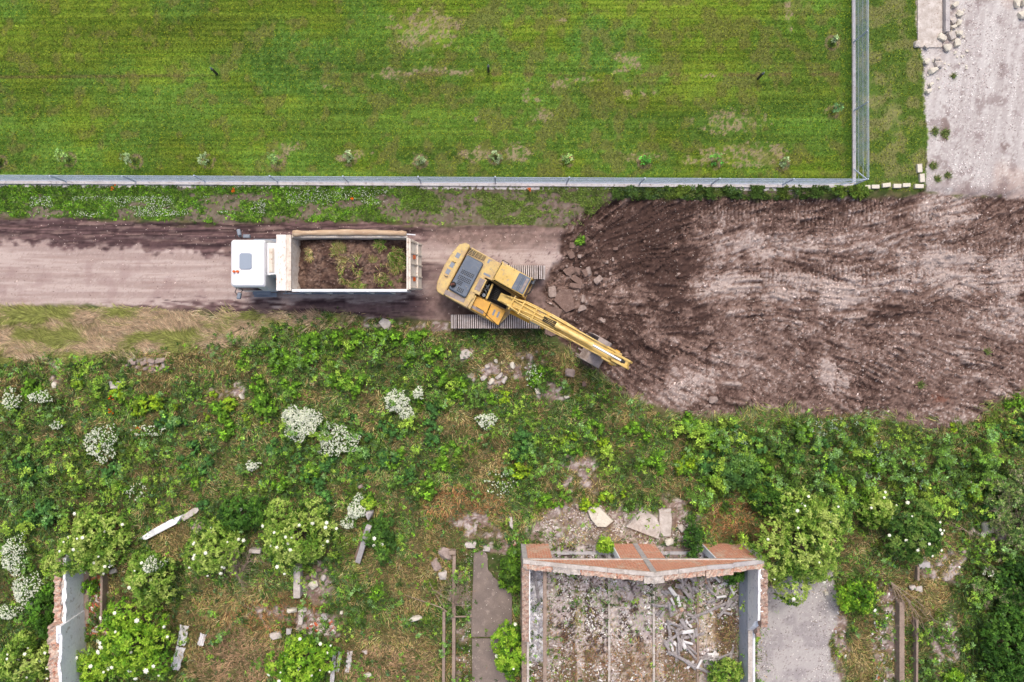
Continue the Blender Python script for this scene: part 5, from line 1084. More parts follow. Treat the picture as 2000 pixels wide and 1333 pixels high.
rock('concrete_slab', 0, 0, 0, 0, .3, 0, M_CONCL, 'narrow rectangular concrete slab right of the pentagonal slab', 'slab', poly=[(1286, 995), (1310, 993), (1311, 1020), (1308, 1048), (1288, 1046), (1290, 1020)])
rock('plaster_slab', 0, 0, 0, 0, .3, 0, M_PLAST, 'long white fallen wall slab lying aslant in the left weeds', 'slab', poly=[(276, 1050), (300, 1034), (332, 1016), (352, 1008), (360, 1004), (350, 1020), (320, 1034), (290, 1052)])
rock('plaster_slab', 0, 0, 0, 0, .25, 0, M_CONCL, 'thin tan tip broken off the long white fallen slab', 'slab', poly=[(354, 1010), (380, 992), (394, 991), (388, 1000), (362, 1016)])
# brick rubble heap and rubble beside the left wall
def chips(name, n, box, maskf, size, pal, label, cat, seed, flat=.6, w=None, lift=0, jit=.08, local=False):
    rs = np.random.default_rng(seed); px, py = scatter(n, box, maskf, rs); n = len(px); x, y = wpts(px, py); z = ground_z(px, py) + lift
    s = rs.uniform(size[0], size[1], n) * rs.uniform(.5, 1, n); a = rs.random(n) * 6.283; ca, sa = np.cos(a), np.sin(a)
    base = np.array([(-1, -.6, 0), (1, -.7, 0), (.8, .6, 0), (-.9, .7, 0), (-.7, -.4, 1), (.75, -.5, 1), (.6, .5, .9), (-.6, .5, 1)])
    q = base[None] * (1 + rs.uniform(-.25, .25, (n, 8, 3))) * s[:, None, None] * .5; q[..., 0] *= rs.uniform(.7, 1.8, (n, 1)); q[..., 2] *= flat
    X = q[..., 0] * ca[:, None] - q[..., 1] * sa[:, None] + x[:, None]; Y = q[..., 0] * sa[:, None] + q[..., 1] * ca[:, None] + y[:, None]; Z = q[..., 2] + z[:, None]
    V = np.stack([X, Y, Z], -1).reshape(-1, 3); f = np.array([(4, 5, 6, 7), (0, 1, 5, 4), (1, 2, 6, 5), (2, 3, 7, 6), (3, 0, 4, 7)]); F = (f[None] + (np.arange(n) * 8)[:, None, None]).reshape(-1, 4)
    c = np.array([C(*p) for p in pal])[rs.choice(len(pal), n, p=w)] * (1 + rs.normal(0, jit, (n, 1)))
    if local: c = ground_color(px, py) * (1 + rs.normal(.02, .16, (n, 1)))
    o = np_mesh(name, V, F, M_GROUND, np.clip(np.repeat(c, 8, 0), 0, 1)); return tag(o, label, cat, kind='stuff')
def inpoly(*ps):
    def f(x, y):
        m = np.zeros(x.shape)
        for p in ps: m = np.maximum(m, (poly_sd(x, y, p) < 0) * 1.)
        return m
    return f
def nz(s, t, sc=16): return lambda x, y: sstep(t, t + .12, fbm(x / sc, y / sc, s, 3))
chips('brick_rubble', 1500, (600, 1195, 660, 1250), lambda x, y: blob(x, y, 630, 1226, 30, 16, fbm(x / 10, y / 10, 3, 2)) * .5, (.06, .2), [(176, 164, 158), (150, 134, 126), (206, 196, 190), (190, 104, 76)], 'heap of small stones and red brick bits above the lower elder', 'rubble', 31, w=[.4, .25, .2, .15])
chips('brick_rubble', 1400, (168, 1100, 210, 1240), lambda x, y: np.ones(x.shape) * .8, (.06, .24), [(188, 110, 84), (168, 92, 72), (210, 200, 196), (140, 116, 104)], 'strip of red brick rubble beside the white ruined wall', 'rubble', 32)
DIRTP = lambda x, y: (poly_sd(x, y, EXC) < -2) * (.25 + .75 * sstep(.4, .6, fbm(x / 40, y / 40, 33, 3)))
chips('soil_clods', 42000, (1060, 375, 2060, 850), DIRTP, (.04, .13), [(104, 82, 78), (130, 108, 104), (156, 136, 132), (84, 64, 60)], 'crumbled clods of dark earth over the dug ground', 'soil', 33, w=[.35, .3, .15, .2], local=True)
chips('stone_chips', 3800, (1060, 375, 2060, 850), DIRTP, (.02, .055), [(206, 194, 186), (184, 168, 160), (226, 218, 214)], 'small white stone chips scattered over the dug ground', 'gravel', 34)
chips('gravel', 7000, (1790, -20, 2060, 385), lambda x, y: (poly_sd(x, y, GRAV) < -3) * sstep(.4, .6, fbm(x / 30, y / 30, 35, 3)), (.025, .07), [(214, 204, 204), (176, 162, 162), (238, 234, 232), (132, 118, 116)], 'loose pale gravel on the road at the top right', 'gravel', 35)
chips('road_stones', 3500, (-20, 425, 1110, 615), lambda x, y: (poly_sd(x, y, ROAD) < -4) * (.3 + .7 * (y < 480)), (.02, .06), [(214, 196, 186), (140, 116, 108), (100, 78, 74)], 'small stones and crumbs strewn over the dirt road', 'gravel', 36)
def m_yard(x, y): return (poly_sd(x, y, YARD) < 0) * (.25 + 1. * sstep(30, 0, np.abs(x - 1610)) + .6 * (x < 1500))
chips('yard_gravel', 5000, (1470, 1110, 1650, 1420), m_yard, (.02, .06), [(226, 220, 216), (150, 138, 138), (110, 96, 92)], 'fine pale grit lying on the paved yard', 'gravel', 37)
def m_grit(x, y):
    return np.clip(blob(x, y, 1730, 1240, 30, 130) + blob(x, y, 1640, 1240, 14, 100) * .5 + blob(x, y, 1845, 1260, 26, 60) * .5 + blob(x, y, 905, 1230, 9, 140) * .5 + blob(x, y, 1020, 715, 50, 25) * .3 + blob(x, y, 1840, 1110, 45, 25) * .3, 0, 1)
chips('broken_rubble', 9000, (880, 690, 1890, 1420), m_grit, (.04, .18), [(196, 190, 190), (164, 156, 156), (226, 222, 222), (120, 104, 98), (176, 92, 66)], 'strips of broken grey rubble between the low walls at the lower right', 'rubble', 38, w=[.36, .26, .2, .15, .03])
chips('forecourt_rubble', 3500, (1060, 985, 1375, 1066), lambda x, y: np.clip(pmask(x, y, RUINN, 8) * sstep(.42, .6, fbm(x / 18, y / 18, 39, 3)), 0, 1), (.04, .14), [(206, 198, 194), (170, 156, 150), (130, 112, 104)], 'pale crumbs of rubble on the bare ground above the ruin', 'rubble', 39)

# ---------------------------------------------------------------- ruined building
ruin = thing('ruined_building', 'roofless ruin with red brick gable wall and white plastered side wall', 'ruin', (7.1, -11.07, 0))
def rb(m, name, mat, parent=None, **k):
    m.v = [(x - 7.1, y + 11.07, z) for x, y, z in m.v]; return m.build(name, mat, parent or ruin, **k)
YN, YS2 = -10.83, -11.23; WX0, WX1 = 1.37, 12.98; BZ = 2.84; PKX, PKZ = 7.24, 4.96
for a, b, m_, nm in ((1.62, 2.80, M_BRICK, 'brick_pier'), (6.09, 7.11, M_BRICK, 'brick_pier'), (7.37, 8.24, M_BRICK, 'brick_pier'), (10.72, 12.66, M_BRICK, 'brick_pier')):
    rb(MB().box(a, b, YS2 + .03, YN - .02, -.1, BZ - .14), nm, m_)
for a, b in ((WX0, 1.62), (12.66, WX1)): rb(MB().box(a, b, YS2 + .01, YN, -.1, BZ - .14), 'corner_column', M_CONC, bevel=.01)
rb(MB().box(7.112, 7.368, YS2 + .01, YN + .01, -.1, BZ - .14), 'column', M_CONC, bevel=.01)
for a in (6.03, 10.66): rb(MB().box(a, a + .06, YS2 + .03, YN - .03, -.1, BZ - .14), 'door_reveal', M_PLAST)
rb(MB().box(WX0, WX1, YS2 + .005, YN + .02, BZ - .14, BZ), 'ring_beam', M_CONCL, bevel=.015)
def gtop(x): return np.where(x < PKX, 2.98 + (PKZ - 2.98) * np.clip((x - WX0) / (PKX - WX0), 0, 1) ** .92, PKZ + (2.90 - PKZ) * np.clip((x - PKX) / (WX1 - PKX), 0, 1))
def gpoly(a, b, n=8):
    xs = np.linspace(a, b, n); t = [(float(x), float(gtop(x)) - .12) for x in xs[::-1]]; return [(a, BZ), (b, BZ)] + t
for a, b in ((WX0 + .3, 7.11), (7.37, WX1 - .35)): rb(MB().sideprism(gpoly(a, b), YS2 + .06, YN - .03), 'gable_brickwork', M_BRICK)
rb(MB().sideprism([(7.112, BZ), (7.368, BZ), (7.368, PKZ - .1), (7.112, PKZ - .1)], YS2 + .04, YN + .012), 'gable_column', M_CONC)
_r = random.Random(9)
segs = [(WX0, 3.4, 0, M_CONCL), (3.4, 5.2, 0, M_CONCL), (5.2, 7.24, .02, M_CONCL), (7.24, 8.4, 0, M_CONCL), (8.4, 9.85, 0, M_CONCL), (9.85, 11.2, .14, M_CONC), (11.2, WX1, .02, M_CONC)]
for i, (a, b, dz, mt) in enumerate(segs):
    w = .17; za, zb = float(gtop(a)) + (dz if i != 5 else -.05), float(gtop(b)) + dz
    rb(MB().hexa([(a + .005, YN - w, za - .12), (b - .005, YN - w, zb - .12), (b - .005, YN + .03, zb - .12), (a + .005, YN + .03, za - .12)], [(a + .005, YN - w, za), (b - .005, YN - w, zb), (b - .005, YN + .03, zb), (a + .005, YN + .03, za)]), 'coping', mt, bevel=.015)
for i, (a, b) in enumerate(((WX0 + .02, 2.7), (2.75, 4.0), (4.05, 5.6), (5.65, 6.75), (6.8, 7.7), (7.75, 9.3), (9.35, 9.75), (9.8, 11.2), (11.25, WX1 - .02))):
    m = rough_block(a, b, YS2 - (.10 if i in (4, 7) else 0.02), YN - .175, 2.7, 3, .09, .035, i, top=lambda X, Y: gtop(X) - .04 + (.1 if i == 7 else 0) * 1.0)
    mt = M_CONCL if i in (1, 4) else M_BRICKT; rb(m, 'broken_brick_course', mt)
# side walls
ex0 = 12.58
rb(MB().box(ex0, 12.86, -24, YS2 - .01, -.1, 1.42), 'side_wall', M_DADO)
m = MB(); prof = [(-11.24, 1.42), (-11.24, 3.0), (-11.9, 2.93), (-12.3, 2.98), (-12.8, 2.9), (-13.3, 2.95), (-13.75, 2.86), (-13.9, 2.5), (-14.3, 2.1), (-14.75, 1.42)]
n = len(prof); vs = [(ex0 - .004, y, z) for y, z in prof] + [(ex0 + .28, y, z) for y, z in prof]
m.add(vs, [tuple(range(n)), tuple(range(2 * n - 1, n - 1, -1))] + [((i + 1) % n, i, n + i, n + (i + 1) % n) for i in range(n)]); rb(m, 'upper_side_wall', M_PLAST)
rb(rough_block(ex0 + .1, 13.02, -14.0, YS2 - .02, 2.6, 3.0, .09, .06, 31), 'broken_brick_course', M_BRICKW)
rb(rough_block(12.87, 13.05, -14.9, YS2 - .02, -.1, 1.9, .12, .08, 33), 'brick_pilaster_strip', M_BRICKW)
rb(MB().box(ex0 - .01, 12.80, -24, -14.76, 1.42, 1.50), 'wall_ledge', M_CONCL, bevel=.015)
rb(MB().box(12.88, 13.02, -24, -14.95, -.1, 1.2), 'outer_ledge', M_PLAST, bevel=.015)
m = rough_block(WX0 - .03, WX0 + .30, -14.8, YS2 - .01, -.1, 2.75, .08, .035, 36); rb(m, 'brick_side_wall', M_BRICKW)
rb(MB().box(WX0 + .305, WX0 + .36, -14.8, YS2 - .01, -.1, 2.7), 'inner_plaster', M_PLAST)
rb(rough_block(WX0, WX0 + .24, -24, -14.82, -.1, 1.55, .1, .03, 37), 'low_side_wall', M_CONCB)
rb(MB().box(WX0 + .245, WX0 + .36, -24, -14.82, -.1, 1.62), 'wall_ledge', M_CONCL, bevel=.01)
bx0, bx1 = (1060.7 - NX) * .02460, (1067.8 - NX) * .02460
rb(MB().box(bx0, bx1, -24, YS2 - .02, 2.42, 2.60), 'roof_beam', M_CONCB, bevel=.012)
for px in (1189.5, 1276.5, 1362): x = (px - NX) / 38; rb(MB().box(x - .06, x + .06, -24, YS2 - .02, -.05, .10), 'floor_kerb', M_CONCL if px < 1300 else M_CONCB, bevel=.01)
rb(MB().box(WX0 + .37, ex0 - .01, -11.4, YS2 - .01, -.05, .05), 'threshold', M_CONC)
# floor patches: mortar bed with chips, moss, dry grass
INR = [(1034, 1080), (1442, 1080), (1442, 1420), (1034, 1420)]
def m_fl(x, y):
    m = sstep(.36, .52, fbm(x / 26, y / 40, 41, 3)) * (poly_sd(x, y, INR) < 0)
    m = m * (1 - .6 * blobs(x, y, [(1115, 1270, 60, 40), (1230, 1280, 60, 35), (1310, 1300, 60, 40), (1415, 1230, 28, 60), (1068, 1220, 14, 60), (1320, 1230, 16, 60), (1128, 1190, 8, 70), (1380, 1240, 30, 26)], fbm(x / 10, y / 10, 4, 2)))
    return m
chips('floor_debris', 13000, (1034, 1080, 1442, 1420), m_fl, (.04, .13), [(208, 202, 202), (232, 230, 228), (160, 150, 150), (84, 72, 68), (128, 112, 106)], 'crumbled plaster and tile chips covering the floor of the ruin', 'rubble', 42, w=[.3, .22, .16, .18, .14])
chips('floor_debris', 900, (1034, 1090, 1062, 1290), lambda x, y: np.ones(x.shape), (.12, .34), [(196, 192, 196), (168, 164, 170), (216, 214, 216)], 'broken pale plates heaped beside the left wall of the ruin', 'rubble', 43, flat=.4)
rs = np.random.default_rng(44)
def m_ing(x, y): return (poly_sd(x, y, INR) < 0) * blobs(x, y, [(1115, 1280, 70, 40), (1240, 1285, 60, 40), (1310, 1310, 70, 40), (1415, 1235, 28, 60), (1068, 1220, 12, 70), (1318, 1235, 14, 60), (1128, 1190, 7, 75), (1120, 1340, 300, 30), (1385, 1110, 20, 20)], fbm(x / 10, y / 10, 4, 2), 1.1)
px, py = scatter(13000, (1034, 1080, 1442, 1420), m_ing, rs); x, y = wpts(px, py)
g = pick(rs, [(164, 128, 96), (180, 150, 116), (140, 110, 84), (122, 130, 70)], len(px)); g = np.where(((np.abs(px - 1128) < 9) & (py < 1250))[:, None], pick(rs, [(150, 146, 70), (128, 130, 60), (170, 160, 96)], len(px)), g)
b_ = blades(x, y, ground_z(px, py), rs.uniform(.12, .34, len(px)), rs.uniform(.012, .024, len(px)), g, rs, (.15, .9)); tag(np_mesh('dry_grass', b_[0], b_[1], M_BLADE, b_[2]), 'dry reddish grass growing through the floor of the ruin', 'grass', kind='stuff')
# broken roofing sheets
def sheet_mesh(L, w, th=.025, seed=0):
    r = random.Random(seed); m = MB(); n = 5; k = 4
    for s in (0, 1):
        for i in range(n):
            for j in range(k):
                u = i / (n - 1) - .5; v = j / (k - 1) - .5; x = u * L + (r.uniform(-.05, .05) if i in (0, n - 1) else 0); m.v.append((x, v * w * .75, .03 * math.cos(v * 3.1) + (th if s else 0)))
    N = n * k
    for i in range(n - 1):
        for j in range(k - 1):
            a = i * k + j; m.f += [(a, a + 1, a + k + 1, a + k)]; m.f += [(N + a, N + a + k, N + a + k + 1, N + a + 1)]
    for i in range(n - 1): a = i * k; m.f.append((a, a + k, N + a + k, N + a)); a = i * k + k - 1; m.f.append((a + k, a, N + a, N + a + k))
    for j in range(k - 1): a = j; m.f.append((a + 1, a, N + a, N + a + 1)); a = (n - 1) * k + j; m.f.append((a, a + 1, N + a + 1, N + a))
    return m
SHP = []
for i in range(8):
    L = (.5, .7, .9, .55, 1.1, .4, .8, .6)[i]; o = sheet_mesh(L, (.16, .2, .18, .24, .2, .2, .15, .28)[i], seed=i); SHP.append((o, M_SHEETL if i in (0, 3) else M_SHEET))
SHM = []
_r = random.Random(12); SG = 'broken roofing sheets strewn inside the ruin'; SLB = 'broken grey roofing sheet lying in the debris inside the ruin'
cl = [(1340, 1145, 16, 22, 60, 14), (1325, 1230, 28, 14, 40, 14), (1322, 1262, 24, 14, 60, 14), (1395, 1150, 30, 18, -60, 9), (1410, 1185, 26, 14, -25, 7), (1300, 1205, 16, 22, 80, 7), (1385, 1290, 20, 10, -35, 7), (1410, 1285, 22, 8, -50, 4), (1345, 1290, 30, 8, -30, 4), (1300, 1170, 14, 14, 20, 6), (1350, 1205, 14, 12, 80, 4)]
for cx, cy, rx, ry, a0, n in cl:
    for k in range(n):
        i = _r.randrange(8); px, py = cx + _r.uniform(-rx, rx) * 1.25, cy + _r.uniform(-ry, ry) * 1.25
        if not 1282 < px < 1440: continue
        if SHM and i < len(SHM): me = SHM[i]; o = bpy.data.objects.new('roofing_sheet', me); COL.objects.link(o)
        else:
            while len(SHM) < 8:
                q, mt = SHP[len(SHM)]; oo = q.build('roofing_sheet', mt); SHM.append(oo.data); bpy.data.objects.remove(oo)
            o = bpy.data.objects.new('roofing_sheet', SHM[i]); COL.objects.link(o)
        o.location = (*wpts(px, py), .06 + .03 * k % .2); o.rotation_euler = (R(_r.uniform(-12, 12)), R(_r.uniform(-6, 6)), R(-a0 + _r.gauss(0, 38))); tag(o, SLB, 'roofing sheet', SG)
for px, py, L, a, lb in ((1390, 1188, 2.4, 22, 'long grey roofing sheet lying aslant in the right bay of the ruin'), (1345, 1292, 2.6, -28, 'long grey roofing sheet at the lower middle of the ruin'), (1047, 1140, 2.0, -80, 'long grey roofing sheet leaning by the left wall of the ruin'), (1425, 1176, 1.0, 48, 'short stout grey pipe piece above the long aslant sheet')):
    o = sheet_mesh(L, .2, .03, 5).build('roofing_sheet', M_SHEET); o.location = (*wpts(px, py), .16); o.rotation_euler = (0, R(3), R(a)); tag(o, lb, 'roofing sheet')
rock('brick', 1382, 1135, 10, 15, .15, 5, M_BRICKT, 'fallen lump of red brick under the broken coping of the ruin', 'brick')
rock('brick', 1330, 1190, 11, 9, .15, 25, M_BRICKT, 'red brick fragment amid the grey sheets inside the ruin', 'brick')
rock('brick', 1335, 1182, 9, 8, .2, 60, M_ROCKW, 'pale brick fragment touching the red one inside the ruin', 'brick')

# ---------------------------------------------------------------- left ruined wall
lw = thing('ruined_wall', 'broken white plastered wall with red brick core at the lower left', 'wall', (-21.3, -15, 0))
def lb_(m, name, mat, **k):
    m.v = [(x + 21.3, y + 15, z) for x, y, z in m.v]; return m.build(name, mat, lw, **k)
def ragged(x0, x1, ya, yb, zt, amp, seed, step=.16):
    r = random.Random(seed); n = int((yb - ya) / step); top = []; z = zt
    for i in range(n + 1):
        if r.random() < .35: z = zt + r.uniform(-amp, amp * .5)
        top.append((ya + (yb - ya) * i / n, z + r.uniform(-.02, .02)))
    pf = [(ya, -.1)] + top + [(yb, -.1)]; n = len(pf); m = MB(); vs = [(x0, y, z) for y, z in pf] + [(x1, y, z) for y, z in pf]
    return m.add(vs, [tuple(range(n - 1, -1, -1)), tuple(range(n, 2 * n))] + [(i, (i + 1) % n, n + (i + 1) % n, n + i) for i in range(n)])
M_PLW = surf('old_whitewash', lin(250, 250, 252), lin(238, 240, 246), lin(196, 190, 186), 1.4, .85, t=(.4, .7), fine=12, fineamt=.14)
lb_(ragged(-21.10, -20.99, -14.2, -11.05, 1.88, .10, 1), 'plaster_face', M_PLW); lb_(ragged(-21.06, -20.93, -24, -14.2, 2.42, .14, 2), 'plaster_face', M_PLW)
lb_(ragged(-21.22, -21.105, -14.2, -11.2, 1.80, .18, 3), 'render_top', M_PLW); lb_(ragged(-21.17, -21.065, -24, -14.21, 2.3, .22, 4), 'render_top', M_PLW)
lb_(rough_block(-21.30, -21.10, -14.2, -11.1, 1.0, 1.66, .1, .07, 53), 'render_core', M_CONCL)
lb_(rough_block(-21.58, -21.28, -14.2, -11.05, -.1, 1.78, .1, .09, 51), 'brick_core', M_BRICKT)
lb_(rough_block(-21.62, -21.12, -24, -14.21, -.1, 2.22, .11, .10, 52), 'brick_core', M_BRICKT)
lb_(MB().box(-20.98, -20.72, -14.9, -11.7, -.1, .22), 'footing', M_CONCB, bevel=.02)

# ---------------------------------------------------------------- low walls, beams, paths
def lowwall(name, label, cat, a, b, w, h, mat, bev=.02):
    m = MB(); cx, cy = wpts((a[0] + b[0]) / 2, (a[1] + b[1]) / 2); wall_seg(m, *a, *b, w, -.15, h); m.v = [(x - cx, y - cy, z) for x, y, z in m.v]
    o = m.build(name, mat, None, bev); o.location = (cx, cy, 0); return tag(o, label, cat)
lowwall('low_wall', 'long narrow concrete low wall left of the concrete path', 'low wall', (888, 1080), (886, 1500), .17, .55, M_CONCB)
lowwall('low_wall', 'short cross piece of low wall at the top of the long narrow wall', 'low wall', (877, 1075), (891, 1075), .2, .5, M_CONCB)
lowwall('low_wall', 'thinner grey low wall left of and parallel to the long narrow wall', 'low wall', (868, 1190), (866, 1500), .15, .4, M_CONCB)
lowwall('low_wall', 'low wall behind the red rubble strip at the lower left', 'low wall', (210, 1100), (208, 1222), .12, .6, M_CONCB)
lowwall('low_wall', 'dark concrete low wall beside the grey rubble strip, lower right', 'low wall', (1752, 1170), (1752, 1500), .26, .5, M_CONCB)
lowwall('low_wall', 'thin pale low wall at the lower right, right of the dark one', 'low wall', (1783, 1205), (1781, 1500), .11, .45, M_CONCB)
lowwall('low_wall', 'short low wall with a cross piece above the tan stones, right side', 'low wall', (1786, 1103), (1786, 1130), .12, .4, M_CONCB)
lowwall('low_wall', 'grey cross piece under the right elder', 'low wall', (1790, 1103), (1812, 1101), .3, .25, M_CONC)
lowwall('wall_stub', 'thick pale stub of wall below the round elder', 'wall stub', (585, 1100), (585, 1162), .36, .6, M_CONCL, .05)
lowwall('wall_stub', 'small stone stub below the thick pale stub of wall', 'wall stub', (590, 1196), (588, 1218), .25, .25, M_CONCL, .05)
lowwall('wall_stub', 'grey slab end showing between the two round elders', 'wall stub', (492, 1072), (514, 1073), .2, .5, M_CONCL, .03)
# leaning posts
for a, b, w, mt, lb in (((727, 1018, 1.1), (700, 1096, .1), .27, M_CONC, 'thick pale concrete post leaning among weeds in the lower middle'), ((717, 1028, .8), (694, 1090, .05), .12, M_WOODP, 'thin brown timber leaning against the thick concrete post')):
    m = MB(); p = wpts(a[0], a[1]); q = wpts(b[0], b[1]); m.bar((0, 0, a[2]), (q[0] - p[0], q[1] - p[1], b[2]), w, w); o = m.build('leaning_post', mt, None, .03); o.location = (*p, 0); tag(o, lb, 'post')
o = rock('stone_block', 724, 1001, 14, 18, .9, -20, M_CONC, 'upright grey broken block at the head of the leaning posts', 'stone block', sink=.05)
# fluted broken sheets in dry grass
for px, py, L, w, a, lb in ((359, 1240, 1.0, .42, 82, 'upper of two fluted grey sheets lying in line in dry grass'), (351, 1283, 1.15, .44, 76, 'lower of two fluted grey sheets lying in line in dry grass'), (397, 1247, .6, .3, 75, 'small fluted grey sheet piece right of the two in line'),
                      (681, 1296, 1.3, .26, 84, 'pale weathered board upright beside the lower elder'), (653, 1300, 1.6, .2, 86, 'grey weathered board nearest the lower elder'), (663, 1290, 1.0, .2, 80, 'short grey board between two others by the lower elder')):
    m = MB(); n = 9; k = 7
    for s in (0, 1):
        for i in range(n):
            for j in range(k):
                u = i / (n - 1) - .5; v = j / (k - 1) - .5; m.v.append((u * L + random.Random(i * 7 + j).uniform(-.04, .04), v * w * (1 - .12 * math.cos(i * 2)), .03 * math.cos(j * math.pi) + (.03 if s else 0)))
    N = n * k
    for i in range(n - 1):
        for j in range(k - 1): q = i * k + j; m.f += [(q, q + 1, q + k + 1, q + k), (N + q, N + q + k, N + q + k + 1, N + q + 1)]
    for i in range(n - 1): q = i * k; m.f.append((q, q + k, N + q + k, N + q)); q = i * k + k - 1; m.f.append((q + k, q, N + q, N + q + k))
    for j in range(k - 1): q = j; m.f.append((q + 1, q, N + q, N + q + 1)); q = (n - 1) * k + j; m.f.append((q, q + 1, N + q + 1, N + q))
    o = m.build('fluted_sheet', M_SHEETL, None); o.location = (*wpts(px, py), gz(px, py) + .12); o.rotation_euler = (R(4), R(5), R(a)); tag(o, lb, 'sheet')
# concrete path
def slab(name, poly, z, mat, label=None, cat=None, kind=None):
    m = MB().prism([wpts(*p) for p in poly], -.2, z); o = m.build(name, mat, None, .02); return tag(o, label, cat, kind=kind)
M_PATH = surf('path_concrete', lin(140, 126, 118), lin(124, 112, 106), lin(156, 142, 134), 1.2, .95, fine=18, fineamt=.22)
slab('path', [(925, 1080), (945, 1074), (952, 1084), (953, 1112), (968, 1130), (984, 1146), (1000, 1160), (1000, 1243), (920, 1243), (922, 1180), (924, 1130)], .1, M_PATH, kind='structure')
slab('path', [(922, 1247), (1000, 1246), (1000, 1500), (922, 1500)], .09, M_PATH, kind='structure')
chips('path_grit', 1200, (905, 1080, 1000, 1420), lambda x, y: np.where(x < 924, 1., .12), (.02, .06), [(224, 216, 208), (196, 180, 170)], 'white grit along the left edge of the concrete path', 'gravel', 45, lift=.1)

# ---------------------------------------------------------------- shrubs
M_CROWN = col_mat('crown_leaf', .7, .25, 5, .22, 0, .25)
FLW = None
def flower_mesh():
    global FLW
    if FLW: return FLW
    m = MB(); r = random.Random(2); k = 0
    # a flat umbel: one knobbly disc
    n = 12; vs = [(0, 0, .045)]; 
    for j, rad in enumerate((.45, .8, 1.0)):
        for i in range(n): a = 6.283 * i / n; q = rad * (1 + (.18 * (-1) ** i if j == 2 else r.uniform(-.05, .05))); vs.append((math.cos(a) * q * .1, math.sin(a) * q * .1, .045 - .04 * rad ** 2 + r.uniform(-.006, .006)))
    vs.append((0, 0, -.03)); f = [(0, 1 + i, 1 + (i + 1) % n) for i in range(n)]
    for j in range(2): f += [(1 + j * n + i, 1 + (j + 1) * n + i, 1 + (j + 1) * n + (i + 1) % n, 1 + j * n + (i + 1) % n) for i in range(n)]
    f += [(1 + 2 * n + (i + 1) % n, 1 + 2 * n + i, len(vs) - 1) for i in range(n)]
    m.add(vs, f); o = m.build('flower_head', M_FLOW); FLW = o.data; bpy.data.objects.remove(o); return FLW
LIME = [(176, 194, 102), (154, 180, 80), (130, 164, 62), (102, 142, 48), (66, 100, 34)]
BRIGHT = [(164, 196, 66), (136, 178, 48), (112, 160, 42), (88, 134, 36), (66, 108, 30)]
DKGR = [(86, 128, 44), (70, 112, 40), (56, 94, 36), (46, 78, 32), (98, 138, 52)]
def shrub(name, label, cat, cx, cy, rx, ry, h, pal, nfl, seed, dens=46, lobes=9, leaf=.15, cr=(.12, .21), wts=None, group=None, fls=1.0):
    rs = np.random.default_rng(seed); hb = h * .55; k = (CAM_H - hb) / FPX
    X0, Y0 = P(cx, cy, hb); RX, RY = rx * k, ry * k; bz = gz(*topx(X0, Y0)); root = thing(name, label, cat, (X0, Y0, bz), 0, group)
    # crown made of lobes
    L = [(0, 0, .56, 1.0)]
    for i in range(lobes): a = i / lobes * 6.283 + rs.uniform(-.3, .3); q = rs.uniform(.42, .86); L.append((math.cos(a) * q, math.sin(a) * q, rs.uniform(.2, .42), rs.uniform(.55, .92)))
    n = int(RX * RY * math.pi * dens * 1.7); P_ = []; Nn = []; dep = []
    for (lx, ly, lr, lh) in L:
        m = int(n * lr * lr / sum(q[2] ** 2 for q in L)) + 6
        th = rs.random(m) * 6.283; u = rs.uniform(-.15, 1, m); s = np.sqrt(1 - u * u); rr = 1 + rs.normal(0, .07, m)
        dirv = np.stack([np.cos(th) * s, np.sin(th) * s, u], 1)
        p = np.stack([lx * RX + dirv[:, 0] * lr * RX * rr, ly * RY + dirv[:, 1] * lr * RY * rr, h * lh * .55 + dirv[:, 2] * rr * min(h * lh * .45, max(RX, RY) * lr * 1.3)], 1)
        P_.append(p); Nn.append(dirv + np.array([0, 0, .5])); dep.append(u)
    P_ = np.concatenate(P_); Nn = nrm(np.concatenate(Nn) + rs.normal(0, .25, P_.shape)); dep = np.concatenate(dep)
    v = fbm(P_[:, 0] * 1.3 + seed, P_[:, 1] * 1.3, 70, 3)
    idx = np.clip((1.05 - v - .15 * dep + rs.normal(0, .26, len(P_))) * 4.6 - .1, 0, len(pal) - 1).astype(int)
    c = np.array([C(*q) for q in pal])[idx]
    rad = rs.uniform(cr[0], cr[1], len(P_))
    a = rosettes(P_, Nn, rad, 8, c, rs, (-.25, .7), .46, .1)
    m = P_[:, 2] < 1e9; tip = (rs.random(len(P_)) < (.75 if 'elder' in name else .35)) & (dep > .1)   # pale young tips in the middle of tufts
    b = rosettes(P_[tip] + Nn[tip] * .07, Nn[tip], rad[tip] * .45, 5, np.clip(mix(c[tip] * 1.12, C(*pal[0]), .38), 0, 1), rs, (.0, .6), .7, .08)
    V, F, cc = join([a, b]); np_mesh('crown', V, F, M_CROWN, cc, root)
    t = MB(); t.tube([(0, 0, -.1), (.05, .03, h * .3), (.02, -.04, h * .62)], [.09, .07, .03], 8)
    for (lx, ly, lr, lh) in L[1:]: t.tube([(.03, .0, h * .12), (lx * RX * .5, ly * RY * .5, h * .34), (lx * RX * .9, ly * RY * .9, h * lh * .66)], [.05, .035, .012], 6)
    t.build('trunk', M_BARK, root)
    if nfl:
        fm = flower_mesh(); up = np.where((dep > .15))[0]; ch = rs.choice(up, min(nfl, len(up)), replace=False)
        for i in ch:
            o = bpy.data.objects.new('flower_head', fm); COL.objects.link(o); o.parent = root; q = P_[i] + Nn[i] * .2; o.location = q; s = rs.uniform(.5, 1.15) * fls; o.scale = (s, s, s); nn = Vector(Nn[i] + np.array([0, 0, .8])); o.rotation_euler = nn.to_track_quat('Z', 'Y').to_euler()
    return root
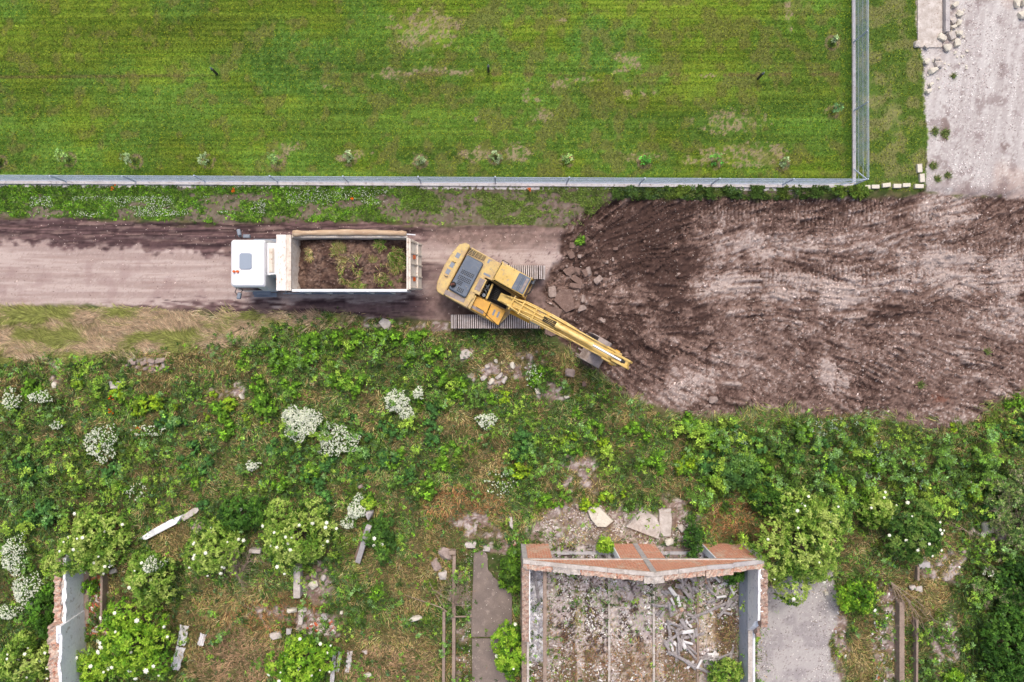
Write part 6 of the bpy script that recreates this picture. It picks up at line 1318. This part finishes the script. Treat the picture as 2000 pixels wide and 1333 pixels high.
SH = [('elder_shrub', 'large spreading elder with lime leaves above the white ruined wall', 182, 1052, 66, 66, 3.0, LIME, 16, 1), ('elder_shrub', 'leafy elder reaching up to the left of the fallen white slab', 150, 1090, 62, 40, 2.6, LIME, 6, 2),
      ('elder_shrub', 'upright elder carrying a dense white umbel, below the fallen white slab', 292, 1132, 46, 62, 2.4, LIME, 6, 3), ('elder_shrub', 'pale lime elder thick with flower heads, left of the bare twigs', 414, 1078, 54, 50, 2.8, LIME, 18, 4),
      ('elder_shrub', 'round lime elder right of the bare twigs, above the wall stub', 577, 1054, 72, 66, 3.2, LIME, 18, 5), ('elder_shrub', 'bright green elder with large white flower heads at the lower left', 254, 1260, 84, 70, 3.0, BRIGHT, 20, 6),
      ('elder_shrub', 'elder cut by the bottom edge beside the grey weathered boards', 590, 1296, 64, 54, 2.8, BRIGHT, 14, 7), ('elder_shrub', 'vivid green elder between the concrete path and the ruin', 994, 1276, 36, 62, 2.2, BRIGHT, 5, 8),
      ('elder_shrub', 'biggest elder in the photo, right of the ruined gable', 1570, 1070, 88, 98, 4.0, LIME, 16, 9), ('elder_shrub', 'dark leaved elder with scattered white heads, right of the biggest elder', 1792, 1052, 60, 58, 3.0, [(120, 146, 68), (92, 130, 52), (76, 114, 46), (62, 98, 42), (52, 84, 38)], 18, 10),
      ('leafy_bush', 'round bright lime bush below the biggest elder, beside the yard', 1673, 1166, 43, 35, 1.8, BRIGHT, 1, 11), ('elder_shrub', 'lime elder at the bottom inside the right bay of the ruin', 1424, 1316, 34, 28, 1.7, LIME, 0, 12),
      ('elder_shrub', 'elder with many small flowers at the bottom left corner', 45, 1296, 58, 50, 2.6, LIME, 14, 13), ('elder_shrub', 'small elder between the white wall and the bright elder', 172, 1312, 32, 30, 2.0, BRIGHT, 3, 14),
      ('leafy_bush', 'dark green bush inside the ruin at the top of its right wall', 1436, 1122, 26, 20, 2.2, DKGR, 0, 15), ('leafy_bush', 'small bright yellow-green bush left of the middle brick pier', 1183, 1068, 19, 14, 1.2, BRIGHT, 0, 16),
      ('leafy_bush', 'narrow green bush climbing between the slabs and the right brick pier', 1356, 1056, 18, 36, 1.6, DKGR, 0, 17), ('leafy_bush', 'dark green bush at the top left of the biggest elder', 1505, 985, 36, 32, 2.0, DKGR, 0, 18),
      ('leafy_bush', 'grey-green dense bush above the dark green bush, right of the weeds', 1440, 925, 44, 30, 1.6, [(112, 150, 72), (86, 126, 56), (66, 104, 46), (56, 90, 44), (76, 112, 60)], 0, 19), ('elder_shrub', 'small lime elder above the dark leaved elder', 1722, 1000, 40, 38, 2.0, LIME, 6, 20),
      ('leafy_bush', 'dark bush behind the bare twigs between the round elders', 470, 1005, 50, 34, 2.0, DKGR, 1, 21), ('leafy_bush', 'large dark green bush in the bottom right corner', 1966, 1262, 62, 84, 2.6, DKGR, 0, 22),
      ('leafy_bush', 'mid green bush right of the leaning posts', 742, 1050, 28, 46, 1.4, [(112, 150, 60), (86, 126, 46), (66, 104, 40), (56, 90, 36), (76, 112, 50)], 4, 23), ('leafy_bush', 'green bush left of the ruin corner', 1000, 1118, 26, 40, 1.6, [(122, 160, 50), (96, 136, 42), (80, 118, 36), (66, 98, 36), (86, 112, 46)], 0, 24),
      ('leafy_bush', 'dark hedge-like bush along the right edge of the photo', 1985, 1140, 34, 60, 2.0, DKGR, 0, 25), ('leafy_bush', 'green bush hugging the left side of the white ruined wall', 88, 1195, 26, 60, 1.8, [(100, 150, 44), (80, 128, 38), (66, 104, 34), (56, 90, 34), (76, 112, 40)], 0, 26),
      ('leafy_bush', 'small bright bush left of the thick leaning post head', 716, 985, 18, 16, 1.2, BRIGHT, 0, 27), ('leafy_bush', 'low green bush at the foot of the right low walls', 1866, 1326, 18, 14, 1.0, BRIGHT, 0, 28)]
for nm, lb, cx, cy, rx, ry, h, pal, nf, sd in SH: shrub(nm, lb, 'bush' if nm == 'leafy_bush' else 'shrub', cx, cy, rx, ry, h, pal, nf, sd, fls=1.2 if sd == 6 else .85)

# white umbel clumps
def umbels(label, cx, cy, rx, ry, n, seed, h=.9, dens=1.0, sub=()):
    rs = np.random.default_rng(300 + seed); X0, Y0 = P(cx, cy, h); k = (CAM_H - h) / FPX; bz = gz(cx, cy); root = thing('white_flowering_weed', label, 'flowers', (X0, Y0, bz), 0, 'white flowering clumps in the weeds')
    es = [(0, 0, rx, ry)] + list(sub); P_ = []
    for (ox, oy, ax, ay) in es:
        m = int(n * ax * ay / (rx * ry)); t = rs.random(m) * 6.283; r = np.sqrt(rs.random(m)) * (1 + .16 * np.sin(t * 3 + seed) + .1 * np.sin(t * 7)); x = (ox + np.cos(t) * r * ax) * k; y = (-oy + np.sin(t) * r * ay) * k
        P_.append(np.stack([x, y, h * (1 - .35 * r * r) + rs.normal(0, .05, m)], 1))
    P_ = np.concatenate(P_)
    up = np.tile([0., 0, 1], (len(P_), 1)) + rs.normal(0, .2, P_.shape)
    fl = rosettes(P_, nrm(up), rs.uniform(.028, .055, len(P_)), 5, np.tile(C(232, 236, 216), (len(P_), 1)), rs, (0, .25), .95, .05); np_mesh('blossom', *fl[:2], M_CROWN, fl[2], root)
    q = P_[rs.random(len(P_)) < .6] - np.array([0, 0, .16]); lf = rosettes(q, nrm(np.tile([0., 0, 1], (len(q), 1)) + rs.normal(0, .3, q.shape)), rs.uniform(.08, .15, len(q)), 5, pick(rs, [(120, 152, 72), (96, 130, 56), (74, 108, 46)], len(q)), rs, (-.2, .6), .45)
    np_mesh('foliage', *lf[:2], M_CROWN, lf[2], root)
    return root
umbels('largest dense white flowering clump, heart shaped, in the middle of the weeds', 583, 828, 36, 33, 900, 1, sub=[(-20, -14, 16, 14), (18, -12, 18, 18)])
umbels('loose white flowering clump just below right of the largest one', 656, 862, 40, 32, 520, 2)
umbels('greenish white forked flowering clump right of the largest one', 776, 786, 24, 22, 420, 3, sub=[(18, 24, 16, 12), (-14, -6, 12, 12)])
umbels('small round white flowering clump at the right of the forked one', 817, 769, 10, 13, 110, 4)
umbels('white flowering clump on the left with scattered blossoms', 190, 868, 32, 36, 380, 5)
umbels('small white flowering clump right of centre in the weeds', 950, 824, 20, 15, 200, 6)
umbels('tiny compact white flowering clump below the largest one', 489, 912, 13, 10, 110, 7)
umbels('white flowering clump left of the leaning post head', 693, 1000, 18, 17, 300, 8, 1.2)
umbels('small white flowering tuft above the clump by the leaning post', 697, 977, 9, 8, 70, 9, 1.2)
umbels('sparse white flowering tuft below the clump by the leaning post', 675, 1026, 13, 13, 100, 10, 1.0)
umbels('white flowering clump at the left edge beside the lime elders', 18, 1090, 26, 40, 420, 11, 1.3)
umbels('white flowering clump left of the white ruined wall', 44, 1158, 28, 34, 420, 12, 1.3)
umbels('white flowering clump at the left edge under the other two', 10, 1200, 22, 14, 160, 13, 1.2)
umbels('dense white umbel within the upright elder', 286, 1112, 17, 14, 200, 14, 2.5)
umbels('sparse white flowering patch at the left edge of the upper weeds', 14, 782, 18, 22, 130, 15, .8)
umbels('sparse white flowering patch right of the left edge one, upper weeds', 75, 776, 24, 12, 110, 16, .8)
umbels('few white umbels in the brambles at the right', 1938, 1121, 11, 9, 40, 17, 1.0)
umbels('scatter of tiny white blossoms in weeds left of centre bottom', 258, 960, 26, 16, 46, 18, .5)
umbels('scatter of tiny white blossoms beside the left flowering clump', 285, 842, 34, 14, 70, 19, .5)
umbels('scatter of tiny white blossoms above the bare ground in the middle', 975, 945, 30, 26, 70, 20, .4)
umbels('thin sprinkle of white blossoms in the rubble patch', 1040, 735, 16, 22, 60, 21, .4)
umbels('thin sprinkle of white blossoms at the upper left weeds', 110, 832, 12, 8, 40, 22, .5)

# leafy weeds: individual plants
def weed_mesh(seed, pal, r=.42, nr=7, leaf=.24, h=.6):
    rs = np.random.default_rng(700 + seed); t = rs.random(nr) * 6.283; q = np.sqrt(rs.random(nr)) * r; P_ = np.stack([np.cos(t) * q, np.sin(t) * q, h * rs.uniform(.45, 1.0, nr)], 1)
    parts = []
    for tier, (dz, sc) in enumerate(((-.28, 1.15), (-.12, 1.0), (0, .7), (.06, .38))):
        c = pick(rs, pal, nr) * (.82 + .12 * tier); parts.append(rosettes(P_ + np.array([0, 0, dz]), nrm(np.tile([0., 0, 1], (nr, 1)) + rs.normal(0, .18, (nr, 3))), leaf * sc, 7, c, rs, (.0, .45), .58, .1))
    V, F, cc = join(parts); o = np_mesh('leafy_weed', V, F, M_CROWN, cc); me = o.data; bpy.data.objects.remove(o); return me
WP = {'b': [(120, 162, 46), (100, 144, 42), (88, 128, 40)], 'd': [(92, 138, 64), (76, 120, 60), (64, 104, 52)], 'y': [(150, 176, 42), (130, 160, 40), (112, 148, 40)]}
WM = {k: [weed_mesh(i + 10 * ord(k), WP[k], leaf=(.2, .26, .23)[i % 3], nr=(6, 8, 10)[i % 3]) for i in range(4)] for k in WP}
WL = {'b': 'bright green broad-leaved weed standing in the waste ground', 'd': 'deep green broad-leaved weed standing in the waste ground', 'y': 'yellow-green broad-leaved weed standing in the waste ground'}
WC = {'b': [(482, 690), (520, 682), (545, 700), (700, 650), (735, 655), (722, 672), (600, 690), (640, 720), (680, 735), (700, 748), (560, 750), (575, 765), (800, 700), (850, 690), (900, 750), (880, 772), (820, 792), (765, 905), (780, 893), (860, 905), (840, 950), (870, 880), (1150, 842), (1240, 832), (1262, 850), (1130, 810), (1110, 880), (1350, 830), (1250, 905), (1285, 895), (1340, 922), (1100, 968), (1060, 975), (430, 802), (520, 790), (505, 760), (545, 715), (660, 660), (610, 665), (760, 655), (820, 655), (1040, 745), (1060, 720), (1055, 735), (680, 690), (655, 745), (570, 705), (860, 735), (905, 765), (500, 735), (1480, 905), (1560, 845), (1700, 905), (1640, 935), (1680, 960), (1975, 790), (1985, 775), (250, 795), (265, 780), (380, 940), (620, 920), (1390, 850), (960, 780), (450, 835), (1290, 920), (1375, 935), (1135, 470), (555, 940), (180, 1150), (230, 955), (60, 765), (90, 765), (735, 1155)],
      'd': [(560, 878), (580, 892), (600, 925), (640, 905), (680, 925), (700, 880), (720, 850), (740, 902), (760, 835), (775, 850), (800, 925), (820, 905), (835, 860), (715, 915), (1020, 850), (1030, 870), (1010, 880), (350, 820), (335, 840), (380, 872), (360, 902), (400, 915), (50, 905), (80, 900), (60, 930), (1430, 832), (1450, 850), (1415, 870), (1380, 900), (1520, 880), (1560, 895), (1600, 870), (1620, 915), (1830, 905), (1960, 850), (1990, 845), (1590, 945), (100, 985), (75, 1000), (220, 920), (400, 985), (1960, 965), (1870, 985), (640, 985), (1475, 860), (1500, 940), (840, 830), (850, 795), (690, 815), (625, 945), (530, 875), (1930, 1000), (1990, 1040), (640, 840)],
      'y': [(232, 760), (245, 775), (1010, 915), (1025, 920), (1105, 862), (1120, 850), (275, 795), (300, 790), (1440, 900), (1660, 875), (420, 770), (150, 745), (1150, 985), (1185, 968), (1900, 960), (345, 790), (985, 775), (1220, 965), (1180, 870), (1860, 835), (1335, 905), (405, 815), (515, 830), (480, 815), (455, 790)]}
_r = random.Random(77)
for k, L in WC.items():
    for px, py in L:
        for e in range(2 if k != 'y' else 1):
            qx, qy = px + (_r.gauss(0, 9) if e else 0), py + (_r.gauss(0, 9) if e else 0); o = bpy.data.objects.new('leafy_weed', _r.choice(WM[k])); COL.objects.link(o); o.location = (*wpts(qx, qy), gz(qx, qy)); s = _r.choice((.4, .55, .7, .85, 1.05)) * _r.uniform(.85, 1.15); o.scale = (s, s * _r.uniform(.7, 1.3), s); o.rotation_euler = (0, 0, _r.random() * 6.28)
            tag(o, WL[k], 'weed', {'b': 'bright green broad-leaved weeds', 'd': 'deep green broad-leaved weeds', 'y': 'yellow-green broad-leaved weeds'}[k])

# dead shrubs and fallen branches
def twigs(name, label, cat, px, py, z, dirs, L, seed, levels=3, r0=.03, mat=M_TWIG):
    rr = random.Random(seed); m = MB(); bx, by = wpts(px, py); bz = gz(px, py)
    def grow(p, d, L, r, lv):
        n = 4; pts = [p]; 
        for i in range(n): d = (d + Vector((rr.gauss(0, .12), rr.gauss(0, .12), rr.gauss(0, .07)))).normalized(); pts.append(pts[-1] + d * L / n)
        m.tube(pts, [r * (1 - .18 * i) for i in range(n + 1)], 4 if r < .015 else 6)
        if lv:
            for i in range(1, n + 1):
                for _ in range(2 if lv > 1 else 1): s = Vector((rr.gauss(0, .6), rr.gauss(0, .6), rr.gauss(0, .3))); grow(pts[i], (d + s).normalized(), L * rr.uniform(.4, .7), r * .5, lv - 1)
    for d in dirs: grow(Vector((0, 0, z)), Vector(d).normalized(), L * rr.uniform(.8, 1.15), r0, levels)
    o = m.build(name, mat); o.location = (bx, by, bz); return tag(o, label, cat)
twigs('dead_shrub', 'bare grey dead shrub lying across the long low wall', 'dead shrub', 888, 1175, .5, [(0, 1, .5), (.5, .8, .5), (-.5, .8, .4), (.3, 1, .2), (-.2, 1, .3), (.7, .5, .4), (-.1, .6, .8), (.2, .3, .9), (.6, .9, .3)], 1.0, 4, 2, .022)
m = MB(); m.tube([wpts(922, 1198) + (.45,), wpts(888, 1196) + (.66,), wpts(862, 1180) + (.5,), wpts(835, 1172) + (.4,), wpts(792, 1160) + (.2,)], [.045, .04, .03, .02, .01], 8); o = m.build('fallen_branch', M_TWIG); tag(o, 'long bare branch stretching left from the dead shrub', 'branch')
m = MB(); m.tube([wpts(868, 1180) + (.5,), wpts(850, 1150) + (.6,), wpts(840, 1130) + (.5,)], [.02, .015, .008], 6); o = m.build('fallen_branch', M_TWIG); tag(o, 'short bare branch rising from the long bare branch', 'branch')
twigs('dead_shrub', 'bundle of bare upright twigs between the two round elders', 'dead shrub', 466, 1132, .1, [(.1, .9, .6), (.3, .8, .6), (-.1, 1, .5), (.5, .8, .4), (-.3, .8, .6), (.6, .6, .6), (.2, .5, .9)], 1.7, 8, 2, .024)
twigs('fallen_branch', 'pale bare fallen branch across the low walls at the lower right', 'branch', 1732, 1132, .35, [(.8, -1, .05), (.6, -1, .1), (.9, -.8, .05), (1, -.9, .0), (.5, -1.1, .05), (.75, -.75, .1)], 2.3, 5, 1, .022)
twigs('bramble_stems', 'tangle of pale bare stems near the right edge', 'brambles', 1965, 1050, .3, [(.4, .9, .3), (.6, .8, .2), (-.2, 1, .3), (.9, .5, .2), (.2, .9, .5), (-.5, .7, .3), (.7, .9, .4)], 2.2, 6, 2, .016)
twigs('bramble_stems', 'sprawl of fallen twigs on bare ground left of the large bluish white lump', 'brambles', 1890, 1040, .15, [(-1, .6, .1), (-.8, .9, .1), (.3, -.9, .1), (.8, -.5, .1)], 1.3, 9, 1, .016)
twigs('fallen_branch', 'thin bare twigs lying below the round elder, left of the flat stones', 'branch', 500, 1190, .15, [(-.9, .3, .1), (.9, .1, .1), (.6, -.5, .1), (-.6, -.4, .1)], 1.1, 10, 1, .014)

# saplings and posts in the lawn
def sapling(px, py, label, h, pal, r, seed, stake=False, bare=False):
    x, y = wpts(px, py); z = gz(px, py); root = thing('young_tree', label, 'sapling', (x, y, z), 0, 'young trees planted along the fence'); rs = np.random.default_rng(900 + seed)
    MB().tube([(0, 0, 0), (.02, .0, h * .6), (.0, .03, h * .95)], [.018, .014, .006], 6).build('trunk', M_BARK, root)
    n = 15; t = rs.random(n) * 6.283; u = rs.random(n); P_ = np.stack([np.cos(t) * r * np.sqrt(u), np.sin(t) * r * np.sqrt(u), h * rs.uniform(.5, 1.05, n)], 1)
    v = rosettes(P_, nrm(np.stack([np.cos(t) * .4, np.sin(t) * .4, np.ones(n)], 1)), rs.uniform(.09, .16, n), 7, pick(rs, pal, n), rs, (.0, .6), .5); np_mesh('crown', *v[:2], M_CROWN, v[2], root)
    if stake: o = MB().tube([(.12, .05, 0), (.12, .05, .55)], .025, 6).build('stake', M_ORANGE if stake == 2 else M_WHITE, root)
PG = [(152, 188, 104), (170, 200, 120), (132, 168, 96)]; GG = [(146, 170, 118), (128, 156, 100), (160, 180, 134)]
for i, (px, py, lb, h, pal, r, st) in enumerate([(135, 312, 'young tree with pale green crown, leftmost by the fence', 1.15, PG, .26, 0), (265, 316, 'slender greyish young tree, second from the left by the fence', 1.3, GG, .2, 0), (407, 316, 'bushy grey-green young tree, third from the left by the fence', 1.0, GG, .3, 0),
        (543, 318, 'tall yellow-green young tree, fourth from the left by the fence', 1.5, PG, .17, 0), (683, 311, 'thin sparse young tree above the truck cab end', .5, GG, .25, 0), (822, 316, 'low greyish young tree above the truck tailgate', .4, GG, .22, 0), (967, 310, 'low round grey young tree straight above the excavator', .5, GG, .3, 0),
        (1107, 314, 'small young tree with an orange stake', .4, PG, .26, 2), (1258, 315, 'small bright young tree right of the orange stake', .6, [(104, 178, 66), (86, 156, 60), (112, 150, 70)], .24, 0), (1394, 318, 'round bright green young tree near the bare soil patch', .8, [(92, 168, 64), (112, 176, 70), (84, 146, 58)], .32, 0),
        (1527, 320, 'young tree in a bare ring close to the fence corner', .6, GG, .22, 0), (1624, 84, 'young tree with a white stake in a bare ring beside the right fence', .6, GG, .08, 1), (1625, 219, 'young tree low in the grass beside the right fence', .8, [(104, 146, 92), (86, 126, 76)], .22, 0), (0, 318, 'dark young tree cut by the left edge of the photo', .5, [(64, 94, 52), (84, 110, 60)], .16, 0)]):
    sapling(px, py, lb, h, pal, r, i, st)
for px, py, lb in ((424, 145, 'black irrigation post with pale head, left one in the lawn'), (954, 140, 'black irrigation post in the middle of the lawn'), (1480, 154, 'black irrigation post, right one in the lawn')):
    root = thing('irrigation_post', lb, 'post', (*wpts(px, py), 0), 0, 'black posts in the lawn'); MB().tube([(0, 0, 0), (0, 0, .78)], .065, 10).build('pipe', M_BLK, root); MB().tube([(0, 0, .78), (0, 0, 1.0)], [.045, .02], 8).build('nozzle', M_GREY, root)
# poppies and small lone plants
def poppy(px, py, lb, s=1):
    x, y = wpts(px, py); root = thing('poppy', lb, 'flower', (x, y, gz(px, py))); rs = np.random.default_rng(int(px)); v = rosettes(rs.normal(0, .07 * s, (6, 3)) * np.array([1, 1, 0]) + np.array([0, 0, .25]), np.tile([0., 0, 1], (6, 1)), .06, 5, np.tile(C(236, 112, 24), (6, 1)), rs, (.1, .5), .9); np_mesh('petal', *v[:2], M_CROWN, v[2], root)
    MB().tube([(0, 0, 0), (0, 0, .24)], .008, 5).build('stem', M_BARK, root)
poppy(226, 370, 'largest orange poppy against the left part of the fence footing', 1.4); poppy(460, 374, 'small orange poppy under the fence above the truck cab', .6); poppy(1033, 371, 'orange poppy under the fence above the excavator', .6); poppy(690, 390, 'tiny orange poppy in the verge above the truck bed', .4)
poppy(220, 776, 'rusty orange flower stalk left of the ferny weed in the upper left weeds', 1.3); poppy(277, 836, 'orange dried leaf in the weeds beside the white blossoms', .9); poppy(222, 805, 'rusty orange leaf below the rusty flower stalk', .8)
for px, py, r, lb in ((1600, 300, 0, ''), (1845, 262, 10, 'dark tuft of weeds on the gravel road'), (1825, 258, 9, 'greener tuft left of the dark tuft on the gravel road'), (1822, 325, 9, 'tall tuft near the end-on kerb blocks'), (1850, 343, 6, 'small green tuft on the lower gravel road'), (1830, 350, 7, 'green tuft right of the lower end-on block'), (1862, 150, 4, 'tiny green tuft high on the gravel road'), (1800, 752, 8, 'lone grassy tuft in the lower dug ground'), (1930, 687, 5, 'tiny yellowish tuft at the right of the dug ground'), (1135, 468, 9, 'green sprout above the rocks at the edge of the dug ground')):
    if not r: continue
    x, y = wpts(px, py); rs = np.random.default_rng(int(px + py)); r *= .8; n = int(r * 20); t = rs.random(n) * 6.283; q = np.sqrt(rs.random(n)) * r / 38
    b_ = blades(np.cos(t) * q, np.sin(t) * q, np.zeros(n), rs.uniform(.1, .28, n), rs.uniform(.012, .024, n), pick(rs, [(132, 160, 80), (108, 134, 70), (160, 160, 110)], n), rs, (.3, 1.2)); o = np_mesh('grass_tuft', b_[0], b_[1], M_BLADE, b_[2]); o.location = (x, y, gz(px, py)); tag(o, lb, 'tuft', 'lone tufts on bare ground')
